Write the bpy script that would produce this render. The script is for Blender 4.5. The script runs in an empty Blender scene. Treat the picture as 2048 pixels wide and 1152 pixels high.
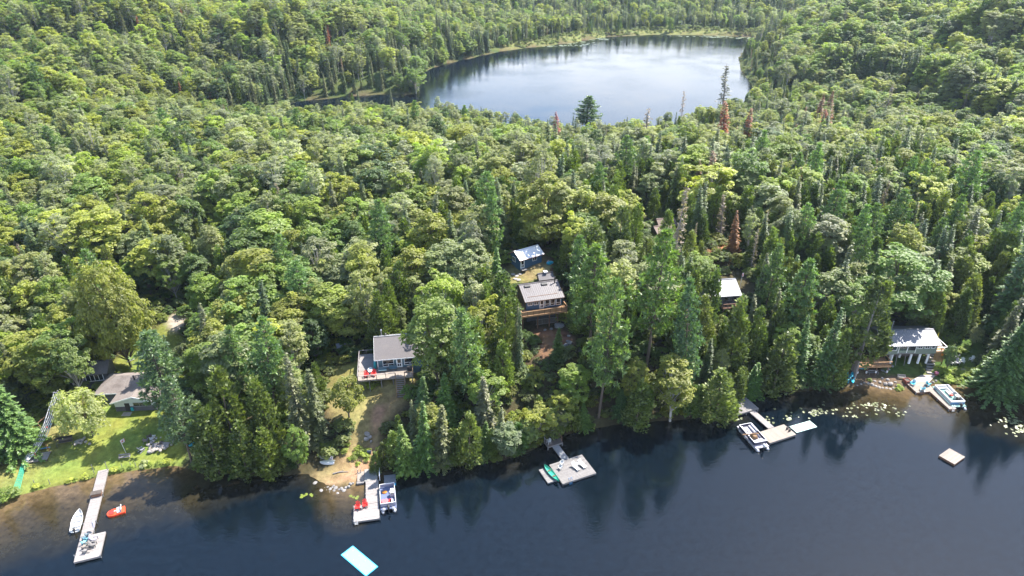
import bpy, bmesh, math, random
import numpy as np
from mathutils import Vector, Matrix

S = bpy.context.scene
ROOT = S.collection
RNG = np.random.default_rng(7)
random.seed(7)
R = math.radians

# ------------------------------------------------------------------ camera, sky, sun, exposure
CAM_H, PITCH, F = 83.0, R(28.0), 2048 * 24.0 / 36.0
cam = bpy.data.cameras.new('camera')
cam.lens, cam.sensor_width, cam.clip_start, cam.clip_end = 24.0, 36.0, 1.0, 6000.0
camo = bpy.data.objects.new('camera', cam)
ROOT.objects.link(camo)
camo.location = (0, 0, CAM_H)
camo.rotation_euler = (math.pi / 2 - PITCH, 0, 0)
S.camera = camo

SUN_EL, SUN_AZ = R(55.0), R(50.0)        # azimuth from +Y towards +X
w = bpy.data.worlds.new('World')
S.world = w
w.use_nodes = True
nt = w.node_tree
nt.nodes.clear()
sky = nt.nodes.new('ShaderNodeTexSky')
sky.sky_type = 'NISHITA'
sky.sun_disc = False
sky.sun_elevation, sky.sun_rotation = SUN_EL, SUN_AZ
sky.altitude, sky.air_density, sky.dust_density, sky.ozone_density = 300, 1.0, 1.0, 2.0
# broken white cloud, thicker towards the horizon, as the far lake mirrors it
def wn(t, **k):
    x = nt.nodes.new(t)
    for a_, b_ in k.items(): setattr(x, a_, b_)
    return x
wl = nt.links.new
wtc = wn('ShaderNodeTexCoord'); sx = wn('ShaderNodeSeparateXYZ'); wl(wtc.outputs['Generated'], sx.inputs[0])
zc_ = wn('ShaderNodeMath', operation='MAXIMUM'); wl(sx.outputs['Z'], zc_.inputs[0]); zc_.inputs[1].default_value = 0.0
zd = wn('ShaderNodeMath', operation='ADD'); wl(zc_.outputs[0], zd.inputs[0]); zd.inputs[1].default_value = 0.16
dv = wn('ShaderNodeVectorMath', operation='DIVIDE'); wl(wtc.outputs['Generated'], dv.inputs[0])
cz = wn('ShaderNodeCombineXYZ'); [wl(zd.outputs[0], cz.inputs[i]) for i in range(3)]; wl(cz.outputs[0], dv.inputs[1])
wz = wn('ShaderNodeTexNoise'); wz.inputs['Scale'].default_value = 1.1; wz.inputs['Detail'].default_value = 7.0; wz.inputs['Roughness'].default_value = 0.55
wl(dv.outputs[0], wz.inputs['Vector'])
hzn = wn('ShaderNodeMapRange'); wl(zc_.outputs[0], hzn.inputs[0])
hzn.inputs[1].default_value, hzn.inputs[2].default_value, hzn.inputs[3].default_value, hzn.inputs[4].default_value = 0.12, 0.42, 0.36, -0.30
sm = wn('ShaderNodeMath', operation='ADD'); wl(wz.outputs['Fac'], sm.inputs[0]); wl(hzn.outputs[0], sm.inputs[1])
cm = wn('ShaderNodeMapRange', interpolation_type='SMOOTHSTEP'); wl(sm.outputs[0], cm.inputs[0])
cm.inputs[1].default_value, cm.inputs[2].default_value, cm.inputs[4].default_value = 0.47, 0.72, 0.85
cmx = wn('ShaderNodeMix', data_type='RGBA'); wl(cm.outputs[0], cmx.inputs[0]); wl(sky.outputs[0], cmx.inputs[6])
cmx.inputs[7].default_value = (7.0, 7.2, 7.6, 1)
bg = nt.nodes.new('ShaderNodeBackground')
bg.inputs[1].default_value = 0.15
wo = nt.nodes.new('ShaderNodeOutputWorld')
wl(cmx.outputs[2], bg.inputs[0])
nt.links.new(bg.outputs[0], wo.inputs[0])

sl = bpy.data.lights.new('sun', 'SUN')
sl.energy, sl.angle, sl.color = 5.0, R(0.5), (1.0, 0.945, 0.86)
so = bpy.data.objects.new('sun', sl)
ROOT.objects.link(so)
sd = Vector((math.sin(SUN_AZ) * math.cos(SUN_EL), math.cos(SUN_AZ) * math.cos(SUN_EL), math.sin(SUN_EL)))
so.rotation_euler = sd.to_track_quat('Z', 'Y').to_euler()
so.location = sd * 300

S.view_settings.view_transform = 'Standard'
S.view_settings.look = 'None'
S.view_settings.exposure = 1.64
S.view_settings.gamma = 1.0
S.view_settings.use_curve_mapping = False
S.render.engine = 'CYCLES'
S.cycles.max_bounces = 6
S.cycles.diffuse_bounces = 4
S.cycles.glossy_bounces = 3
S.cycles.transmission_bounces = 3
S.cycles.transparent_max_bounces = 6
S.cycles.caustics_reflective = False
S.cycles.caustics_refractive = False
S.cycles.use_denoising = True

# ------------------------------------------------------------------ helpers
def at(u, v, z=0.0):
    """photo pixel -> world point at height z"""
    a, b = (u - 1024) / F, (v - 576) / F
    t = (CAM_H - z) / (math.sin(PITCH) + b * math.cos(PITCH))
    return Vector((a * t, t * (math.cos(PITCH) - b * math.sin(PITCH)), z))

def proj(x, y, z):
    """world -> photo pixel and depth (arrays allowed)"""
    dz = z - CAM_H
    dep = y * math.cos(PITCH) - dz * math.sin(PITCH)
    up = y * math.sin(PITCH) + dz * math.cos(PITCH)
    return 1024 + F * x / dep, 576 - F * up / dep, dep

def tag(o, label=None, cat=None, group=None, kind=None):
    if label: o['label'] = label
    if cat: o['category'] = cat
    if group: o['group'] = group
    if kind: o['kind'] = kind
    return o

def link(o, parent=None):
    ROOT.objects.link(o)
    if parent is not None:
        o.parent = parent
    return o

def thing(name, loc, rz=0.0, label=None, cat=None, group=None):
    o = bpy.data.objects.new(name, None)
    o.empty_display_size = 0.3
    ROOT.objects.link(o)
    o.location = loc
    o.rotation_euler = (0, 0, rz)
    return tag(o, label, cat, group)

def copy_tree(o, parent=None):
    c = o.copy()
    ROOT.objects.link(c)
    if parent is not None:
        c.parent = parent
    for ch in list(o.children):
        copy_tree(ch, c)
    return c

def mesh_np(name, V, Q, mats, attrs=None, smooth=False, mi=None):
    V = np.asarray(V, np.float32); Q = np.asarray(Q, np.int32)
    me = bpy.data.meshes.new(name)
    n, k = Q.shape
    me.vertices.add(len(V)); me.vertices.foreach_set('co', V.ravel())
    me.loops.add(n * k); me.loops.foreach_set('vertex_index', Q.ravel())
    me.polygons.add(n); me.polygons.foreach_set('loop_start', np.arange(0, n * k, k, dtype=np.int32))
    for m in (mats if isinstance(mats, (list, tuple)) else [mats]):
        me.materials.append(m)
    if mi is not None:
        me.polygons.foreach_set('material_index', np.asarray(mi, np.int32))
    me.polygons.foreach_set('use_smooth', np.full(n, smooth))
    for an, (dom, typ, data) in (attrs or {}).items():
        a = me.attributes.new(an, typ, dom)
        a.data.foreach_set('color' if 'COLOR' in typ else ('vector' if typ == 'FLOAT_VECTOR' else 'value'), np.asarray(data, np.float32).ravel())
    me.update()
    me.validate()
    return me

class MB:
    """collects simple solids into one mesh (one object)"""
    def __init__(self):
        self.v, self.f = [], []
    def _add(self, vs, fs):
        n = len(self.v)
        self.v += [tuple(p) for p in vs]
        self.f += [tuple(i + n for i in q) for q in fs]
        return self
    def hexa(self, p):
        return self._add(p, [(3, 2, 1, 0), (4, 5, 6, 7), (0, 1, 5, 4), (1, 2, 6, 5), (2, 3, 7, 6), (3, 0, 4, 7)])
    def box(self, c, s, rz=0.0, rx=0.0, ry=0.0):
        m = Matrix.Translation(c) @ Matrix.Rotation(rz, 4, 'Z') @ Matrix.Rotation(ry, 4, 'Y') @ Matrix.Rotation(rx, 4, 'X')
        hx, hy, hz = s[0] / 2, s[1] / 2, s[2] / 2
        return self.hexa([m @ Vector(q) for q in ((-hx, -hy, -hz), (hx, -hy, -hz), (hx, hy, -hz), (-hx, hy, -hz), (-hx, -hy, hz), (hx, -hy, hz), (hx, hy, hz), (-hx, hy, hz))])
    def bb(self, x0, y0, z0, x1, y1, z1):
        return self.box(((x0 + x1) / 2, (y0 + y1) / 2, (z0 + z1) / 2), (abs(x1 - x0), abs(y1 - y0), abs(z1 - z0)))
    def bar(self, a, b, wx, wz=None):
        a, b = Vector(a), Vector(b); wz = wz or wx
        d = (b - a).normalized()
        s = d.cross(Vector((0, 0, 1)))
        s = s.normalized() if s.length > 1e-3 else Vector((1, 0, 0))
        u = s.cross(d)
        s, u = s * wx / 2, u * wz / 2
        return self.hexa([a - s - u, a + s - u, b + s - u, b - s - u, a - s + u, a + s + u, b + s + u, b - s + u])
    def tube(self, pts, rad, n=8, cap=True):
        pts = [Vector(p) for p in pts]
        if not isinstance(rad, (list, tuple)): rad = [rad] * len(pts)
        vs, fs = [], []
        s = None
        for i, p in enumerate(pts):
            d = (pts[min(i + 1, len(pts) - 1)] - pts[max(i - 1, 0)]).normalized()
            if s is None:
                s = d.cross(Vector((0, 0, 1)))
                s = s.normalized() if s.length > 1e-3 else Vector((1, 0, 0))
            else:
                s = (s - d * s.dot(d)).normalized()
            u = d.cross(s)
            for k in range(n):
                a = 2 * math.pi * k / n
                vs.append(p + (s * math.cos(a) + u * math.sin(a)) * rad[i])
        for i in range(len(pts) - 1):
            for k in range(n):
                fs.append((i * n + k, i * n + (k + 1) % n, (i + 1) * n + (k + 1) % n, (i + 1) * n + k))
        if cap:
            fs += [tuple(range(n))[::-1], tuple(range((len(pts) - 1) * n, len(pts) * n))]
        return self._add(vs, fs)
    def lathe(self, prof, c=(0, 0, 0), n=12, sx=1, sy=1):
        vs, fs = [], []
        for r, z in prof:
            for k in range(n):
                a = 2 * math.pi * k / n
                vs.append((c[0] + r * sx * math.cos(a), c[1] + r * sy * math.sin(a), c[2] + z))
        for i in range(len(prof) - 1):
            for k in range(n):
                fs.append((i * n + k, i * n + (k + 1) % n, (i + 1) * n + (k + 1) % n, (i + 1) * n + k))
        fs += [tuple(range(n))[::-1], tuple(range((len(prof) - 1) * n, len(prof) * n))]
        return self._add(vs, fs)
    def prism(self, poly, d, axis='y'):
        """poly: 2D points extruded by d=(a,b) along an axis"""
        n = len(poly)
        mk = {'y': lambda p, t: (p[0], t, p[1]), 'x': lambda p, t: (t, p[0], p[1]), 'z': lambda p, t: (p[0], p[1], t)}[axis]
        vs = [mk(p, d[0]) for p in poly] + [mk(p, d[1]) for p in poly]
        fs = [tuple(range(n)), tuple(range(2 * n - 1, n - 1, -1))]
        fs += [(i, i + n, (i + 1) % n + n, (i + 1) % n) for i in range(n)]
        return self._add(vs, fs)
    def mesh(self, name, mat, smooth=False, bevel=0.0):
        me = bpy.data.meshes.new(name)
        me.from_pydata(self.v, [], self.f)
        bm = bmesh.new(); bm.from_mesh(me)
        bmesh.ops.recalc_face_normals(bm, faces=bm.faces)
        if bevel:
            bmesh.ops.bevel(bm, geom=bm.edges[:] , offset=bevel, segments=1, affect='EDGES', profile=0.7)
        bm.to_mesh(me); bm.free()
        if smooth:
            me.polygons.foreach_set('use_smooth', [True] * len(me.polygons))
        me.materials.append(mat)
        me.update()
        return me
    def build(self, name, mat, parent=None, smooth=False, bevel=0.0, label=None):
        o = bpy.data.objects.new(name, self.mesh(name, mat, smooth, bevel))
        link(o, parent)
        if label: o['label'] = label
        return o

# ------------------------------------------------------------------ materials
def nodes(name):
    m = bpy.data.materials.new(name)
    m.use_nodes = True
    n = m.node_tree
    n.nodes.clear()
    out = n.nodes.new('ShaderNodeOutputMaterial')
    return m, n, out

def N(n, typ, **kw):
    x = n.nodes.new(typ)
    for k, v in kw.items():
        if k.startswith('i_'):
            key = k[2:]
            x.inputs[int(key) if key.isdigit() else key].default_value = v
        else:
            setattr(x, k, v)
    return x

def simple(name, col, rough=0.6, metal=0.0, var=0.25, scale=3.0, spec=0.4, stretch=None, bump=0.0, dirt=None, dscale=0.7):
    """painted / wooden / metal surface with procedural grain and wear"""
    m, n, out = nodes(name)
    L = n.links.new
    p = N(n, 'ShaderNodeBsdfPrincipled')
    p.inputs['Roughness'].default_value = rough
    p.inputs['Metallic'].default_value = metal
    p.inputs['Specular IOR Level'].default_value = spec
    tc = N(n, 'ShaderNodeTexCoord'); oi = N(n, 'ShaderNodeObjectInfo')
    mp = N(n, 'ShaderNodeMapping')
    if stretch: mp.inputs['Scale'].default_value = stretch
    off = N(n, 'ShaderNodeVectorMath', operation='SCALE'); off.inputs[0].default_value = (37, 17, 53)
    L(oi.outputs['Random'], off.inputs['Scale']); L(off.outputs[0], mp.inputs['Location'])
    L(tc.outputs['Object'], mp.inputs['Vector'])
    nz = N(n, 'ShaderNodeTexNoise', i_Scale=scale, i_Detail=6.0, i_Roughness=0.65)
    L(mp.outputs[0], nz.inputs['Vector'])
    mr = N(n, 'ShaderNodeMapRange'); mr.inputs[1].default_value = 0.25; mr.inputs[2].default_value = 0.75
    mr.inputs[3].default_value = 1 - var; mr.inputs[4].default_value = 1 + var
    L(nz.outputs['Fac'], mr.inputs[0])
    ob = N(n, 'ShaderNodeMapRange'); ob.inputs[3].default_value = 1 - var * 0.5; ob.inputs[4].default_value = 1 + var * 0.5
    L(oi.outputs['Random'], ob.inputs[0])
    mu = N(n, 'ShaderNodeMath', operation='MULTIPLY'); L(mr.outputs[0], mu.inputs[0]); L(ob.outputs[0], mu.inputs[1])
    sc = N(n, 'ShaderNodeVectorMath', operation='SCALE'); sc.inputs[0].default_value = col[:3]
    L(mu.outputs[0], sc.inputs['Scale'])
    last = sc.outputs[0]
    if dirt:
        nz2 = N(n, 'ShaderNodeTexNoise', i_Scale=dscale, i_Detail=8.0, i_Roughness=0.7)
        L(tc.outputs['Object'], nz2.inputs['Vector'])
        r2 = N(n, 'ShaderNodeMapRange'); r2.inputs[1].default_value = 0.5; r2.inputs[2].default_value = 0.72
        L(nz2.outputs['Fac'], r2.inputs[0])
        mx = N(n, 'ShaderNodeMix', data_type='RGBA'); mx.inputs[7].default_value = (*dirt, 1)
        L(r2.outputs[0], mx.inputs[0]); L(last, mx.inputs[6])
        last = mx.outputs[2]
    L(last, p.inputs['Base Color'])
    if bump:
        b = N(n, 'ShaderNodeBump', i_Strength=bump, i_Distance=0.02)
        L(nz.outputs['Fac'], b.inputs['Height']); L(b.outputs[0], p.inputs['Normal'])
    L(p.outputs[0], out.inputs[0])
    return m

def foliage_mat(name, trans=0.35, yellow=(1.15, 1.10, 0.7), vlo=0.7, vhi=1.5):
    m, n, out = nodes(name)
    L = n.links.new
    t = N(n, 'ShaderNodeAttribute', attribute_type='INSTANCER', attribute_name='tint')
    a = N(n, 'ShaderNodeAttribute', attribute_type='GEOMETRY', attribute_name='lv')
    mr = N(n, 'ShaderNodeMapRange'); mr.inputs[3].default_value = vlo; mr.inputs[4].default_value = vhi
    L(a.outputs['Fac'], mr.inputs[0])
    sc = N(n, 'ShaderNodeVectorMath', operation='SCALE'); L(t.outputs['Vector'], sc.inputs[0]); L(mr.outputs[0], sc.inputs['Scale'])
    hv = N(n, 'ShaderNodeVectorMath', operation='MULTIPLY'); hv.inputs[1].default_value = yellow
    L(sc.outputs[0], hv.inputs[0])
    mx = N(n, 'ShaderNodeMix', data_type='RGBA')
    L(a.outputs['Fac'], mx.inputs[0]); L(sc.outputs[0], mx.inputs[6]); L(hv.outputs[0], mx.inputs[7])
    d = N(n, 'ShaderNodeBsdfPrincipled'); d.inputs['Roughness'].default_value = 0.5; d.inputs['Specular IOR Level'].default_value = 0.45
    L(mx.outputs[2], d.inputs['Base Color'])
    tr = N(n, 'ShaderNodeBsdfTranslucent')
    tv = N(n, 'ShaderNodeVectorMath', operation='MULTIPLY'); tv.inputs[1].default_value = (2.0, 2.3, 0.9)
    L(mx.outputs[2], tv.inputs[0]); L(tv.outputs[0], tr.inputs['Color'])
    ms = N(n, 'ShaderNodeMixShader'); ms.inputs[0].default_value = trans
    L(d.outputs[0], ms.inputs[1]); L(tr.outputs[0], ms.inputs[2]); L(ms.outputs[0], out.inputs[0])
    return m

M = {}
M['leaf'] = foliage_mat('leaf_foliage', 0.45)
M['needle'] = foliage_mat('needle_foliage', 0.25, (1.3, 1.15, 0.65), 0.6, 1.5)
M['bark'] = simple('bark', (0.11, 0.085, 0.065), 0.9, var=0.5, scale=2.5, stretch=(3, 3, 0.6), bump=0.4)
M['pale_bark'] = simple('pale_bark', (0.42, 0.39, 0.35), 0.85, var=0.35, scale=3, stretch=(2, 2, 1.5))
M['dead_bark'] = simple('dead_bark', (0.24, 0.205, 0.185), 0.9, var=0.35, scale=3, stretch=(3, 3, 0.6))

# ------------------------------------------------------------------ terrain: shorelines, heights
def smooth(e0, e1, x):
    t = np.clip((x - e0) / (e1 - e0), 0, 1)
    return t * t * (3 - 2 * t)

def W2(pts, z=0.0):
    return np.array([at(u, v, z)[:2] for u, v in pts])

near_px = [(0, 1010), (40, 990), (95, 976), (160, 962), (250, 944), (345, 932), (400, 940), (480, 950), (560, 952), (615, 948), (650, 968), (700, 978), (722, 960),
           (765, 948), (810, 945), (860, 940), (920, 930), (985, 925), (1040, 912), (1085, 890), (1120, 872), (1180, 858), (1240, 848), (1310, 842), (1380, 838), (1440, 828),
           (1480, 806), (1530, 786), (1600, 783), (1660, 778), (1700, 773), (1760, 772), (1815, 776), (1850, 768), (1900, 768), (1940, 772), (1990, 782), (2048, 800)]
near_w = W2(near_px)
near_poly = np.vstack([[(-900, -60), (-260, 20), (-120, 62)], near_w, [(125, 100), (160, 112), (260, 100), (900, 60), (900, -900), (-900, -900)]])
far_px = [(832, 192), (838, 160), (850, 140), (900, 124), (985, 106), (1010, 101), (1075, 93), (1130, 87), (1200, 75), (1300, 69), (1400, 69), (1538, 76), (1528, 86), (1492, 98), (1478, 118), (1484, 145), (1502, 165), (1510, 186), (1490, 210),
          (1440, 236), (1340, 262), (1200, 276), (1090, 272), (990, 256), (900, 234), (850, 224), (800, 218), (740, 212), (690, 216), (620, 228), (560, 228), (548, 216), (600, 202), (690, 193), (760, 187), (800, 187)]
far_poly = W2(far_px)

def seg_dist(P, poly, closed=True):
    d = np.full(len(P), 1e9)
    n = len(poly)
    for i in range(n if closed else n - 1):
        a, b = poly[i], poly[(i + 1) % n]
        ab = b - a
        t = np.clip(((P - a) @ ab) / (ab @ ab), 0, 1)
        d = np.minimum(d, np.hypot(*(P - a - t[:, None] * ab).T))
    return d

def inside(P, poly):
    x, y = P[:, 0], P[:, 1]
    r = np.zeros(len(P), bool)
    j = len(poly) - 1
    for i in range(len(poly)):
        xi, yi = poly[i]; xj, yj = poly[j]
        if yi != yj:
            c = ((yi > y) != (yj > y)) & (x < (xj - xi) * (y - yi) / (yj - yi) + xi)
            r ^= c
        j = i
    return r

def sdf(P, poly):
    d = seg_dist(P, poly)
    return np.where(inside(P, poly), -d, d)

CTRL = np.array([
    (-130, 75, 1.5), (-100, 95, 1.2), (-84, 100, 1.2), (-70, 108, 1.8), (-66, 116, 2.2), (-60, 122, 2.6), (-50, 106, 2.5), (-110, 115, 3), (-150, 110, 6), (-70, 140, 5), (-110, 150, 7), (-180, 150, 12),
    (-22, 92, 2.2), (-26, 100, 4.6), (-20, 107, 5.8), (-22, 116, 6.8), (-12, 113, 7.0), (-30, 125, 7.5), (-45, 112, 4.5), (-50, 130, 7),
    (-5, 103, 6), (5, 112, 8.5), (8, 120, 9.5), (8, 127, 10.8), (6, 136, 13.5), (4, 146, 15), (14, 146, 15), (20, 128, 10.5), (28, 150, 15), (35, 118, 8), (44, 132, 11), (50, 138, 12), (44, 150, 14),
    (60, 118, 5), (70, 125, 5), (78, 112, 1.6), (86, 114, 1.6), (92, 116, 1.7), (98, 112, 1.5), (96, 122, 3.0), (85, 128, 5), (110, 125, 4), (120, 145, 9), (150, 130, 8),
    (0, 180, 15), (60, 180, 14), (-60, 185, 11), (110, 185, 10), (-130, 200, 10), (-210, 200, 20), (0, 215, 9), (60, 215, 9), (30, 240, 4), (70, 248, 3.5), (0, 250, 4), (-30, 250, 6), (-70, 240, 7), (-100, 260, 5), (-70, 275, 3), (100, 262, 3), (130, 290, 2.5), (-110, 300, 1.5), (-60, 305, 1.5), (-140, 300, 3), (150, 320, 2), (175, 300, 2.5), (170, 262, 4), (150, 345, 1.5), (160, 225, 8), (215, 235, 9),
    (0, 275, 2.5), (50, 275, 2), (-146, 349, 0.8), (-152, 360, 1.2), (-158, 338, 1.5), (-130, 330, 1.0), (-165, 350, 3), (-150, 265, 9), (-200, 270, 24), (-180, 310, 10), (-300, 280, 36), (-200, 350, 22), (-240, 420, 38), (-130, 345, 2.0), (-170, 350, 6), (-110, 330, 2),
    (-100, 420, 8), (-140, 440, 30), (-75, 470, 13), (-115, 482, 26), (-70, 540, 14), (-150, 560, 36), (-60, 640, 12), (-250, 600, 50), (-420, 400, 55), (-500, 700, 70), (-30, 560, 2), (-10, 590, 2),
    (140, 405, 1.5), (188, 372, 2), (176, 372, 1.5), (182, 340, 2), (186, 310, 2.5), (190, 285, 3), (150, 415, 4), (165, 405, 7), (190, 398, 12), (206, 382, 13), (210, 355, 12), (214, 325, 13), (216, 300, 12), (222, 282, 10),  (196, 268, 4), (250, 262, 9), (160, 432, 9), (200, 418, 20), (225, 350, 18), (245, 310, 19), (262, 380, 38), (290, 320, 40), (330, 250, 22), (380, 330, 45), (320, 430, 44), (260, 500, 30), (210, 560, 10), (420, 560, 60), (600, 350, 60),
    (0, 665, 2), (100, 660, 2), (200, 650, 3), (60, 740, 12), (-80, 760, 24), (240, 760, 20), (60, 900, 34), (-200, 950, 60), (350, 950, 60), (0, 1200, 70), (700, 1000, 80), (-700, 1000, 90), (900, 300, 70), (-900, 300, 80), (-500, 150, 40), (500, 150, 35)], float)

def hills(P):
    out = np.zeros(len(P)); ws = np.zeros(len(P))
    for cx, cy, cz in CTRL:
        d2 = (P[:, 0] - cx) ** 2 + (P[:, 1] - cy) ** 2
        wgt = 1.0 / (d2 + 12.0) ** 1.75
        out += wgt * cz; ws += wgt
    return out / ws

def wob(P, s, k=0.0):
    x, y = P[:, 0] / s, P[:, 1] / s
    return (np.sin(x * 1.3 + 1.7 * np.sin(y * 0.9 + k) + k) + np.sin(y * 1.7 - 1.3 * np.sin(x * 1.1 - k) + 2 * k) + 0.6 * np.sin(2.3 * x + 1.9 * y + k)) / 2.6

SITE = []      # levelled pads: (x, y, radius, z)
def height(P):
    P = np.asarray(P, float)
    dn, df = sdf(P, near_poly), sdf(P, far_poly)
    d = np.minimum(dn, df)
    h = hills(P)
    for x, y, r, z in SITE:
        k = 1 - smooth(r, r + 4.0, np.hypot(P[:, 0] - x, P[:, 1] - y))
        h = h * (1 - k) + z * k
    land = 0.35 * (1 - np.exp(-np.maximum(d, 0) / 0.8)) + np.maximum(h - 0.35, 0) * smooth(0, 14, d) + 0.35 * wob(P, 9) * smooth(6, 25, d)
    bed = -np.minimum(0.16 * np.abs(d) + 0.05, 4.0)
    return np.where(d > 0, np.maximum(land, 0.03), bed)

def hz(x, y):
    return float(height(np.array([[x, y]]))[0])
# ------------------------------------------------------------------ ground and lakes
def wpoly(pts):                       # (u, v, z) triples -> world polygon
    return np.array([at(u, v, z)[:2] for u, v, z in pts])

Z_LAWN = wpoly([(-80, 1040, 1), (-60, 960, 2), (0, 925, 2), (50, 890, 2), (85, 850, 2.3), (105, 815, 2.5), (150, 790, 3), (215, 790, 3), (330, 795, 3), (350, 850, 3), (372, 905, 2), (345, 930, 1), (250, 944, 0), (160, 962, 0), (95, 976, 0), (0, 1012, 0)])
Z_LAWN2 = wpoly([(205, 690, 7), (330, 610, 8), (360, 640, 8), (330, 700, 7), (330, 760, 6), (200, 760, 6)])
Z_GRAVEL = wpoly([(330, 604, 9), (348, 590, 9.5), (362, 596, 9.5), (352, 626, 8.5), (330, 634, 8.3)])
Z_CLEAR = wpoly([(622, 945, 1), (690, 892, 3), (700, 850, 5), (655, 812, 6), (645, 760, 7), (670, 715, 7.5), (720, 705, 8), (850, 720, 8), (838, 775, 6), (800, 805, 5.5), (768, 840, 5), (752, 890, 3.5), (742, 925, 2), (720, 965, 0.5), (650, 975, 0)])
Z_PATH = wpoly([(700, 925, 2), (735, 870, 4), (748, 815, 5.5), (755, 800, 6), (764, 802, 6), (760, 830, 5.3), (748, 890, 3.5), (725, 960, 1), (640, 965, 0.5)])
Z_YARD = wpoly([(1684, 772, 0), (1690, 735, 2), (1780, 728, 2), (1880, 718, 2), (1905, 735, 1.6), (1850, 768, 0), (1815, 778, 0)])
Z_YARDG = wpoly([(1765, 742, 1.7), (1780, 700, 3), (1875, 690, 3), (1970, 660, 4), (1965, 700, 2.5), (1945, 765, 1), (1870, 768, 0.3), (1868, 722, 1.8), (1850, 745, 1.4)])
Z_DIRT2 = wpoly([(1062, 668, 9), (1135, 655, 10), (1150, 690, 8.5), (1140, 712, 8), (1085, 722, 7.5)])
Z_BUNK = wpoly([(1015, 545, 14), (1020, 490, 16), (1100, 490, 16), (1118, 545, 14), (1112, 560, 13.5), (1010, 570, 13)])
Z_C3 = wpoly([(1385, 590, 11), (1395, 520, 13), (1480, 520, 13), (1490, 600, 11)])
Z_RED = wpoly([(1420, 520, 13), (1425, 465, 14), (1470, 450, 14), (1475, 520, 13)])
Z_CABIN = wpoly([(1290, 478, 15), (1295, 440, 16), (1355, 440, 16), (1350, 478, 15)])

def stretch_axis(dense, step, ends, grow):
    lo, hi = dense
    mid = np.arange(lo, hi + 1e-6, step)
    out = [mid]
    for sgn, start, end in ((-1, lo, ends[0]), (1, hi, ends[1])):
        p, s, l = start, step, []
        while (p - end) * sgn < 0:
            s *= grow; p += sgn * s; l.append(p)
        out.append(np.array(l))
    return np.sort(np.concatenate(out))

gx = stretch_axis((-112, 122), 1.0, (-1500, 1500), 1.06)
gy = stretch_axis((76, 164), 1.0, (-700, 1700), 1.045)
GX, GY = np.meshgrid(gx, gy)
P = np.stack([GX.ravel(), GY.ravel()], 1)

# building pads (filled in before the ground is evaluated)
SITE += [(-20, 113, 7.0, 6.3), (-71, 108, 8, 2.4), (at(180, 768, 3.5).x, at(180, 768, 3.5).y + 2, 4, 3.3), (6.5, 144.5, 4.2, 14.4), (48, 136, 5, 11.5), (83, 121, 7.5, 1.7)]
HT = height(P)
DN, DF = sdf(P, near_poly), sdf(P, far_poly)

def zone(poly, soft):
    return 1 - smooth(-soft, soft, sdf(P, poly) + 0.8 * wob(P, 2.2, 1.0))

forest_c = np.array((0.052, 0.044, 0.022)); col = np.tile(forest_c, (len(P), 1)); kf = smooth(150, 210, P[:, 1])[:, None]; col = col * (1 - kf) + np.array((0.05, 0.07, 0.02)) * kf
def lay(mask, c):
    global col
    c = np.asarray(c, float)
    col = col * (1 - mask[:, None]) + mask[:, None] * (c if c.ndim == 2 else c[None])
wv = wob(P, 5.5, 2.0)[:, None] * 0.5 + 0.5
wv2 = np.clip(wob(P, 11, 4.0)[:, None] * 0.7 + 0.5, 0, 1)
lawn = np.array((0.112, 0.152, 0.028)) * (1 - wv) + np.array((0.15, 0.17, 0.038)) * wv
dry = np.array((0.20, 0.155, 0.075)) * (1 - wv2) + np.array((0.145, 0.145, 0.04)) * wv2
lay(zone(Z_LAWN2, 2.0), lawn * 0.8); lay(zone(Z_GRAVEL, 1.0), (0.30, 0.25, 0.20))
lawnmix = lawn * (1 - 0.65 * (1 - smooth(-86, -74, P[:, 0]))[:, None]) + dry * 0.65 * (1 - smooth(-86, -74, P[:, 0]))[:, None]
lay(zone(Z_LAWN, 1.0), lawnmix)
lay(zone(Z_CLEAR, 1.2), dry); lay(zone(Z_PATH, 0.9), (0.27, 0.175, 0.10))
lay(zone(Z_YARD, 0.8), (0.105, 0.078, 0.05)); lay(zone(Z_YARDG, 0.8), np.array((0.06, 0.09, 0.02)) * (0.8 + 0.5 * wv))
lay(zone(Z_DIRT2, 1.2), (0.14, 0.075, 0.045)); lay(zone(Z_BUNK, 1.0), dry * 0.9); lay(zone(Z_RED, 2), (0.22, 0.10, 0.05)); lay(zone(Z_CABIN, 2), (0.14, 0.11, 0.06))
marsh = np.clip((1 - smooth(10, 22, DF + 5 * wob(P, 14))) * (DF > 0), 0, 1) * np.where(((P[:, 1] > 545) & (P[:, 0] > -30)) | ((P[:, 0] < -75) & (P[:, 1] < 352) & (P[:, 1] > 290)), 1, 0)
lay(marsh, np.array((0.13, 0.14, 0.045)) * (0.7 + 0.5 * wv))
bed = np.clip(-np.minimum(DN, DF) / 0.6, 0, 1)
lay(bed, np.array((0.075, 0.055, 0.03)))

def grid_quads(nx, ny):
    i = np.arange(nx - 1)[None, :] + np.arange(ny - 1)[:, None] * nx
    i = i.ravel()
    return np.stack([i, i + 1, i + nx + 1, i + nx], 1)

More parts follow.
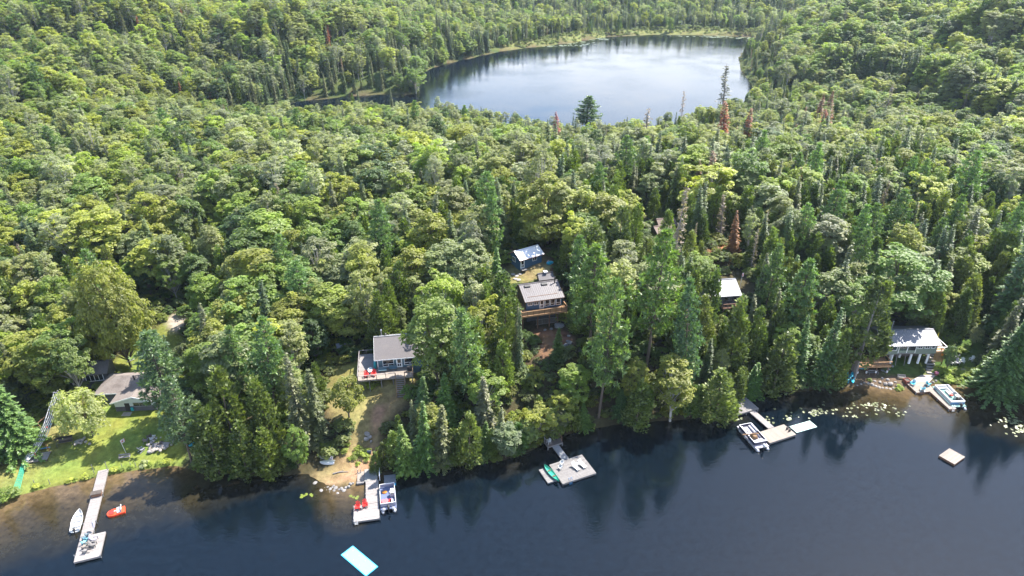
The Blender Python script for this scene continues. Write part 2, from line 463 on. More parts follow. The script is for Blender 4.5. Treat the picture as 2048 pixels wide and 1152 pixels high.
m, n, out = nodes('ground_soil')
L = n.links.new
a = N(n, 'ShaderNodeAttribute', attribute_type='GEOMETRY', attribute_name='col')
tc = N(n, 'ShaderNodeTexCoord')
n1 = N(n, 'ShaderNodeTexNoise', i_Scale=0.9, i_Detail=9.0, i_Roughness=0.72)
n2 = N(n, 'ShaderNodeTexNoise', i_Scale=0.16, i_Detail=5.0)
L(tc.outputs['Object'], n1.inputs['Vector']); L(tc.outputs['Object'], n2.inputs['Vector'])
r1 = N(n, 'ShaderNodeMapRange'); r1.inputs[1].default_value = 0.3; r1.inputs[2].default_value = 0.7; r1.inputs[3].default_value = 0.55; r1.inputs[4].default_value = 1.45
L(n1.outputs['Fac'], r1.inputs[0])
sc = N(n, 'ShaderNodeVectorMath', operation='SCALE'); L(a.outputs['Vector'], sc.inputs[0]); L(r1.outputs[0], sc.inputs['Scale'])
hs = N(n, 'ShaderNodeHueSaturation'); L(sc.outputs[0], hs.inputs['Color'])
r2 = N(n, 'ShaderNodeMapRange'); r2.inputs[1].default_value = 0.3; r2.inputs[2].default_value = 0.7; r2.inputs[3].default_value = 0.47; r2.inputs[4].default_value = 0.53
L(n2.outputs['Fac'], r2.inputs[0]); L(r2.outputs[0], hs.inputs['Hue'])
p = N(n, 'ShaderNodeBsdfPrincipled'); p.inputs['Roughness'].default_value = 0.95; p.inputs['Specular IOR Level'].default_value = 0.1
b = N(n, 'ShaderNodeBump', i_Strength=0.7, i_Distance=0.25)
L(n1.outputs['Fac'], b.inputs['Height']); L(b.outputs[0], p.inputs['Normal'])
L(hs.outputs[0], p.inputs['Base Color']); L(p.outputs[0], out.inputs[0])
M['ground'] = m
V = np.column_stack([P, HT])
ground = link(bpy.data.objects.new('ground', mesh_np('ground', V, grid_quads(len(gx), len(gy)), m, {'col': ('POINT', 'FLOAT_COLOR', np.column_stack([np.clip(col, 0.004, 1), np.ones(len(P))]))}, smooth=True)))
tag(ground, 'forest floor, lawns and shore around two lakes', kind='structure')

# water: opaque dark tea-coloured body (brown where shallow) under a reflecting rippled surface
def water_mat(name, ripple, rough):
    m, n, out = nodes(name)
    L = n.links.new
    a = N(n, 'ShaderNodeAttribute', attribute_type='GEOMETRY', attribute_name='shallow')
    tc = N(n, 'ShaderNodeTexCoord')
    nz = N(n, 'ShaderNodeTexNoise', i_Scale=0.12, i_Detail=6.0, i_Roughness=0.6); L(tc.outputs['Object'], nz.inputs['Vector'])
    nb = N(n, 'ShaderNodeTexNoise', i_Scale=0.9, i_Detail=5.0, i_Roughness=0.7); L(tc.outputs['Object'], nb.inputs['Vector'])
    ad = N(n, 'ShaderNodeMath', operation='MULTIPLY_ADD'); L(nz.outputs['Fac'], ad.inputs[0]); ad.inputs[1].default_value = 0.5
    sb = N(n, 'ShaderNodeMath', operation='SUBTRACT'); L(a.outputs['Fac'], sb.inputs[0]); sb.inputs[1].default_value = 0.28
    L(sb.outputs[0], ad.inputs[2])
    cr = N(n, 'ShaderNodeValToRGB')
    e = cr.color_ramp.elements
    e[0].position, e[0].color = 0.06, (0.0022, 0.0050, 0.0086, 1)
    e[1].position, e[1].color = 1.0, (0.125, 0.085, 0.045, 1)
    x = e.new(0.35); x.color = (0.017, 0.0145, 0.0085, 1)
    x = e.new(0.62); x.color = (0.038, 0.028, 0.014, 1)
    L(ad.outputs[0], cr.inputs[0])
    mot = N(n, 'ShaderNodeMapRange'); mot.inputs[1].default_value = 0.3; mot.inputs[2].default_value = 0.7; mot.inputs[3].default_value = 0.55; mot.inputs[4].default_value = 1.5
    L(nb.outputs['Fac'], mot.inputs[0])
    sc = N(n, 'ShaderNodeVectorMath', operation='SCALE'); L(cr.outputs[0], sc.inputs[0]); L(mot.outputs[0], sc.inputs['Scale'])
    d = N(n, 'ShaderNodeBsdfDiffuse'); L(sc.outputs[0], d.inputs['Color'])
    g = N(n, 'ShaderNodeBsdfGlossy'); g.inputs['Roughness'].default_value = rough
    fr = N(n, 'ShaderNodeFresnel'); fr.inputs['IOR'].default_value = 1.42
    mp = N(n, 'ShaderNodeMapping'); mp.inputs['Rotation'].default_value = (0, 0, R(20)); mp.inputs['Scale'].default_value = (0.75, 1.9, 1)
    L(tc.outputs['Object'], mp.inputs['Vector'])
    w1 = N(n, 'ShaderNodeTexNoise', i_Scale=1.5, i_Detail=4.0, i_Roughness=0.6); L(mp.outputs[0], w1.inputs['Vector'])
    gust = N(n, 'ShaderNodeTexNoise', i_Scale=0.035, i_Detail=3.0); L(tc.outputs['Object'], gust.inputs['Vector'])
    gm = N(n, 'ShaderNodeMapRange'); gm.inputs[1].default_value = 0.35; gm.inputs[2].default_value = 0.68; gm.inputs[3].default_value = 0.3 * ripple; gm.inputs[4].default_value = 1.25 * ripple
    L(gust.outputs['Fac'], gm.inputs[0])
    hm = N(n, 'ShaderNodeMath', operation='MULTIPLY'); L(w1.outputs['Fac'], hm.inputs[0]); L(gm.outputs[0], hm.inputs[1])
    b = N(n, 'ShaderNodeBump', i_Strength=1.0, i_Distance=1.0); L(hm.outputs[0], b.inputs['Height'])
    for q in (g, fr): L(b.outputs[0], q.inputs['Normal'])
    ms = N(n, 'ShaderNodeMixShader'); L(fr.outputs[0], ms.inputs[0]); L(d.outputs[0], ms.inputs[1]); L(g.outputs[0], ms.inputs[2])
    L(ms.outputs[0], out.inputs[0])
    return m
M['water'] = water_mat('lake_water', 0.02, 0.0)
M['water_far'] = water_mat('far_lake_water', 0.035, 0.03)

def water_sheet(name, xs, ys, mat, poly, reach, lab, peak):
    X, Y = np.meshgrid(xs, ys)
    Q = np.stack([X.ravel(), Y.ravel()], 1)
    d = -sdf(Q, poly)
    sh = np.clip(1 - np.maximum(d, 0) / reach(Q), 0, 1) ** 1.1 * peak(Q)
    o = link(bpy.data.objects.new(name, mesh_np(name, np.column_stack([Q, np.zeros(len(Q))]), grid_quads(len(xs), len(ys)), mat, {'shallow': ('POINT', 'FLOAT', sh)})))
    return tag(o, lab, kind='structure')
wx = stretch_axis((-112, 122), 1.5, (-880, 880), 1.1)
wy = stretch_axis((58, 122), 1.5, (-600, 125), 1.1)
water_sheet('lake', wx, wy, M['water'], near_poly, lambda Q: 7 + 13 * (1 - smooth(-64, -38, Q[:, 0])) + 12 * smooth(52, 78, Q[:, 0]) + 5 * (smooth(-34, -29, Q[:, 0]) - smooth(-24, -18, Q[:, 0])), 'dark still lake with cottages and docks along its shore', lambda Q: 0.32 + 0.58 * np.clip((1 - smooth(-64, -38, Q[:, 0])) + smooth(52, 78, Q[:, 0]) + smooth(-34, -29, Q[:, 0]) - smooth(-24, -18, Q[:, 0]), 0, 1))
lo, hi = far_poly.min(0) - 6, far_poly.max(0) + 6
water_sheet('far_lake', np.arange(lo[0], hi[0], 5), np.arange(lo[1], hi[1], 5), M['water_far'], far_poly, lambda Q: 2.0 + 0 * Q[:, 0], 'pale lake beyond the forest reflecting the sky', lambda Q: 0.3 + 0 * Q[:, 0])
# ------------------------------------------------------------------ tree prototypes
def leafcards(C, nrm, size, rng, aspect=0.62):
    """diamond leaf sprays: centres, normals, sizes -> verts, quads"""
    n = len(C)
    nrm = nrm / (np.linalg.norm(nrm, axis=1, keepdims=True) + 1e-9)
    r = rng.normal(size=(n, 3))
    t = np.cross(nrm, r); t /= (np.linalg.norm(t, axis=1, keepdims=True) + 1e-9)
    b = np.cross(nrm, t)
    s = size[:, None]
    fold = nrm * s * 0.22
    V = np.stack([C + t * s, C + b * s * aspect + fold, C - t * s, C - b * s * aspect + fold], 1).reshape(-1, 3)
    return V, np.arange(4 * n).reshape(n, 4)

def cardsdir(C, t, b, s, asp):
    """diamonds with given long axis t and side axis b"""
    s = s[:, None]
    V = np.stack([C + t * s, C + b * s * asp, C - t * s * 0.6, C - b * s * asp], 1).reshape(-1, 3)
    return V, np.arange(4 * len(C)).reshape(-1, 4)

def tube_np(paths, n=5):
    V, Q = [], []
    for pts, rads in paths:
        mb = MB(); mb.tube(pts, list(rads), n, cap=False)
        o = len(V); V += mb.v; Q += [tuple(i + o for i in f) for f in mb.f]
    return np.array(V), np.array(Q)

def unit(v): return v / (np.linalg.norm(v, axis=-1, keepdims=True) + 1e-9)

PROTO = {}
def proto(name, crownV, crownQ, lv, paths, leafm, barkm):
    tv, tq = tube_np(paths)
    cr = mesh_np(name + '_crown', crownV, crownQ, M[leafm], {'lv': ('FACE', 'FLOAT', lv)})
    tr = mesh_np(name + '_trunk', tv, tq, M[barkm], smooth=True)
    both = mesh_np(name, np.vstack([crownV, tv]), np.vstack([crownQ, tq + len(crownV)]), [M[leafm], M[barkm]],
                   {'lv': ('FACE', 'FLOAT', np.concatenate([lv, np.full(len(tq), .5)]))}, mi=[0] * len(crownQ) + [1] * len(tq))
    z = max(crownV[:, 2].max(), tv[:, 2].max())
    r = np.percentile(np.hypot(crownV[:, 0], crownV[:, 1]), 97.5)
    PROTO.setdefault(name.rstrip('0123456789'), []).append(dict(crown=cr, trunk=tr, both=both, H=z, R=r))

def limbs(rng, H, targets, base=0.35, r0=0.16, lean=0.25):
    top = np.array([rng.normal() * lean, rng.normal() * lean, H * 0.82])
    trunk = [(np.array([0, 0, -0.6]) + (top - np.array([0, 0, -0.6])) * t + np.array([math.sin(t * 5), math.cos(t * 4), 0]) * 0.12 * t, r0 * (1 - 0.85 * t) + 0.02) for t in np.linspace(0, 1, 6)]
    paths = [([p for p, _ in trunk], [r for _, r in trunk])]
    for c in targets:
        t = np.clip(c[2] / H - 0.16 - rng.uniform(0, 0.16), base, 0.95)
        k = t * 5; i = min(int(k), 4); a = trunk[i][0] + (trunk[i + 1][0] - trunk[i][0]) * (k - i)
        mid = a * 0.45 + c * 0.55 + np.array([0, 0, 0.25])
        paths.append(([a, mid, c], [r0 * 0.4 * (1 - t * 0.6), r0 * 0.24, 0.02]))
    return paths

def broadleaf(name, seed, H=14.0, rad=3.7, base=0.2, nclump=90, per=60, ls=(0.17, 0.31), flat=0.85, clump=(0.55, 1.05), pointy=0.0, leaf='leaf', bark='bark', droop=0.0, nlobe=5, spread=0.45):
    rng = np.random.default_rng(seed)
    cc, rr = [], []
    zc, hz_ = H * (base + 1) / 2, H * (1 - base) / 2
    lobes = [(np.array([0, 0, zc]), np.array([rad * 0.78, rad * 0.78, hz_]))]
    for i in range(nlobe):
        a = 6.283 * (i + rng.uniform(-.3, .3)) / max(nlobe, 1); f = rng.uniform(0.55, 1.0) * spread; q = rng.uniform(0.5, 0.72)
        lobes.append((np.array([rad * f * math.cos(a), rad * f * math.sin(a), zc + hz_ * rng.uniform(-0.45, 0.42)]), np.array([rad * q, rad * q, hz_ * rng.uniform(0.38, 0.6)])))
    if pointy: lobes = [(np.array([0, 0, zc + hz_ * t]), np.array([rad * (1 - abs(t + .25)) ** pointy, rad * (1 - abs(t + .25)) ** pointy, hz_ * 0.4])) for t in (-0.6, -0.3, 0.0, 0.3, 0.55)]
    vol = np.array([l[1].prod() ** 0.667 for l in lobes]); vol /= vol.sum()
    tries = 0
    while len(cc) < nclump and tries < 9000:
        tries += 1
        lc, lr = lobes[int(rng.choice(len(lobes), p=vol))]
        d = unit(rng.normal(size=3)); c = lc + d * lr * rng.uniform(0.35, 1) ** 0.3
        if any((((c - l0) / l1) ** 2).sum() < 0.55 for l0, l1 in lobes) and rng.uniform() < 0.8: continue
        if c[2] < H * base * 0.8: continue
        r = rng.uniform(*clump)
        if all(np.linalg.norm(c - q) > 0.55 * (r + s) for q, s in zip(cc, rr)):
            cc.append(c); rr.append(r)
    Vs, Qs, lv, o = [], [], [], 0
    for c, r in zip(cc, rr):
        k = int(per * (r / np.mean(clump)) ** 2)
        d = unit(rng.normal(size=(k, 3))); d[:, 2] = np.where(d[:, 2] < -0.35, -d[:, 2] * 0.6, d[:, 2])
        rad_ = r * rng.uniform(0.45, 1.08, k)[:, None] ** 0.6
        C = c + d * rad_ * np.array([1, 1, flat])
        if droop: C[:, 2] -= droop * rng.uniform(0, 1, k) ** 2 * np.hypot(C[:, 0], C[:, 1])
        nr = d * 0.45 + unit(c - np.array([0, 0, zc - 1.0])) * 0.55 + rng.normal(size=(k, 3)) * 0.33 + np.array([0, 0, 0.6])
        v, q = leafcards(C, nr, rng.uniform(*ls, k), rng)
        Vs.append(v); Qs.append(q + o); o += len(v)
        base_l = rng.uniform(0.25, 0.75)
        lv.append(np.clip(base_l + rng.normal(size=k) * 0.11, 0, 1))
    paths = limbs(rng, H, [c for c in cc if rng.uniform() < 0.55], base * 0.9)
    proto(name, np.vstack(Vs), np.vstack(Qs), np.concatenate(lv), paths, leaf, bark)

def conifer(name, seed, H=15.0, rad=2.4, base=0.06, levels=34, perlevel=9, droop=0.28, seg=6, ls=0.42, power=0.9, up=0.0, gaps=0.12, asp=0.42, bark='bark', stripe=0.0, spiny=False):
    """spruce / fir: whorls of drooping boughs carrying sprays"""
    rng = np.random.default_rng(seed)
    C, T, B, Sz, lv = [], [], [], [], []
    paths = [([(0, 0, -0.6), (0.05, 0, H * 0.5), (0, 0.03, H)], [0.17 * H / 15, 0.10 * H / 15, 0.012])]
    for i in range(levels):
        t = i / (levels - 1)
        z = H * (base + (0.985 - base) * t)
        rl = rad * (1 - t) ** power * (0.86 + 0.28 * rng.uniform()) + 0.10
        if stripe and i % 3 == 1: rl *= 1 - stripe
        nb = max(4, int(perlevel * (0.45 + 0.55 * (1 - t)) + 0.5))
        a0 = rng.uniform(0, 6.28)
        for k in range(nb):
            if rng.uniform() < gaps: continue
            a = a0 + 6.283 * k / nb + rng.normal() * 0.16
            ln = rl * rng.uniform(0.72, 1.12)
            d = np.array([math.cos(a), math.sin(a), 0])
            side = np.array([-math.sin(a), math.cos(a), 0])
            bl = rng.uniform(0.2, 0.8)
            ns = max(2, int(seg * (0.3 + 0.7 * ln / rad) + 0.5))
            for j in range(ns):
                f = (j + 0.7) / ns
                p_ = d * ln * f + np.array([0, 0, z - droop * ln * f * f * 1.4 + up * ln * f])
                for s in (-1, 1, 0):
                    if s == 0 and j < ns - 1 and rng.uniform() < 0.4: continue
                    tt = unit(d * (0.8 if s else 1.0) + side * s * 0.75 + np.array([0, 0, -droop * 0.9 * f + up + rng.normal() * 0.15]))
                    w_ = ls * (0.65 + 0.5 * (1 - abs(f - 0.5))) * (0.55 + 0.45 * ln / rad) * rng.uniform(0.75, 1.25)
                    C.append(p_ + tt * w_ * 0.45 + rng.normal(size=3) * 0.05); T.append(tt)
                    nn = unit(np.array([0, 0, 1.0]) + rng.normal(size=3) * 0.35 + d * 0.35)
                    B.append(unit(np.cross(tt, nn))); Sz.append(w_); lv.append(np.clip(bl * 0.6 + 0.4 * f + rng.normal() * 0.15, 0, 1))
            if spiny or rng.uniform() < 0.25:
                paths.append(([(0, 0, z), tuple(d * ln * 0.9 + np.array([0, 0, z - droop * ln]))], [0.03, 0.01]))
    v, q = cardsdir(np.array(C), np.array(T), np.array(B), np.array(Sz), asp)
    proto(name, v, q, np.array(lv), paths, 'needle', bark)

def cedar(name, seed, H=12.0, rad=2.1, n=3400, base=0.0, stems=1):
    """white cedar: dense flame-shaped mass of upright sprays with lumps and hollows"""
    rng = np.random.default_rng(seed)
    nl = 70
    lz = base + (1 - base) * rng.uniform(0.02, 0.97, nl) ** 1.1; la = rng.uniform(0, 6.283, nl)
    prof = lambda t: np.minimum(1, (t + 0.03) * 4.5) ** 0.7 * (1 - t) ** 0.62 * 1.28
    lobes = np.stack([np.cos(la) * prof(lz) * rad * 0.72, np.sin(la) * prof(lz) * rad * 0.72, lz * H], 1)
    lr = rng.uniform(0.5, 0.95, nl) * (0.55 + 0.5 * prof(lz))
    Vs, Qs, lv, o = [], [], [], 0
    for c, r in zip(lobes, lr):
        k = int(n / nl * (r / 0.75) ** 1.6)
        d = unit(rng.normal(size=(k, 3)))
        C = c + d * r * rng.uniform(0.4, 1.05, k)[:, None] ** 0.6 * np.array([1, 1, 1.55])
        out_ = unit(C * np.array([1, 1, 0]) + 1e-6)
        t = unit(out_ * 0.55 + np.array([0, 0, 0.75]) + rng.normal(size=(k, 3)) * 0.38)
        b = unit(np.cross(t, out_ + rng.normal(size=(k, 3)) * 0.55))
        v, q = cardsdir(C, t, b, rng.uniform(0.20, 0.38, k), 0.55)
        Vs.append(v); Qs.append(q + o); o += len(v)
        lv.append(np.clip(rng.uniform(0.2, 0.75) + rng.normal(size=k) * 0.12, 0, 1))
    V = np.vstack(Vs); V[:, 2] = np.maximum(V[:, 2], 0.1)
    paths = [([(0.75 * k, 0.2 * k, -0.6), (0.1 + 0.35 * k, 0, H * 0.4), (0.1 * k, 0, H * 0.93)], [0.19 + 0.08 * base, 0.12, 0.02]) for k in range(-(stems // 2), stems - stems // 2)]
    proto(name, V, np.vstack(Qs), np.concatenate(lv), paths, 'needle', 'bark' if stems == 1 else 'dead_bark')

def pine(name, seed, H=21.0, rad=3.6, base=0.22, levels=15):
    """white pine: tiers of long boughs ending in soft plumes"""
    rng = np.random.default_rng(seed)
    C, T, B, Sz, lv = [], [], [], [], []
    paths = [([(0, 0, -0.6), (0.12, 0.05, H * 0.5), (0, 0, H * 0.98)], [0.27, 0.17, 0.03])]
    for i in range(levels):
        t = i / (levels - 1)
        z = H * (base + (0.97 - base) * t)
        prof = (1 - t) ** 0.62 * min(1, 0.62 + t * 1.6)
        nb = int(rng.integers(5, 8))
        a0 = rng.uniform(0, 6.28)
        for k in range(nb):
            a = a0 + 6.283 * k / nb + rng.normal() * 0.25
            ln = (rad * prof + 0.35) * rng.uniform(0.55, 1.2)
            d = np.array([math.cos(a), math.sin(a), 0]); rise = rng.uniform(0.0, 0.30)
            tip = d * ln + np.array([0, 0, z + rise * ln])
            paths.append(([(0, 0, z), tuple(d * ln * 0.5 + np.array([0, 0, z + rise * ln * 0.25])), tuple(tip)], [0.06, 0.04, 0.012]))
            npl = max(2, int(ln * 1.9))
            for j in range(npl):
                f = 0.3 + 0.75 * (j + 0.5) / npl
                pc = d * ln * f + np.array([-d[1], d[0], 0]) * rng.normal() * 0.28 * ln * f + np.array([0, 0, z + rise * ln * f + rng.normal() * 0.12])
                kk = 15
                bl = rng.uniform(0.2, 0.85)
                tt = unit(rng.normal(size=(kk, 3)) + d * 0.55 + np.array([0, 0, 0.6]))
                C.append(pc + tt * rng.uniform(0.1, 0.5, kk)[:, None]); T.append(tt)
                B.append(unit(np.cross(tt, rng.normal(size=(kk, 3)))))
                Sz.append(rng.uniform(0.3, 0.5, kk)); lv.append(np.clip(bl + rng.normal(size=kk) * 0.15, 0, 1))
    v, q = cardsdir(np.vstack(C), np.vstack(T), np.vstack(B), np.concatenate(Sz), 0.30)
    proto(name, v, q, np.concatenate(lv), paths, 'needle', 'bark')

def deadtree(name, seed, H=14.0, rad=1.3, levels=24, leafy=0.25, bark='dead_bark'):
    rng = np.random.default_rng(seed)
    paths = [([(0, 0, -0.6), (0.08, 0, H * 0.5), (0, 0, H)], [0.16, 0.10, 0.02])]
    C = []
    for i in range(levels):
        t = i / levels
        z = H * (0.18 + 0.8 * t)
        for k in range(rng.integers(3, 6)):
            a = rng.uniform(0, 6.283); ln = rad * (1 - t) ** 0.7 * rng.uniform(0.4, 1.2) + 0.12
            d = np.array([math.cos(a), math.sin(a), 0])
            tip = d * ln + np.array([0, 0, z - 0.18 * ln])
            paths.append(([(0, 0, z), tuple(tip)], [0.035, 0.012]))
            for j in range(4):
                C.append(d * ln * rng.uniform(0.3, 1.1) + np.array([0, 0, z - 0.15 * ln]) + rng.normal(size=3) * 0.12)
    C = np.array(C); C = C[rng.uniform(size=len(C)) < leafy * 2 + 0.3]
    t = unit(rng.normal(size=(len(C), 3)) * np.array([1, 1, .5])); b = unit(np.cross(t, rng.normal(size=(len(C), 3))))
    v, q = cardsdir(C, t, b, rng.uniform(0.25, 0.45, len(C)), 0.16 + 0.2 * leafy)
    proto(name, v, q, rng.uniform(0.2, 0.8, len(C)), paths, 'needle', bark)

broadleaf('broadleaf1', 1); broadleaf('broadleaf2', 2, H=15, rad=4.3, nclump=115, base=0.15); broadleaf('broadleaf3', 3, H=13, rad=3.2, nclump=76, nlobe=4)
broadleaf('broadleaf4', 4, H=14, rad=4.2, base=0.12, nclump=120, nlobe=7, spread=0.6); broadleaf('broadleaf5', 5, H=16, rad=3.3, base=0.18, nclump=100, nlobe=6); broadleaf('broadleaf6', 6, H=13, rad=3.8, base=0.25, nclump=64, nlobe=7, spread=0.7, clump=(0.5, 0.9), bark='pale_bark')
broadleaf('poplar1', 11, H=16, rad=2.6, base=0.25, nclump=66, clump=(0.5, 0.9), per=48, ls=(0.15, 0.26), bark='pale_bark', nlobe=4)
broadleaf('poplar2', 12, H=15, rad=2.3, base=0.3, nclump=54, clump=(0.5, 0.85), per=46, ls=(0.15, 0.26), pointy=0.6, bark='pale_bark'); broadleaf('poplar3', 13, H=17, rad=2.8, base=0.4, nclump=56, clump=(0.45, 0.85), per=44, ls=(0.15, 0.25), bark='pale_bark', nlobe=5, spread=0.6)
broadleaf('maple1', 21, H=13.5, rad=6.0, base=0.16, nclump=190, per=70, clump=(0.7, 1.15))
broadleaf('willow1', 23, H=8, rad=4.2, base=0.38, nlobe=6, spread=0.6, nclump=60, per=80, clump=(0.6, 1.0), ls=(0.16, 0.3), droop=0.55, flat=0.8)
broadleaf('apple1', 25, H=5.6, rad=2.5, base=0.26, nclump=34, per=60, clump=(0.5, 0.85), ls=(0.15, 0.26))
cedar('cedar1', 31); cedar('cedar2', 32, H=13, rad=2.4, n=3800); cedar('cedar3', 33, H=11, rad=1.9, n=3000)
cedar('oldcedar1', 35, H=18, rad=3.6, n=6500, base=0.24, stems=3)
conifer('spruce1', 41, H=16, rad=1.9, levels=40, droop=0.35, ls=0.40, gaps=0.18); conifer('spruce2', 42, H=15, rad=1.6, levels=36, droop=0.4, ls=0.36, gaps=0.2, power=0.8)
conifer('fir1', 51, H=12, rad=2.5, levels=30, perlevel=12, droop=0.12, up=0.06, ls=0.42, stripe=0.35, power=0.95, gaps=0.05); conifer('fir2', 52, H=12, rad=2.2, levels=32, perlevel=11, droop=0.16, ls=0.40, stripe=0.3, gaps=0.06)
conifer('bigfir1', 55, H=18, rad=5.2, levels=46, perlevel=19, droop=0.14, up=0.05, seg=14, ls=0.44, stripe=0.3, power=0.95, gaps=0.05)
pine('pine1', 61); pine('pine2', 62, H=20, rad=3.9, base=0.3, levels=13)
deadtree('dead1', 71); deadtree('dead2', 72, rad=1.0, leafy=0.5); 
conifer('rust1', 81, H=13, rad=1.7, levels=34, droop=0.3, ls=0.36, gaps=0.24, bark='dead_bark', spiny=True)
broadleaf('bush1', 91, H=1.9, rad=1.2, base=0.0, nclump=14, per=34, clump=(0.35, 0.6), ls=(0.12, 0.24)); broadleaf('bush2', 92, H=1.3, rad=1.0, base=0.0, nclump=10, per=34, clump=(0.3, 0.5), ls=(0.1, 0.2))

TINT = {
    'broadleaf': [(0.115, 0.160, 0.028), (0.082, 0.130, 0.030), (0.135, 0.165, 0.034), (0.062, 0.105, 0.026), (0.12, 0.145, 0.055), (0.150, 0.165, 0.030), (0.095, 0.125, 0.055), (0.10, 0.15, 0.03)],
    'poplar': [(0.145, 0.16, 0.085), (0.115, 0.145, 0.06), (0.13, 0.155, 0.055), (0.15, 0.155, 0.10)],
    'cedar': [(0.072, 0.100, 0.026), (0.085, 0.114, 0.030), (0.058, 0.086, 0.025), (0.092, 0.108, 0.034)],
    'spruce': [(0.042, 0.066, 0.029), (0.055, 0.078, 0.034), (0.072, 0.082, 0.044)],
    'fir': [(0.055, 0.098, 0.026), (0.068, 0.108, 0.028)],
    'pine': [(0.070, 0.115, 0.046), (0.080, 0.125, 0.05)],
    'dead': [(0.17, 0.14, 0.12), (0.20, 0.165, 0.14), (0.21, 0.14, 0.11)],
    'rust': [(0.22, 0.066, 0.028), (0.19, 0.058, 0.028), (0.22, 0.09, 0.042)],
}
NAME = {'broadleaf': 'broadleaf_tree', 'poplar': 'poplar_tree', 'cedar': 'cedar_tree', 'spruce': 'spruce_tree', 'fir': 'fir_tree', 'pine': 'pine_tree', 'dead': 'dead_tree', 'rust': 'withered_spruce_tree',
        'maple': 'maple_tree', 'willow': 'willow_tree', 'apple': 'apple_tree', 'bush': 'shrub', 'bigfir': 'fir_tree', 'oldcedar': 'cedar_tree'}

def bright(kind, t):
    k = 1.0 if kind in ('rust', 'dead') else 1.3
    if kind == 'oldcedar': kind = 'cedar'
    if kind in ('broadleaf', 'poplar', 'bush', 'maple', 'willow', 'apple'): return (min(t[0] * 1.5, t[1] * 1.24), t[1] * 1.33, t[2] * 1.7)
    return (t[0] * k, t[1] * k * 1.04, t[2] * k * 1.2)
def put_tree(kind, var, x, y, z, s, sw, rz, tint, label, group, parts):
    pr = PROTO[kind][var]
    nm = NAME[kind]
    tint = bright(kind, tint)
    if parts:
        root = bpy.data.objects.new(nm, None); ROOT.objects.link(root)
        for part in ('trunk', 'crown'):
            o = bpy.data.objects.new(part, pr[part]); ROOT.objects.link(o); o.parent = root
            o['tint'] = tint
    else:
        root = bpy.data.objects.new(nm, pr['both']); ROOT.objects.link(root); root['tint'] = tint
    root.location = (x, y, z); root.rotation_euler = (0.05 * math.sin(rz * 7), 0.05 * math.cos(rz * 5), rz); root.scale = (s * sw, s * sw, s)
    tag(root, label, 'shrub' if kind == 'bush' else 'tree', group)
    if len(label.split()) > 16: print('LONG', label)
    return root

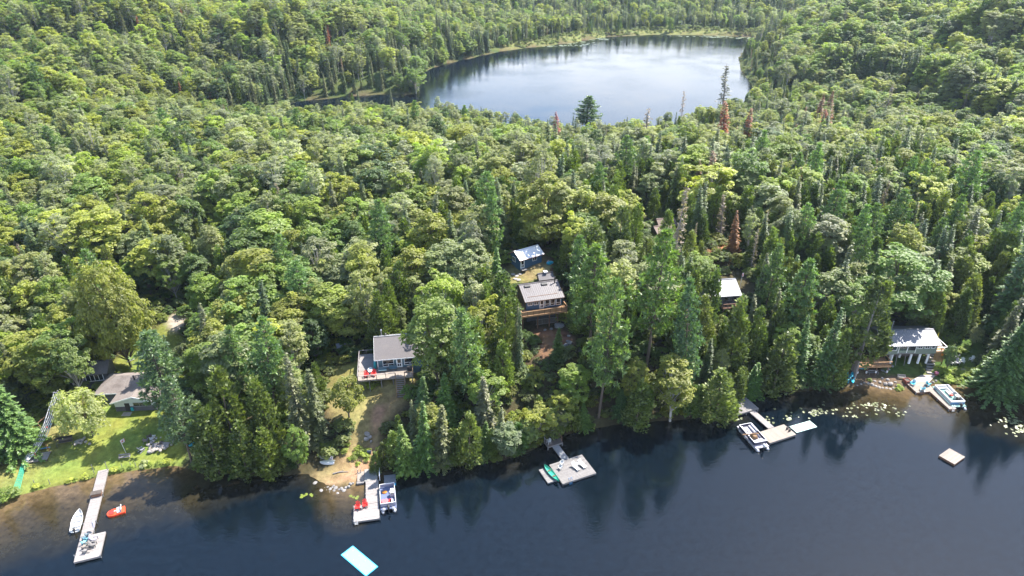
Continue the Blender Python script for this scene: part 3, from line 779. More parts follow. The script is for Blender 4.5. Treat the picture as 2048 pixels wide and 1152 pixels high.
# --- trees the photograph shows one by one: (kind, u, v of the foot, v of the top, width px, tint or None, label)
HERO = [
    ('maple', 262, 735, 522, 135, (0.105, 0.118, 0.022), 'large round yellow-green maple behind the tan-roofed cottage'),
    ('willow', 187, 872, 780, 100, (0.19, 0.20, 0.08), 'pale feathery willow on the lawn beside the stone heap'),
    ('pine', 350, 838, 655, 92, (0.062, 0.098, 0.05), 'blue-green pine against the right end of the tan-roofed cottage'),
    ('pine', 385, 930, 755, 85, (0.066, 0.10, 0.058), 'bluish pine overhanging the corner of the lawn at the water'),
    ('apple', 698, 836, 752, 72, (0.12, 0.12, 0.025), 'small yellow-green tree standing alone in the dry clearing'),
    ('fir', 815, 944, 848, 52, (0.075, 0.115, 0.03), 'bright green fir at the water right of the raft by the pontoon boat'),
    ('fir', 848, 938, 800, 50, None, 'dark fir at the shore behind the bright green fir'),
    ('fir', 846, 850, 750, 46, (0.06, 0.10, 0.035), 'young fir below the wooden stairs of the grey-roofed cottage'),
    ('fir', 890, 850, 742, 55, None, 'full young fir in the wood right of the wooden stairs'),
    ('spruce', 884, 932, 812, 46, (0.07, 0.08, 0.04), 'greyish spruce at the shore between the dark fir and the yellowish cedar'),
    ('cedar', 938, 924, 820, 62, (0.084, 0.110, 0.030), 'yellowish cedar at the water halfway between the two middle docks'),
    ('spruce', 970, 865, 748, 46, (0.085, 0.09, 0.06), 'pale spruce in the wood above the yellowish cedar'),
    ('broadleaf', 878, 770, 600, 118, (0.082, 0.122, 0.026), 'bright leafy tree hiding the right end of the grey-roofed cottage'),
    ('cedar', 952, 775, 632, 70, None, 'tall cedar between the grey-roofed cottage and the deck on stilts'),
    ('spruce', 1028, 742, 604, 22, None, 'left of two thin dark spruces below the deck on stilts'),
    ('spruce', 1038, 748, 610, 22, None, 'right of two thin dark spruces below the deck on stilts'),
    ('cedar', 1005, 745, 590, 62, (0.068, 0.089, 0.024), 'cedar left of the two thin spruces below the deck'),
    ('cedar', 965, 640, 520, 80, (0.066, 0.086, 0.025), 'broad cedar left of the navy cottage'),
    ('cedar', 1012, 660, 540, 70, None, 'cedar touching the left end of the navy cottage roof'),
    ('pine', 1197, 835, 553, 100, (0.082, 0.125, 0.045), 'towering light green pine right of the deck on stilts'),
    ('pine', 1180, 690, 488, 90, (0.078, 0.12, 0.035), 'fresh green pine just right of the navy cottage'),
    ('pine', 1292, 735, 452, 118, (0.075, 0.118, 0.035), 'broad fresh green pine behind the towering pine'),
    ('pine', 1366, 800, 552, 66, (0.055, 0.095, 0.052), 'slim bluish pine left of the tin-roofed cottage among trees'),
    ('cedar', 1172, 585, 428, 92, (0.066, 0.086, 0.028), 'brownish cedar behind the fresh green pine by the navy cottage'),
    ('cedar', 1228, 560, 405, 62, (0.068, 0.089, 0.035), 'brown-tinged cedar right of the bunkhouse clearing'),
    ('dead', 1340, 560, 362, 34, None, 'tall grey dying spruce left of the tin-roofed cottage'),
    ('poplar', 1077, 470, 296, 66, (0.09, 0.11, 0.045), 'tall bare-stemmed tree standing behind the small navy bunkhouse'),
    ('poplar', 1340, 842, 712, 88, (0.125, 0.135, 0.028), 'yellow birch leaning out over the water'),
    ('cedar', 1432, 838, 736, 84, (0.080, 0.105, 0.030), 'rounded cedar at the water beside the long plank dock'),
    ('cedar', 1272, 852, 756, 60, None, 'cedar at the water left of the yellow birch'),
    ('cedar', 1545, 785, 664, 74, (0.067, 0.088, 0.026), 'dense cedar at the shore right of the plank dock'),
    ('fir', 1594, 765, 628, 40, (0.05, 0.09, 0.03), 'slim fir behind the dense shore cedar'),
    ('fir', 1634, 772, 612, 52, (0.05, 0.088, 0.03), 'tall fir left of the big leaning cedars by the boathouse cottage'),
    ('cedar', 1660, 775, 655, 52, None, 'cedar just left of the leaning grey trunks'),
    ('oldcedar', 1706, 748, 555, 98, (0.062, 0.082, 0.026), 'big cedar with leaning grey trunks beside the stilted cottage'),
    ('cedar', 1455, 745, 590, 66, (0.074, 0.097, 0.028), 'tall cedar below the right end of the tin roof'),
    ('cedar', 1505, 735, 610, 50, None, 'cedar right of the tall one below the tin roof'),
    ('dead', 1626, 655, 572, 36, (0.26, 0.24, 0.23), 'bleached dead spruce above the two slim firs'),
    ('cedar', 1408, 655, 525, 46, None, 'tall cedar hiding the left part of the tin roof'),
    ('cedar', 1374, 650, 535, 52, (0.080, 0.105, 0.028), 'olive cedar beside the slim bluish pine before the tin roof'),
    ('cedar', 1330, 520, 415, 44, None, 'cedar standing before the small brown cabins'),
    ('broadleaf', 150, 775, 650, 100, None, 'full leafy tree hiding the left part of the dark grey cottage'),
    ('bigfir', 1985, 792, 622, 92, (0.055, 0.095, 0.032), 'wide layered fir on the shore right of the lakeside garden'),
    ('bigfir', 2038, 770, 520, 80, (0.05, 0.085, 0.03), 'tall fir at the edge of the wood behind the wide layered fir'),
    ('bigfir', 2064, 800, 650, 84, (0.045, 0.08, 0.03), 'fir at the far end of the shore beside the wide layered fir'),
    ('fir', 2000, 668, 470, 70, (0.045, 0.08, 0.03), 'slender fir in the wood above the wide layered fir'),
    ('apple', 1892, 740, 690, 30, (0.05, 0.085, 0.035), 'small bare-stemmed tree between the stone steps and the garden chairs'),
    ('apple', 1943, 692, 652, 28, (0.30, 0.12, 0.055), 'small orange-leaved tree on the grass behind the garden'),
    ('pine', 1172, 262, 190, 58, (0.05, 0.085, 0.042), 'lone pine standing out against the far lake'),
    ('dead', 1443, 232, 126, 30, (0.10, 0.10, 0.08), 'tall thin spire of a dying spruce against the far lake'),
    ('dead', 1362, 250, 180, 16, None, 'thin bare snag on the far lakeshore beside the dying spire'),
    ('rust', 1441, 330, 200, 46, (0.22, 0.068, 0.032), 'tallest rust-red spruce in front of the far lake'),
    ('rust', 1482, 338, 214, 36, (0.20, 0.07, 0.036), 'rust-red spruce just right of the tallest rust-red one'),
    ('rust', 1115, 310, 222, 30, (0.19, 0.04, 0.025), 'dark red spruce left of the lone pine by the far lake'),
    ('rust', 1628, 262, 186, 24, (0.17, 0.07, 0.04), 'rust-brown spruce at the foot of the far hillside'),
    ('rust', 1651, 248, 180, 24, (0.17, 0.07, 0.035), 'small rust-brown spruce right of its twin at the far hillside'),
    ('rust', 1598, 268, 212, 18, (0.16, 0.05, 0.03), 'short rust-red spruce left of the rust-brown pair'),
    ('rust', 1643, 275, 218, 30, (0.26, 0.085, 0.035), 'squat rust-orange spruce below the rust-brown pair'),
    ('dead', 1285, 310, 214, 34, (0.2, 0.15, 0.12), 'pale brown leafless spruce right of the lone pine'),
    ('rust', 1418, 420, 300, 44, (0.20, 0.13, 0.10), 'pinkish dry larch in the middle of the right-hand wood'),
    ('dead', 1366, 360, 285, 34, (0.17, 0.11, 0.09), 'pinkish-brown dead spruce below the rust-red ones'),
    ('rust', 1508, 430, 385, 26, (0.22, 0.11, 0.05), 'orange-brown dry conifer top above the fallen logs'),
    ('dead', 1765, 240, 165, 22, (0.12, 0.10, 0.09), 'leaning bare snag on the right hillside edge'),
    ('rust', 1500, 425, 335, 30, (0.17, 0.12, 0.08), 'faded brown conifer in the right-hand wood above the orange-brown top'),
    ('rust', 1390, 410, 320, 30, (0.16, 0.11, 0.08), 'faded brown conifer left of the pinkish dry larch'),
    ('rust', 1465, 505, 420, 28, (0.20, 0.10, 0.05), 'brown withered conifer beside the fallen logs'),
    ('rust', 1572, 405, 345, 24, (0.18, 0.11, 0.07), 'thin faded brown conifer far right of the pinkish larch'),
    ('dead', 1440, 480, 385, 22, (0.16, 0.13, 0.11), 'bare grey trunk rising from the red brush'),
    ('broadleaf', 874, 335, 230, 48, (0.035, 0.065, 0.02), 'dark round tree among paler ones before the far lake'),
    ('bigfir', 38, 905, 745, 96, (0.06, 0.105, 0.035), 'bushy green conifer left of the overhead cables'),
    ('broadleaf', 112, 800, 672, 84, (0.11, 0.14, 0.028), 'sunlit leafy tree above the play tower'),
    ('broadleaf', 165, 790, 668, 80, (0.07, 0.105, 0.028), 'leafy tree between the play tower and the hidden grey cottage'),
    ('cedar', 440, 945, 800, 80, (0.060, 0.082, 0.026), 'dark cedar at the water right of the bluish pine'),
    ('cedar', 495, 950, 840, 66, (0.058, 0.080, 0.022), 'low dark cedar at the tip of the wooded point'),
    ('cedar', 545, 950, 850, 62, (0.080, 0.105, 0.022), 'yellow-green cedar at the tip of the wooded point'),
    ('broadleaf', 598, 935, 852, 58, (0.075, 0.125, 0.024), 'bright bushy tree beside the two overturned boats'),
    ('cedar', 470, 905, 730, 84, (0.069, 0.090, 0.024), 'olive cedar in the middle of the wooded point'),
    ('cedar', 548, 900, 740, 66, (0.072, 0.095, 0.026), 'olive cedar nearer the dry path on the wooded point'),
    ('spruce', 612, 895, 700, 54, (0.065, 0.072, 0.038), 'tall greyish spruce on the wooded point by the dry path'),
    ('spruce', 640, 880, 735, 48, (0.06, 0.072, 0.035), 'greyish spruce at the left edge of the dry path'),
    ('pine', 330, 780, 660, 60, (0.055, 0.09, 0.048), 'smaller pine touching the ridge of the tan roof'),
    ('poplar', 600, 760, 640, 62, (0.15, 0.15, 0.06), 'pale yellow-leaved tree left of the grey-roofed cottage'),
    ('broadleaf', 600, 560, 455, 60, (0.15, 0.14, 0.022), 'yellow-leaved tree high in the wood left of centre'),
    ('broadleaf', 45, 560, 450, 74, (0.14, 0.155, 0.024), 'lime-yellow tree near the left edge of the wood'),
    ('broadleaf', 212, 500, 385, 60, (0.135, 0.13, 0.022), 'golden-green upright tree left of the broad maple, further up the slope'),
    ('poplar', 490, 640, 515, 70, (0.115, 0.12, 0.03), 'olive-yellow tree right of the driveway'),
    ('broadleaf', 428, 650, 545, 74, (0.09, 0.14, 0.025), 'fresh green tree right of the driveway gap'),
]
HERO_PT = []
for i, (kind, u, v, vt, wpx, tint, lab) in enumerate(HERO):
    z = 5.0
    for _ in range(12):
        pnt = at(u, v, z); z = 0.5 * z + 0.5 * max(hz(pnt.x, pnt.y), 0.05)
    pnt = at(u, v, z)
    lo, hi_ = 0.5, 45.0
    for _ in range(30):                           # height so that the top lands at the pixel row vt
        mid = (lo + hi_) / 2
        if proj(pnt.x, pnt.y, z + mid)[1] > vt: lo = mid
        else: hi_ = mid
    H = lo
    dep = proj(pnt.x, pnt.y, z + H / 2)[2]
    var = i % len(PROTO[kind]); pr = PROTO[kind][var]
    s = H / pr['H']
    sw = (wpx / 2 * dep / F) / (pr['R'] * s)
    HERO_PT.append((pnt.x, pnt.y, max(wpx / 2 * dep / F, 1.0)))
    tl = TINT.get(kind, TINT['broadleaf'])
    put_tree(kind, var, pnt.x, pnt.y, z - 0.1, s, sw, RNG.uniform(0, 6.28), (tuple(c * 1.22 for c in tint) if False and tint and kind not in ('rust', 'dead') else tint) or tl[i % len(tl)], lab, None, True)
HERO_PT = np.array(HERO_PT)

# --- the forest: things kept in sight (pixel box, depth of the thing behind) and clearings kept free
KEEP = [(700, 655, 832, 790, 128), (1012, 478, 1114, 650, 165), (1062, 600, 1135, 712, 132), (1442, 538, 1488, 614, 152), (1682, 650, 1880, 775, 128), (1860, 650, 1960, 780, 120),
        (190, 745, 322, 835, 133), (182, 735, 206, 766, 145), (20, 800, 380, 1010, 128), (625, 880, 770, 985, 112), (1085, 840, 1125, 900, 112), (650, 690, 760, 830, 126), (1295, 438, 1352, 470, 185),
        (1460, 790, 1540, 850, 118), (90, 790, 140, 860, 130), (300, 590, 372, 680, 160), (672, 676, 712, 700, 140), (1435, 465, 1470, 510, 175), (1000, 510, 1120, 560, 146)]
FREE = [Z_LAWN, Z_LAWN2, Z_GRAVEL, Z_CLEAR, Z_YARD, Z_YARDG, Z_DIRT2, Z_BUNK]
FOOT = [(-20.5, 112.5, 7.5), (-28, 108, 5.5), (-71, 107, 7), (-74, 112, 6), (at(180, 768, 3.6).x, at(180, 768, 3.6).y + 2, 4), (6, 125, 6.5), (6, 119, 4), (6.5, 145, 5), (49, 136, 7), (83, 122, 8), (74, 120, 5), (6.5, 136, 3), (33, 170, 5), (34, 175, 5)]

def jitter_grid(x0, x1, y0, y1, s, rng):
    xs = np.arange(x0, x1, s); ys = np.arange(y0, y1, s * 0.87)
    X, Y = np.meshgrid(xs, ys)
    X = X + (np.arange(len(ys))[:, None] % 2) * s / 2
    Q = np.stack([X.ravel(), Y.ravel()], 1)
    return Q + rng.uniform(-0.38, 0.38, Q.shape) * s

cand = np.vstack([jitter_grid(-330, 330, 84, 345, 4.6, RNG), jitter_grid(30, 112, 96, 225, 5.2, RNG) + 1.7, jitter_grid(-480, 480, 345, 620, 5.6, RNG), jitter_grid(-760, 760, 620, 1000, 6.8, RNG)])
dn, df = sdf(cand, near_poly), sdf(cand, far_poly)
hh = height(cand)
u, v, dep = proj(cand[:, 0], cand[:, 1], hh)
_, vt, _ = proj(cand[:, 0], cand[:, 1], hh + 16)
ok = (dn > 1.0) & (df > np.where((cand[:, 0] < -15) & (cand[:, 1] > 370), 0.8, 3.0)) & (u > -90) & (u < 2140) & (dep > 20) & (v > -60) & (vt < 1170)
ok &= ~((df < 16 + 6 * wob(cand, 14)) & (cand[:, 1] > 545) & (cand[:, 0] > -30) & (cand[:, 0] < 240) & (RNG.uniform(size=len(cand)) < 0.85))
ok &= ~((cand[:, 0] > -176) & (cand[:, 0] < -38) & (cand[:, 1] > 292) & (cand[:, 1] < 350) & (df < 24 + 5 * wob(cand, 12)) & (RNG.uniform(size=len(cand)) < 0.97))
for poly in FREE: ok &= sdf(cand, poly) > 0.6
for x, y, r in FOOT: ok &= np.hypot(cand[:, 0] - x, cand[:, 1] - y) > r
for x, y, r in HERO_PT: ok &= np.hypot(cand[:, 0] - x, cand[:, 1] - y) > 0.75 * r + 0.9
cand, dn, df, hh, dep, u, v = cand[ok], dn[ok], df[ok], hh[ok], dep[ok], u[ok], v[ok]

KINDS_ = ['broadleaf', 'poplar', 'cedar', 'spruce', 'fir', 'pine', 'dead', 'rust']
def mix(x, y, dn, df):
    if y < 172:
        if x > 14: pr = (.12, .05, .50, .19, .09, .025, .025, 0)
        elif x > -45: pr = (.36, .10, .30, .14, .06, .03, .01, 0)
        else: pr = (.52, .12, .16, .10, .05, .03, .02, 0)
    elif y < 345:
        if x > 10 and x < 150 and y < 235: pr = (.19, .10, .34, .24, .07, .01, .04, .01)
        elif x > 10 and x < 150: pr = (.40, .22, .13, .16, .02, 0, .05, .02)
        elif x >= 150: pr = (.80, .06, .04, .09, 0, 0, .01, 0)
        else: pr = (.56, .26, .02, .115, .01, .005, .025, .005)
        if df < 14: pr = (.30, .30, .08, .25, 0, 0, .06, .01)
    else:
        if df < 22: pr = (.12, .12, .1, .60, .03, 0, .03, 0)
        elif y > 620: pr = (.30, .15, .05, .48, 0, 0, .02, 0)
        elif x < 40: pr = (.52, .22, .02, .20, 0, 0, .03, .01)
        else: pr = (.86, .05, .01, .07, 0, 0, .01, 0)
    return pr
rows = []
for i in range(len(cand)):
    x, y = cand[i]
    pr = np.array(mix(x, y, dn[i], df[i])); pr = np.cumsum(pr / pr.sum())
    k = KINDS_[int(np.searchsorted(pr, RNG.uniform()))]
    var = int(RNG.integers(len(PROTO[k]))); P0 = PROTO[k][var]
    H = {'broadleaf': RNG.triangular(6.5, 12, 18.5), 'poplar': RNG.uniform(9.5, 18), 'cedar': RNG.uniform(8, 15.5), 'spruce': RNG.triangular(9, 14, 20), 'fir': RNG.uniform(6, 12), 'pine': RNG.uniform(16, 22), 'dead': RNG.uniform(8, 15), 'rust': RNG.uniform(8, 14)}[k]
    if dn[i] < 6: H *= 0.72
    if 128 < x < 202 and 262 < y < 376: H *= 0.72
    if x < -38 and x > -176 and y > 262 and y < 350: H *= 0.5 + 0.4 * min(1, max(0, (335 - y) / 70))
    elif y < 345 and x < 165: H *= 0.48 + 0.52 * min(1, df[i] / 75)
    elif df[i] < 14: H *= 0.85
    if y > 345 and x > -40 and df[i] < 40: H *= 0.85
    s = H / P0['H']; sw = RNG.uniform(0.9, 1.2)
    if k in ('broadleaf', 'poplar'): sw *= RNG.uniform(0.85, 1.5)
    r_px = P0['R'] * s * sw * F / dep[i]
    ut, vtop, _ = proj(x, y, hh[i] + H)
    bad = False
    for x0, y0, x1, y1, dd in KEEP:
        if dep[i] < dd and max(u[i], ut) + r_px * 0.8 > x0 and min(u[i], ut) - r_px * 0.8 < x1 and v[i] > y0 and vtop < y1:
            bad = True; break
    if bad: continue
    tl = TINT[k]; t = np.array(tl[int(RNG.integers(len(tl)))]) * RNG.uniform(0.75, 1.22)
    if k == 'broadleaf':
        q = RNG.uniform()
        if q < 0.05: t = np.array((0.14, 0.14, 0.024))
        elif q < 0.09: t = np.array((0.036, 0.066, 0.02))
        elif q < 0.095: t = np.array((0.15, 0.13, 0.07))
    rows.append((dep[i], k, var, x, y, hh[i] - 0.1, s, sw, RNG.uniform(0, 6.28), tuple(float(a) for a in t), dn[i]))
# dark spruces along the foot of the right hillside and down the left shore of the far lake
def lerp_line(line, step):
    for (ax, ay), (bx, by) in zip(line[:-1], line[1:]):
        ln = math.hypot(bx - ax, by - ay)
        for k in range(int(ln / step)): yield ax + (bx - ax) * k * step / ln, ay + (by - ay) * k * step / ln
lines_ = [([(142, 398), (165, 392), (190, 381), (200, 360), (204, 330), (207, 300), (212, 276), (224, 262)], 3.1, 3, 1.05)]
fl = [tuple(q) for q in W2([(836, 186), (836, 160), (848, 139), (898, 123), (985, 104)])]
lines_.append((fl, 2.6, 2, 0.9))
for line, st_, nrow, hs_ in lines_:
    for x, y in lerp_line(line, st_):
        for r_ in range(nrow):
            xx, yy = x + RNG.normal() * 0.9 + (2.6 * r_ if line is not fl else -1.8 * r_), y + RNG.normal() * 0.9 + 2.6 * r_
            k = 'spruce' if RNG.uniform() < 0.78 else 'broadleaf'; var = int(RNG.integers(len(PROTO[k]))); P0 = PROTO[k][var]; z = hz(xx, yy)
            if z < 0.02: continue
            s = RNG.uniform(11, 18) * hs_ / P0['H']; dd_ = proj(xx, yy, z)[2]; tl = TINT[k]; s *= 0.75 if xx < 172 and line is not fl else 1.0
            rows.append((dd_, k, var, xx, yy, z - 0.15, s, RNG.uniform(1.0, 1.4), RNG.uniform(0, 6.28), tuple(float(a) for a in tl[int(RNG.integers(2))]), 30.0))
# cedars and firs crowding the water's edge
seglen = 0.0
for (ax, ay), (bx, by) in zip(near_w[:-1], near_w[1:]):
    ln = math.hypot(bx - ax, by - ay); t = -seglen
    while t < ln:
        if t >= 0:
            x = ax + (bx - ax) * t / ln + RNG.normal() * 0.3; y = ay + (by - ay) * t / ln + RNG.uniform(0.5, 1.6)
            pt = np.array([[x, y]]); z = hz(x, y)
            okk = all(sdf(pt, poly)[0] > 0.7 for poly in FREE) and np.min(np.hypot(HERO_PT[:, 0] - x, HERO_PT[:, 1] - y) - 0.55 * HERO_PT[:, 2]) > 0.4 and sdf(pt, near_poly)[0] > 0.15
            uu, vv_, dd_ = proj(x, y, z)
            if okk and not any(x0 - 8 < uu < x1 + 8 and y0 - 6 < vv_ < y1 + 60 and dd_ < dd for x0, y0, x1, y1, dd in KEEP):
                k = str(RNG.choice(['cedar', 'cedar', 'cedar', 'broadleaf', 'fir'])); var = int(RNG.integers(len(PROTO[k]))); P0 = PROTO[k][var]
                s = RNG.uniform(4.2, 8.5) / P0['H']; tl = TINT[k]
                rows.append((dd_, k, var, x, y, z - 0.15, s, RNG.uniform(1.1, 1.5), RNG.uniform(0, 6.28), tuple(float(a) * RNG.uniform(0.8, 1.1) for a in tl[int(RNG.integers(len(tl)))]), 1.0))
        t += RNG.uniform(1.7, 2.7)
    seglen = ln - (t - 0) if t < ln else 0.0
rows.sort(key=lambda r: r[0])

def region(k, x, y, dn_, s, t):
    sp = {'broadleaf': 'rounded leafy tree', 'poplar': 'slender pale-leaved tree', 'cedar': 'dense cedar', 'spruce': 'narrow spruce', 'fir': 'layered fir', 'pine': 'soft-needled pine', 'dead': 'bare dead tree', 'rust': 'withered rusty spruce'}[k]
    if y < 172:
        shore = dn_ < 7
        where = ('left of the tan-roofed cottage' if x < -78 else 'behind the tan-roofed cottage' if x < -55 and y > 112 else 'on the wooded point' if x < -27 and y < 112 else 'up the slope left of the grey roof' if x < -27 else
                 'around the navy buildings' if x < 12 else 'between the navy and tin-roofed cottages' if x < 38 else 'around the tin-roofed cottage' if x < 62 else 'left of the stilted cottage' if x < 80 else 'behind the stilted cottage')
        if shore: where = 'at the water ' + ('on the wooded point' if x < -27 else 'between the two middle docks' if x < 8 else 'between the chair platform and plank dock' if x < 38 else 'beyond the plank dock')
    elif y < 345:
        where = ('on the slope far behind the tan roof' if x < -100 else 'on the wooded neck, left part' if x < -40 else 'on the wooded neck below the far lake' if x < 20 else 'in the wood with red spruces' if x < 150 else 'at the foot of the right hillside')
    else:
        where = 'on the hillside left of the far lake' if x < -20 and y < 640 else 'on the hillside right of the far lake' if x > 100 and y < 640 else 'on the far shore of the far lake'
    if k in ('dead', 'rust'): hue = ''
    else:
        q = t[0] / t[1]; lum = t[1]
        hue = ('yellowish ' if q > 0.93 else 'pale ' if t[2] / t[1] > 0.42 and k in ('broadleaf', 'poplar') else 'deep green ' if lum < 0.085 else 'bright green ' if lum > 0.13 else 'mid-green ')
    size = 'tall ' if s > 1.08 else 'low ' if s < 0.82 else ''
    return f'{size}{hue}{sp} {where}', f'{size}{hue}{sp}s {where}'.replace('spruces', 'spruces')

LIM = {'broadleaf': 290, 'poplar': 285, 'cedar': 270, 'spruce': 270, 'fir': 270, 'pine': 230, 'dead': 280, 'rust': 270}
cnt = {k: 0 for k in LIM}
rest = []
for r in rows:
    dp, k, var, x, y, z, s, sw, rz, t, dnv = r
    if cnt[k] < LIM[k] and dp < 420:
        cnt[k] += 1
        lab, grp = region(k, x, y, dnv, s, t)
        put_tree(k, var, x, y, z, s, sw, rz, t, lab, grp, dp < 150)
    else:
        rest.append(r)
print('trees as objects', cnt, 'rest', len(rest))

def scatter(name, items, label):
    """items: (mesh, x, y, z, sx, sz, rz, tint): one object whose points carry the trees"""
    protos = sorted({it[0].name for it in items}); idx = {nme: i for i, nme in enumerate(protos)}
    coll = bpy.data.collections.new(name + '_models')
    for i, nme in enumerate(protos):
        coll.objects.link(bpy.data.objects.new(f'{i:02d}_{name}', bpy.data.meshes[nme]))
    me = bpy.data.meshes.new(name)
    n_ = len(items)
    me.vertices.add(n_)
    me.vertices.foreach_set('co', np.array([it[1:4] for it in items], np.float32).ravel())
    def at_(nm, typ, data, key):
        a_ = me.attributes.new(nm, typ, 'POINT'); a_.data.foreach_set(key, np.asarray(data).ravel())
    at_('pick', 'INT', np.array([idx[it[0].name] for it in items], np.int32), 'value')
    at_('rot', 'FLOAT_VECTOR', np.array([(0, 0, it[6]) for it in items], np.float32), 'vector')
    at_('scl', 'FLOAT_VECTOR', np.array([(it[4], it[4], it[5]) for it in items], np.float32), 'vector')
    at_('tint', 'FLOAT_VECTOR', np.array([it[7] for it in items], np.float32), 'vector')
    o = link(bpy.data.objects.new(name, me))
    tag(o, label, kind='stuff')
    g = bpy.data.node_groups.new(name, 'GeometryNodeTree')
    g.interface.new_socket('Geometry', in_out='INPUT', socket_type='NodeSocketGeometry')
    g.interface.new_socket('Geometry', in_out='OUTPUT', socket_type='NodeSocketGeometry')
    gi, go = g.nodes.new('NodeGroupInput'), g.nodes.new('NodeGroupOutput')
    ci = g.nodes.new('GeometryNodeCollectionInfo'); ci.inputs['Collection'].default_value = coll
    ci.inputs['Separate Children'].default_value = True; ci.inputs['Reset Children'].default_value = True
    ip = g.nodes.new('GeometryNodeInstanceOnPoints'); ip.inputs['Pick Instance'].default_value = True
    def na(nm, typ):
        x_ = g.nodes.new('GeometryNodeInputNamedAttribute'); x_.data_type = typ; x_.inputs['Name'].default_value = nm
        return next(s_ for s_ in x_.outputs if s_.enabled and s_.name == 'Attribute')
    g.links.new(gi.outputs[0], ip.inputs['Points']); g.links.new(ci.outputs[0], ip.inputs['Instance'])
    g.links.new(na('pick', 'INT'), ip.inputs['Instance Index'])
    g.links.new(na('rot', 'FLOAT_VECTOR'), ip.inputs['Rotation']); g.links.new(na('scl', 'FLOAT_VECTOR'), ip.inputs['Scale'])
    g.links.new(ip.outputs[0], go.inputs[0])
    o.modifiers.new('scatter', 'NODES').node_group = g
    return o

scatter('distant_forest', [(PROTO[k][var]['both'], x, y, z, s * sw, s, rz, bright(k, t)) for _, k, var, x, y, z, s, sw, rz, t, _d in rest], 'unbroken forest of mixed trees on the far slopes')

# undergrowth under and between the trees, marsh plants by the far lake
ug = []
q = np.vstack([jitter_grid(-125, 130, 84, 172, 1.9, RNG), jitter_grid(-190, 190, 172, 300, 3.4, RNG)])
d1, d2, h1 = sdf(q, near_poly), sdf(q, far_poly), height(q)
uu, vv, dd_ = proj(q[:, 0], q[:, 1], h1)
keep = (d1 > 0.3) & (d2 > 0.5) & (uu > -60) & (uu < 2110)
for poly in FREE: keep &= sdf(q, poly) > 0.2
for x, y, r in FOOT: keep &= np.hypot(q[:, 0] - x, q[:, 1] - y) > r * 0.8
for (x, y), z in zip(q[keep], h1[keep]):
    if RNG.uniform() < 0.2: continue
    var = int(RNG.integers(2)); s = RNG.uniform(0.6, 1.25)
    t = np.array(TINT['broadleaf'][int(RNG.integers(7))]) * RNG.uniform(0.65, 1.05)
    ug.append((PROTO['bush'][var]['both'], x, y, z - 0.15, s * RNG.uniform(0.9, 1.4), s, RNG.uniform(0, 6.28), tuple(t)))
q = jitter_grid(-230, 250, 300, 680, 3.6, RNG)
d2, h1 = sdf(q, far_poly), height(q)
keep = (d2 > 0.6) & (d2 < 24) & (((q[:, 1] > 545) & (q[:, 0] > -30)) | (q[:, 1] < 352) | ((d2 < 5) & (q[:, 0] > 30)))
for (x, y), z in zip(q[keep], h1[keep]):
    var = int(RNG.integers(2)); s = RNG.uniform(0.4, 1.0)
    t = np.array((0.11, 0.135, 0.04)) * RNG.uniform(0.7, 1.2)
    ug.append((PROTO['bush'][var]['both'], x, y, z - 0.15, s * 1.5, s, RNG.uniform(0, 6.28), tuple(t)))
scatter('undergrowth', ug, 'low leafy undergrowth between the tree trunks and along the banks')
# ------------------------------------------------------------------ building and dock materials
wood = dict(stretch=(1.2, 1.2, 6), bump=0.25)
M['grey_wood'] = simple('weathered_grey_wood', (0.165, 0.155, 0.15), 0.85, var=0.3, scale=4, dirt=(0.16, 0.15, 0.14))
M['pale_wood'] = simple('pale_deck_wood', (0.225, 0.19, 0.16), 0.8, var=0.25, scale=4, dirt=(0.23, 0.2, 0.17))
M['white_wood'] = simple('bleached_dock_wood', (0.225, 0.205, 0.195), 0.8, var=0.22, scale=4, dirt=(0.25, 0.23, 0.22))
M['dark_wood'] = simple('dark_old_wood', (0.085, 0.07, 0.06), 0.9, var=0.35, scale=4)
M['new_wood'] = simple('new_orange_wood', (0.33, 0.19, 0.095), 0.75, var=0.25, scale=4)
M['brown_wood'] = simple('brown_wood', (0.16, 0.085, 0.05), 0.8, var=0.3, scale=4)
M['red_wood'] = simple('red_brown_wood', (0.22, 0.07, 0.05), 0.8, var=0.3, scale=4)
M['white'] = simple('white_paint', (0.78, 0.78, 0.77), 0.5, var=0.06)
M['plastic_white'] = simple('white_plastic', (0.52, 0.52, 0.51), 0.45, var=0.08)
M['navy'] = simple('navy_siding', (0.045, 0.105, 0.19), 0.6, var=0.2, scale=2, stretch=(0.5, 0.5, 9))
M['teal_grey'] = simple('slate_blue_siding', (0.08, 0.145, 0.18), 0.6, var=0.2, scale=2, stretch=(0.5, 0.5, 9))
M['sage'] = simple('sage_green_siding', (0.17, 0.205, 0.165), 0.65, var=0.2, scale=2, stretch=(7, 7, 0.4))
M['pale_siding'] = simple('pale_grey_green_siding', (0.42, 0.46, 0.42), 0.65, var=0.12, scale=2, stretch=(0.5, 0.5, 8))
M['grey_wall'] = simple('dark_grey_wall', (0.075, 0.075, 0.082), 0.8, var=0.25)
M['brown_wall'] = simple('brown_board_wall', (0.13, 0.085, 0.06), 0.8, var=0.3, scale=2, stretch=(6, 6, 0.4))
M['shingle_grey'] = simple('grey_shingles', (0.105, 0.095, 0.095), 0.95, var=0.28, scale=6, dirt=(0.14, 0.125, 0.115), dscale=0.5)
M['shingle_tan'] = simple('tan_shingles', (0.165, 0.14, 0.125), 0.95, var=0.25, scale=6, dirt=(0.09, 0.072, 0.065), dscale=0.4)
M['tin'] = simple('bare_tin_roofing', (0.165, 0.168, 0.185), 0.5, metal=0.3, var=0.12, scale=2, dirt=(0.16, 0.16, 0.175), dscale=0.4)
M['white_tin'] = simple('white_tin_roofing', (0.74, 0.71, 0.72), 0.45, var=0.08)
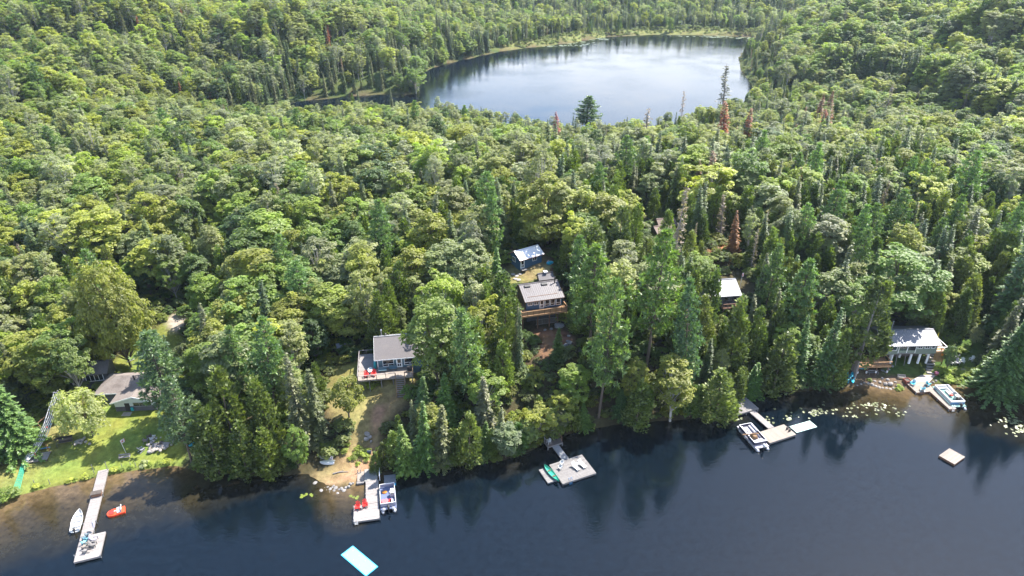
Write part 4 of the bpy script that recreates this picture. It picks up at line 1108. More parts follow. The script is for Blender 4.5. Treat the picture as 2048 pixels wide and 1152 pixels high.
M['mauve_tin'] = simple('weathered_mauve_tin', (0.10, 0.092, 0.097), 0.5, metal=0.15, var=0.2, scale=2, dirt=(0.075, 0.065, 0.065), dscale=0.5)
M['glass'] = simple('dark_window_glass', (0.02, 0.024, 0.028), 0.06, var=0.3, spec=0.7)
M['black'] = simple('black_metal', (0.018, 0.018, 0.02), 0.5, var=0.2)
M['alu'] = simple('aluminium', (0.45, 0.45, 0.47), 0.38, metal=0.7, var=0.1)
M['galv'] = simple('galvanised_grey', (0.22, 0.225, 0.235), 0.5, metal=0.3, var=0.15)
M['red'] = simple('red_plastic', (0.62, 0.028, 0.022), 0.45, var=0.12)
M['orange_red'] = simple('orange_red_plastic', (0.72, 0.07, 0.025), 0.4, var=0.1)
M['teal'] = simple('teal_plastic', (0.02, 0.30, 0.33), 0.45, var=0.12)
M['turq'] = simple('turquoise_kayak_plastic', (0.025, 0.33, 0.45), 0.35, var=0.12)
M['canoe_green'] = simple('green_canoe_hull', (0.03, 0.26, 0.18), 0.35, var=0.15)
M['mat_blue'] = simple('pale_turquoise_foam', (0.16, 0.42, 0.50), 0.6, var=0.05)
M['mat_edge'] = simple('deep_turquoise_foam', (0.03, 0.42, 0.62), 0.6, var=0.05)
M['mat_mint'] = simple('mint_foam', (0.36, 0.49, 0.44), 0.6, var=0.05)
M['seat_red'] = simple('pink_red_upholstery', (0.55, 0.12, 0.13), 0.6, var=0.12)
M['seat_grey'] = simple('pale_grey_upholstery', (0.38, 0.38, 0.42), 0.55, var=0.1)
M['deck_blue'] = simple('blue_grey_carpet', (0.10, 0.125, 0.21), 0.9, var=0.15)
M['deck_green'] = simple('pale_green_carpet', (0.15, 0.26, 0.24), 0.9, var=0.15)
M['panel_lilac'] = simple('lilac_grey_panel', (0.30, 0.29, 0.34), 0.4, var=0.08)
M['dark_panel'] = simple('dark_navy_panel', (0.03, 0.03, 0.06), 0.35, var=0.1)
M['blue_band'] = simple('blue_stripe_panel', (0.02, 0.13, 0.30), 0.35, var=0.1)
M['rock'] = simple('granite', (0.19, 0.18, 0.175), 0.9, var=0.35, scale=3, bump=0.5, dirt=(0.16, 0.15, 0.12), dscale=2)
M['pale_rock'] = simple('pale_stone', (0.27, 0.245, 0.225), 0.9, var=0.3, scale=3, bump=0.5)
M['concrete'] = simple('pale_concrete', (0.33, 0.285, 0.25), 0.9, var=0.15, scale=2, dirt=(0.25, 0.21, 0.18))
M['sono'] = simple('white_column_paint', (0.66, 0.68, 0.68), 0.8, var=0.12)
M['yellow'] = simple('yellow_canvas', (0.50, 0.43, 0.04), 0.8, var=0.15)
M['orange'] = simple('orange_paint', (0.62, 0.22, 0.025), 0.6, var=0.12)
M['cover_brown'] = simple('brown_canvas_cover', (0.17, 0.10, 0.05), 0.85, var=0.3)
M['flag_red'] = simple('flag_red_cloth', (0.60, 0.02, 0.03), 0.8, var=0.1)
M['flag_white'] = simple('flag_white_cloth', (0.72, 0.70, 0.70), 0.8, var=0.05)
M['green_net'] = simple('green_plastic_mesh', (0.04, 0.40, 0.27), 0.6, var=0.15)
M['rope_white'] = simple('white_cable', (0.5, 0.5, 0.52), 0.5, var=0.1)
M['ash'] = simple('ash', (0.22, 0.20, 0.19), 1.0, var=0.3)
M['pink'] = simple('pink_cushion', (0.50, 0.16, 0.20), 0.8, var=0.15)

def objm(name, me, parent=None, loc=(0, 0, 0), rz=0.0, rot=None, scale=None):
    o = bpy.data.objects.new(name, me)
    link(o, parent)
    o.location = loc
    o.rotation_euler = rot or (0, 0, rz)
    if scale: o.scale = scale
    return o

def boards(parent, x0, x1, y0, y1, z, mat, bw=0.28, across=True, th=0.05, name='plank'):
    """deck boards, each its own object sharing one mesh"""
    if across:
        n_ = max(1, round((y1 - y0) / bw)); st = (y1 - y0) / n_
        me = MB().box((0, 0, 0), (x1 - x0, st - 0.022, th)).mesh(name, mat)
        for i in range(n_):
            objm(name, me, parent, ((x0 + x1) / 2 + RNG.uniform(-.012, .012), y0 + st * (i + 0.5), z + RNG.uniform(-.006, .006)), RNG.uniform(-.002, .002))
    else:
        n_ = max(1, round((x1 - x0) / bw)); st = (x1 - x0) / n_
        me = MB().box((0, 0, 0), (st - 0.022, y1 - y0, th)).mesh(name, mat)
        for i in range(n_):
            objm(name, me, parent, (x0 + st * (i + 0.5), (y0 + y1) / 2 + RNG.uniform(-.012, .012), z + RNG.uniform(-.006, .006)), RNG.uniform(-.002, .002))

def under(parent, x0, x1, y0, y1, ztop, mat, h=0.28):
    b = MB()
    b.bb(x0, y0, ztop - h, x0 + 0.1, y1, ztop); b.bb(x1 - 0.1, y0, ztop - h, x1, y1, ztop)
    b.bb(x0 + 0.1, y0, ztop - h, x1 - 0.1, y0 + 0.1, ztop); b.bb(x0 + 0.1, y1 - 0.1, ztop - h, x1 - 0.1, y1, ztop)
    b.bb((x0 + x1) / 2 - .05, y0 + .1, ztop - h, (x0 + x1) / 2 + .05, y1 - .1, ztop - 0.02)
    return b.build('frame', mat, parent)

def posts(parent, pts, z0, z1, r, mat, name='post'):
    me = MB().box((0, 0, (z0 + z1) / 2), (r * 2, r * 2, z1 - z0)).mesh(name, mat)
    for x, y in pts: objm(name, me, parent, (x, y, 0))

def railing(parent, pts, z, h, mat, postmat=None, step=1.5, panel=None, mid=True):
    postmat = postmat or mat
    me = None
    for (ax, ay), (bx, by) in zip(pts[:-1], pts[1:]):
        ln = math.hypot(bx - ax, by - ay); n_ = max(1, round(ln / step))
        MB().bar((ax, ay, z + h), (bx, by, z + h), 0.13, 0.06).build('top_rail', mat, parent)
        if mid: MB().bar((ax, ay, z + 0.14), (bx, by, z + 0.14), 0.05, 0.09).build('bottom_rail', mat, parent)
        if me is None: me = MB().box((0, 0, h / 2 - 0.04), (0.09, 0.09, h - 0.02)).mesh('rail_post', postmat)
        for i in range(n_ + 1):
            if i == 0 and (ax, ay) != pts[0]: continue
            t = i / n_
            objm('rail_post', me, parent, (ax + (bx - ax) * t, ay + (by - ay) * t, z))
        if panel:
            MB().bar((ax, ay, z + h * 0.55), (bx, by, z + h * 0.55), 0.03, h * 0.72).build('rail_panel', panel, parent)

def window(parent, x, z, w_, h_, y=0.0, face='front', bars=(), trans=(), frame=None, name='window', fw=0.1):
    """framed window: frame object, pane as sub-part.  x along the face, z = sill"""
    frame = frame or M['white']
    b = MB()
    b.bb(-w_ / 2 - fw, -0.07, -fw, w_ / 2 + fw, 0.01, 0); b.bb(-w_ / 2 - fw, -0.07, h_, w_ / 2 + fw, 0.01, h_ + fw)
    b.bb(-w_ / 2 - fw, -0.068, 0, -w_ / 2, 0.01, h_); b.bb(w_ / 2, -0.068, 0, w_ / 2 + fw, 0.01, h_)
    for t in bars: b.bb(-w_ / 2 + w_ * t - 0.035, -0.06, 0, -w_ / 2 + w_ * t + 0.035, 0.0, h_)
    for t in trans: b.bb(-w_ / 2, -0.058, h_ * t - 0.035, w_ / 2, 0.0, h_ * t + 0.035)
    o = b.build(name, frame, parent)
    g = MB().bb(-w_ / 2, -0.03, 0, w_ / 2, -0.012, h_).build('pane', M['glass'], o)
    loc, rz = {'front': ((x, y, z), 0), 'left': ((y, x, z), -math.pi / 2), 'right': ((y, x, z), math.pi / 2), 'back': ((x, y, z), math.pi)}[face]
    o.location, o.rotation_euler = loc, (0, 0, rz)
    return o

def door(parent, x, z, w_, h_, y=0.0, face='front', mat=None, glass=(0.35, 0.92), cross=True):
    mat = mat or M['white']
    b = MB()
    b.bb(-w_ / 2 - .1, -0.075, 0, -w_ / 2, 0.01, h_ + .1); b.bb(w_ / 2, -0.075, 0, w_ / 2 + .1, 0.01, h_ + .1); b.bb(-w_ / 2, -0.073, h_, w_ / 2, 0.01, h_ + .1)
    s = 0.12
    b.bb(-w_ / 2, -0.05, 0, -w_ / 2 + s, 0, h_); b.bb(w_ / 2 - s, -0.05, 0, w_ / 2, 0, h_)
    b.bb(-w_ / 2 + s, -0.048, 0, w_ / 2 - s, 0, h_ * 0.12); b.bb(-w_ / 2 + s, -0.048, h_ * 0.93, w_ / 2 - s, 0, h_)
    if cross: b.bb(-w_ / 2 + s, -0.048, h_ * 0.40, w_ / 2 - s, 0, h_ * 0.47); b.bb(-0.04, -0.046, h_ * 0.12, 0.04, 0, h_ * 0.40)
    o = b.build('door', mat, parent)
    MB().bb(-w_ / 2 + s, -0.03, h_ * .12, w_ / 2 - s, -0.012, h_ * 0.93).build('pane', M['glass'], o)
    MB().box((w_ / 2 - 0.06, -0.085, h_ * 0.48), (0.05, 0.07, 0.12)).build('handle', M['black'], o)
    loc, rz = {'front': ((x, y, z), 0), 'left': ((y, x, z), -math.pi / 2), 'right': ((y, x, z), math.pi / 2)}[face]
    o.location, o.rotation_euler = loc, (0, 0, rz)
    return o

def shell(parent, L_, D_, h_, rise, wm, ridge_y=None, z0=-0.4, gable=None, sides='flbr'):
    """four walls; ridge along x at ridge_y"""
    ry = D_ / 2 if ridge_y is None else ridge_y
    t = 0.16
    if 'f' in sides: MB().bb(0, 0, z0, L_, t, h_).build('wall', wm, parent)
    if 'b' in sides: MB().bb(0, D_ - t, z0, L_, D_, h_).build('wall', wm, parent)
    k = h_ + rise
    pr = [(t, z0), (D_ - t, z0), (D_ - t, h_ + 0.0), (ry, k - 0.06), (t, h_ + 0.0)]
    if 'l' in sides: MB().prism(pr, (0, t), 'x').build('wall', gable or wm, parent)
    if 'r' in sides: MB().prism(pr, (L_ - t, L_), 'x').build('wall', gable or wm, parent)

def gable_roof(parent, L_, D_, h_, rise, mat, oh=0.45, ridge_y=None, th=0.12, ribs=0.0, fascia=None, sideoh=None, name='roof', cap=None):
    ry = D_ / 2 if ridge_y is None else ridge_y
    so_ = oh if sideoh is None else sideoh
    out = []
    for s, run in ((-1, ry), (1, D_ - ry)):
        sl = rise / run
        ye = ry + s * (run + oh); ze = h_ - sl * oh
        a = [(ry, h_ + rise), (ye, ze), (ye, ze + th), (ry, h_ + rise + th)]
        r = MB().prism(a, (-so_, L_ + so_), 'x').build(name, mat, parent)
        if ribs:
            b = MB(); n_ = int((L_ + 2 * so_) / ribs)
            for i in range(n_ + 1):
                x = -so_ + 0.03 + i * (L_ + 2 * so_ - 0.06) / n_
                b.bar((x, ry + s * 0.06, h_ + rise + th + 0.02 - sl * 0.06), (x, ye, ze + th + 0.02), 0.05, 0.045)
            q = b.build('roof_ribs', mat, r); q['kind'] = 'stuff'
        if fascia:
            MB().bb(-so_, ye - 0.02 if s < 0 else ye, ze - 0.06, L_ + so_, ye if s < 0 else ye + 0.02, ze + th + 0.01).build('fascia', fascia, r)
            for xx in (-so_ - 0.03, L_ + so_):
                MB().prism([(ry, h_ + rise - 0.07), (ye, ze - 0.07), (ye, ze + th + 0.015), (ry, h_ + rise + th + 0.015)], (xx, xx + 0.03), 'x').build('bargeboard', fascia, r)
        out.append(r)
    MB().bar((-so_, ry, h_ + rise + th + 0.02), (L_ + so_, ry, h_ + rise + th + 0.02), 0.34, 0.05).build('ridge_cap', cap or mat, out[0])
    return out

def pipe(parent, x, y, z0, z1, r, mat, name='flue', cap=True):
    b = MB().tube([(x, y, z0), (x, y, z1)], r, 10)
    if cap: b.lathe([(r * 1.7, 0), (r * 1.7, 0.05), (0.02, 0.22)], (x, y, z1 + 0.03), 10)
    return b.build(name, mat, parent)

def steps(parent, x0, x1, ytop, ztop, n_, rise, run, mat, rail=None, strm=None):
    me = MB().box((0, 0, 0), (x1 - x0, run * 0.85, 0.05)).mesh('tread', mat)
    for i in range(n_):
        objm('tread', me, parent, ((x0 + x1) / 2, ytop - run * (i + 0.5), ztop - rise * (i + 1)))
    for x in (x0 - 0.05, x1 + 0.05):
        MB().bar((x, ytop, ztop - 0.12), (x, ytop - run * n_, ztop - 0.12 - rise * n_), 0.06, 0.26).build('stringer', strm or mat, parent)
        if rail:
            MB().bar((x, ytop, ztop + 0.92), (x, ytop - run * n_, ztop + 0.92 - rise * n_), 0.09, 0.06).build('handrail', rail, parent)
            MB().bar((x, ytop - run * n_ + .1, ztop - rise * n_ - 0.3), (x, ytop - run * n_ + .1, ztop + 0.95 - rise * n_), 0.09, 0.09).build('newel_post', rail, parent)

# ------------------------------------------------------------------ grey-roofed cottage with the big deck
o = at(756, 738, 8.0)
A = thing('cottage', o, R(9), 'slate-blue cottage with grey shingle roof and a wide deck with red chairs', 'house')
shell(A, 9.6, 8.0, 2.45, 2.0, M['teal_grey'], ridge_y=4.4, z0=-2.6)
gable_roof(A, 9.6, 8.0, 2.45, 2.0, M['shingle_grey'], 0.5, ridge_y=4.4, fascia=M['white'], cap=M['galv'])
for x in (2.05, 6.1): window(A, x, 0.55, 1.95, 1.45, 0, trans=(0.3,), bars=()); 
MB().bb(2.02, -0.06, 0.55, 2.09, 0, 0.97).build('mullion', M['white'], A); MB().bb(6.07, -0.06, 0.55, 6.14, 0, 0.97).build('mullion', M['white'], A)
door(A, 4.1, 0.02, 0.9, 2.05)
for x in (0.0, 9.44): MB().bb(x - 0.01, -0.04, -0.1, x + 0.14, 0.005, 2.42).build('corner_trim', M['white'], A)
pipe(A, 1.0, 4.9, 4.1, 5.6, 0.11, M['alu']); pipe(A, 1.75, 4.75, 4.2, 4.75, 0.16, M['black'], 'roof_vent'); pipe(A, 7.3, 4.75, 4.2, 4.8, 0.16, M['black'], 'roof_vent')
boards(A, -3.7, 6.6, -3.3, -0.03, -0.03, M['pale_wood'], 0.3)
boards(A, -3.7, -0.03, 0.0, 5.6, -0.03, M['white_wood'], 0.3)
under(A, -3.7, 6.6, -3.3, 0, -0.06, M['pale_wood']); under(A, -3.7, 0, 0.02, 5.6, -0.06, M['pale_wood'])
posts(A, [(x, y) for x in (-3.5, -1.6, 0.6, 2.8, 5.0, 6.4) for y in (-3.1,)] + [(-3.5, 1.5), (-3.5, 5.3)], -3.6, -0.33, 0.08, M['grey_wood'])
railing(A, [(-3.65, 5.55), (-3.65, -3.25), (3.25, -3.25)], 0, 1.0, M['white_wood'], M['dark_wood'], 1.6, mid=False)
railing(A, [(-3.65, 5.5), (-0.9, 5.5)], 0, 1.0, M['white_wood'], M['dark_wood'], 1.3, mid=False)
railing(A, [(5.0, -3.25), (6.55, -3.25), (6.55, -0.1)], 0, 1.0, M['new_wood'], M['brown_wood'], 1.5, mid=False)
steps(A, 3.4, 4.9, -3.3, 0, 10, 0.24, 0.3, M['pale_wood'], M['new_wood'], M['dark_wood'])

# ------------------------------------------------------------------ navy cottage on stilts
o = at(1052, 621, 13.0)
B = thing('cottage', o, R(15.5), 'navy cottage with mauve tin roof and an orange-wood deck on tall posts', 'house')
LB, DB = 7.8, 6.4
shell(B, LB, DB, 2.25, 1.45, M['navy'], ridge_y=4.3, z0=-0.3, gable=M['brown_wall'])
MB().bb(0.3, 0.5, -3.2, LB - 0.3, DB - 0.3, -0.32).build('foundation', M['grey_wall'], B)
rf = gable_roof(B, LB, DB, 2.25, 1.45, M['mauve_tin'], 0.5, ridge_y=4.3, ribs=0.42, fascia=M['brown_wood'], sideoh=0.35)
for x in (1.3, 5.0): MB().box((x, 3.55, 3.72), (1.25, 0.6, 0.22), rx=math.atan2(1.45, 4.3)).build('skylight', M['black'], rf[0])
MB().box((2.0, 4.75, 3.75), (4.2, 0.7, 0.09), rx=-math.atan2(1.45, 2.1)).build('solar_panel', M['black'], rf[1])
MB().bar((0.6, 0.75, 2.60), (7.0, 0.75, 2.60), 0.12, 0.12).build('snow_guard', M['brown_wood'], rf[0])
pipe(B, 7.3, 3.6, 3.2, 4.9, 0.12, M['black'])
for x in (0.85, 2.15): window(B, x, 1.1, 0.8, 0.62, bars=(0.5,))
door(B, 3.4, 0.02, 0.82, 2.0)
for x in (4.55, 5.75, 6.95): window(B, x, 0.45, 0.82, 1.55, trans=(0.28,))
boards(B, -1.6, 8.2, -2.3, -0.03, -0.03, M['new_wood'], 0.28, across=False)
boards(B, -1.6, -0.03, 0.0, 3.4, -0.03, M['new_wood'], 0.28)
under(B, -1.6, 8.2, -2.3, 0, -0.06, M['new_wood'], 0.3); under(B, -1.6, 0, 0.02, 3.4, -0.06, M['new_wood'], 0.3)
railing(B, [(-1.55, 3.3), (-1.55, -2.25), (8.15, -2.25), (8.15, -0.1)], 0, 1.0, M['new_wood'], M['brown_wood'], 1.25, panel=None)
me_s = MB().box((0, 0, 0.53), (1.16, 0.02, 0.68)).mesh('infill_panel', M['new_wood'])
for i in range(8): objm('infill_panel', me_s, B, (-0.94 + i * 1.2125, -2.25, 0))
posts(B, [(-1.3, -2.1), (1.9, -2.1), (4.4, -2.1), (6.2, -2.1), (8.0, -2.1)], -4.9, -0.36, 0.09, M['brown_wood'])
MB().bar((1.6, -1.7, -1.55), (6.2, -1.7, -1.55), 0.05, 0.1).build('lower_rail', M['grey_wood'], B); MB().bar((1.6, -1.7, -2.75), (6.2, -1.7, -2.75), 0.05, 0.1).build('lower_rail', M['grey_wood'], B)
me_s = MB().box((0, 0, -2.15), (0.1, 0.03, 1.2)).mesh('baluster', M['grey_wood'])
for i in range(18): objm('baluster', me_s, B, (1.75 + i * 0.26, -1.7, 0))

# ------------------------------------------------------------------ navy bunkhouse
o = at(1041, 537.8, 14.45)
C_ = thing('bunkhouse', o, R(34), 'small navy bunkhouse with white metal roof and white-framed windows', 'cabin')
shell(C_, 5.9, 4.1, 2.35, 1.15, M['navy'], z0=-0.5)
gable_roof(C_, 5.9, 4.1, 2.35, 1.15, M['white_tin'], 0.4, ribs=0.45, fascia=M['red_wood'])
door(C_, 0.55, 0.02, 0.85, 2.0); window(C_, 3.9, 1.15, 1.0, 0.85, bars=(0.5,)); window(C_, 2.5, 0.95, 1.0, 0.95, 0.0, 'left', bars=(0.5,))
MB().bb(-0.02, -0.03, -0.2, 0.12, 0.005, 2.32).build('corner_trim', M['white'], C_)
MB().box((0.55, -0.55, -0.12), (1.3, 0.9, 0.14)).build('doorstep', M['grey_wood'], C_)

o = at(1080, 572, 13.6)
D_ = thing('shed', o, R(15), 'small low shed with a vented grey roof between the navy cottage and bunkhouse', 'shed')
shell(D_, 2.9, 2.2, 1.6, 0.8, M['brown_wall'], z0=-1.0)
gable_roof(D_, 2.9, 2.2, 1.6, 0.8, M['mauve_tin'], 0.3)
MB().box((1.5, 1.1, 2.65), (0.6, 0.6, 0.3)).box((1.5, 1.1, 2.85), (0.85, 0.85, 0.06)).build('roof_vent', M['white_tin'], D_)

# ------------------------------------------------------------------ tin-roofed cottage half hidden in the wood
o = at(1482, 587, 14.2)
E_ = thing('cottage', (o.x - 9.3, o.y - 1.4, 11.9), R(8), 'tin-roofed cottage half hidden among tall cedars and pines', 'house')
shell(E_, 9.0, 7.0, 2.3, 1.7, M['grey_wall'], z0=-1.5)
gable_roof(E_, 9.0, 7.0, 2.3, 1.7, M['tin'], 0.5, ribs=0.45, fascia=M['galv'], sideoh=0.4)
for x in (6.3, 8.0): window(E_, x, 0.7, 0.9, 1.2, frame=M['grey_wall'])
boards(E_, 5.0, 9.4, -1.7, -0.03, -0.03, M['brown_wood'], 0.28); under(E_, 5.0, 9.4, -1.7, 0, -0.06, M['brown_wood'])
railing(E_, [(5.0, -1.65), (9.35, -1.65), (9.35, -0.1)], 0, 0.95, M['brown_wood'], M['brown_wood'], 1.1)
posts(E_, [(5.2, -1.5), (7.3, -1.5), (9.2, -1.5)], -2.5, -0.3, 0.08, M['brown_wood'])

def flag(loc, h_, rz, label, lean=0.0, size=(1.3, 0.7)):
    f = thing('flag', loc, rz, label, 'flag')
    MB().tube([(0, 0, 0), (lean, 0, h_)], 0.035, 8).build('pole', M['white'], f)
    w3 = size[0] / 4
    z1 = h_ - 0.05; z0 = z1 - size[1]
    def cloth(x0, x1, mat, nm):
        V = []
        for i in range(5):
            x = x0 + (x1 - x0) * i / 4; yy = 0.10 * math.sin(x * 4.0); sag = -0.35 * x
            V += [(lean + x, yy, z0 + sag), (lean + x, yy, z1 + sag)]
        b = MB(); b._add([(a, y - .006, c) for a, y, c in V] + [(a, y + .006, c) for a, y, c in V], [(2 * i, 2 * i + 2, 2 * i + 3, 2 * i + 1) for i in range(4)] + [(10 + 2 * i, 11 + 2 * i, 13 + 2 * i, 12 + 2 * i) for i in range(4)])
        return b.build(nm, mat, f)
    cloth(0.04, w3, M['flag_red'], 'red_band'); cloth(w3, 3 * w3, M['flag_white'], 'white_band'); cloth(3 * w3, 4 * w3, M['flag_red'], 'red_band')
    # eleven-point leaf emblem, flat on the white band
    leaf = [(0, -.42), (.05, -.2), (.26, -.24), (.2, -.14), (.44, .06), (.38, .1), (.42, .26), (.28, .22), (.25, .28), (.12, .12), (.16, .36), (.08, .32), (0, .48)]
    poly = leaf + [(-a, b) for a, b in leaf[-2:0:-1]]
    cx, cz = size[0] / 2, (z0 + z1) / 2 - 0.35 * size[0] / 2
    for yy in (-0.012, 0.012):
        off = 0.10 * math.sin(cx * 4.0)
        MB().prism([(lean + cx + a * size[1] * .9, cz + b * size[1] * .9) for a, b in poly], (off + yy - .003, off + yy + .003), 'y').build('leaf_emblem', M['flag_red'], f)
    return f
p_ = at(1481, 588, 12.6)
flag((p_.x + 0.6, p_.y + 2.5, 11.2), 5.2, R(60), 'red and white flag beside the right end of the tin roof', size=(1.5, 0.9))

# ------------------------------------------------------------------ stilted cottage by the right-hand shore
o = at(1763, 729, 1.6)
G = thing('cottage', (o.x, o.y, 1.55), R(2), 'sage-green cottage raised on white columns with a shiny tin roof', 'house')
zf = 2.85
for x0, x1 in ((-0.6, 2.7), (6.4, 10.8)):
    MB().bb(x0, 0, zf - 0.3, x1, 0.16, zf + 2.2).build('wall', M['sage'], G)
MB().bb(2.7, 1.8, zf - 0.3, 6.4, 1.95, zf + 2.2).build('porch_back_wall', M['grey_wall'], G)
MB().bb(2.7, 0.02, zf - 0.3, 6.4, 1.8, zf - 0.05).build('porch_floor', M['grey_wood'], G)
MB().bb(2.7, 0.03, zf - 0.05, 6.4, 0.09, zf + 0.55).build('porch_panel', M['sage'], G)
for x in (2.75, 4.55, 6.35): MB().bb(x - 0.06, 0.0, zf - 0.04, x + 0.06, 0.12, zf + 2.2).build('porch_post', M['white'], G)
for x0, x1 in ((2.83, 4.47), (4.63, 6.27)): MB().bb(x0, 0.05, zf + 0.56, x1, 0.075, zf + 2.15).build('insect_screen', M['glass'], G)
for x in (-0.6, 10.64): MB().prism([(0.16, zf - .3), (6.6, zf - .3), (6.6, zf + 2.2), (3.4, zf + 3.5), (0.16, zf + 2.2)], (x, x + .16), 'x').build('wall', M['sage'], G)
MB().bb(-0.44, 6.45, zf - .3, 10.64, 6.6, zf + 2.2).build('wall', M['sage'], G)
MB().bb(-0.4, 0.2, zf - .5, 10.6, 6.4, zf - 0.31).build('floor_frame', M['dark_wood'], G)
for r in gable_roof(G, 11.4, 6.8, zf + 2.2, 1.35, M['tin'], 0.55, ribs=0.45, fascia=M['galv'], sideoh=0.35, name='roof'): r.location = (-0.6, -0.1, 0)
pipe(G, 2.9, 4.4, zf + 3.0, zf + 4.9, 0.1, M['alu'])
window(G, 1.2, zf + 0.75, 2.0, 1.05, 0); MB().box((0.55, -0.2, zf + 0.9), (0.8, 0.3, 0.35)).build('hanging_cloth', M['teal'], G)
for x in (7.1, 8.6): window(G, x, zf + 1.1, 0.85, 0.8, 0, bars=(0.5,)); 
window(G, 9.9, zf + 1.1, 0.6, 0.8, 0)
me_c = MB().lathe([(0.24, 0), (0.24, zf - 0.3)], n=14).mesh('column', M['sono'], smooth=False)
for x, y in ((6.1, 0.5), (8.0, 0.5), (9.8, 0.5), (5.2, 2.6), (2.9, 2.2), (2.2, 0.7)): objm('column', me_c, G, (x, y, -0.15 if y < 2 else 0.0))
for x in (2.75, 4.6): MB().bar((x, -0.35, -0.1), (x, 0.05, zf - 0.3), 0.1, 0.1).build('post', M['grey_wood'], G)
MB().bb(0.2, 3.4, -0.6, 10.2, 3.55, zf - 0.5).build('basement_wall', M['dark_wood'], G)
window(G, 7.2, 0.75, 1.0, 1.4, 3.38, bars=(0.5,), trans=(0.5,))
# right-hand balcony
boards(G, 11.0, 13.4, 0.4, 4.6, zf - 0.12, M['new_wood'], 0.3); under(G, 11.0, 13.4, 0.4, 4.6, zf - 0.16, M['new_wood'])
railing(G, [(11.0, 0.45), (13.35, 0.45), (13.35, 4.55)], zf - 0.08, 1.0, M['white'], M['brown_wood'], 1.2)
me_s = MB().box((0, 0, zf / 2 - 0.3), (0.12, 0.04, zf - 0.5)).mesh('lattice_slat', M['new_wood'])
for i in range(11): objm('lattice_slat', me_s, G, (11.1 + i * 0.22, 0.5, 0.1))
posts(G, [(11.1, 4.4), (13.3, 0.6), (13.3, 4.4)], -0.6, zf - 0.3, 0.08, M['brown_wood'])
MB().lathe([(0.02, 0), (0.38, 0.05), (0.38, 0.12), (0.02, 0.16)], n=16).build('round_sign', M['orange'], G).location = (12.7, 0.33, zf - 0.75)
bpy.data.objects['round_sign'].rotation_euler = (math.pi / 2, 0, 0)
um = thing('parasol', (o.x + 12.9, o.y + 4.3, 1.55 + zf - 0.05), 0.3, 'closed yellow parasol on the right-hand balcony of the stilted cottage', 'parasol')
MB().tube([(0, 0, 0), (0, 0, 2.5)], 0.035, 8).build('pole', M['white'], um)
MB().lathe([(0.10, 0.75), (0.24, 0.95), (0.22, 1.4), (0.13, 2.1), (0.03, 2.55)], n=10).build('canopy', M['yellow'], um)
# left-hand low deck
dk = at(1712, 727, 2.9)
H_ = thing('deck', (dk.x, dk.y + 0.6, 2.75), R(3), 'new orange-wood deck with railing left of the stilted cottage', 'deck')
boards(H_, 0, 7.0, -1.6, 1.6, -0.03, M['new_wood'], 0.28, across=False); under(H_, 0, 7.0, -1.6, 1.6, -0.06, M['new_wood'])
railing(H_, [(0.05, 1.5), (0.05, -1.55), (6.95, -1.55), (6.95, 1.2)], 0, 0.95, M['new_wood'], M['brown_wood'], 1.4)
posts(H_, [(0.3, -1.4), (2.2, -1.4), (4.2, -1.4), (6.6, -1.4), (0.3, 1.3), (6.6, 1.3)], -2.2, -0.34, 0.08, M['brown_wood'])
me_c = MB().lathe([(0.17, 0), (0.17, 0.45)], n=10).mesh('footing', M['sono'])
for x in (0.3, 2.2, 4.2, 6.6): objm('footing', me_c, H_, (x, -1.4, -1.75))

# ------------------------------------------------------------------ tan-roofed cottage on the lawn
o = at(233, 822, 2.6)
K = thing('cottage', (o.x, o.y, 2.55), R(4), 'low cottage with tan shingle roof facing the lawn', 'house')
LK = 7.4
MB().prism([(0, -0.3), (LK, -0.3), (LK, 2.2), (LK / 2, 3.35), (0, 2.2)], (0.0, 0.16), 'y').build('gable_wall', M['pale_siding'], K)
MB().bb(0.03, -0.035, -0.3, LK - 0.03, -0.005, 1.0).build('lower_wall', M['grey_wall'], K)
MB().bb(0, 0.17, -0.3, 0.16, 8.0, 2.2).build('wall', M['grey_wall'], K); MB().bb(LK - .16, 0.17, -0.3, LK, 8.0, 2.2).build('wall', M['grey_wall'], K)
MB().bb(-4.2, 3.2, -0.3, 0, 3.36, 2.2).build('wall', M['grey_wall'], K); MB().bb(-4.2, 3.37, -0.3, -4.04, 8.9, 2.2).build('wall', M['grey_wall'], K); MB().bb(-4.2, 8.9, -0.3, LK, 9.06, 2.2).build('wall', M['grey_wall'], K)
# front gable roof: two slopes running back to the main roof
zr, ze_ = 3.35, 2.2
for s in (-1, 1):
    x_e = LK / 2 + s * (LK / 2 + 0.5); z_e = ze_ - 0.5 * (zr - ze_) / (LK / 2)
    b = MB().hexa([(LK / 2, -0.5, zr), (x_e, -0.5, z_e), (x_e, 4.9, z_e), (LK / 2, 4.9, zr), (LK / 2, -0.5, zr + .12), (x_e, -0.5, z_e + .12), (x_e, 4.9, z_e + .12), (LK / 2, 4.9, zr + .12)])
    r = b.build('roof', M['shingle_tan'], K)
    MB().bar((LK / 2, -0.52, zr + 0.02), (x_e, -0.52, z_e + 0.02), 0.04, 0.24).build('bargeboard', M['white'], r)
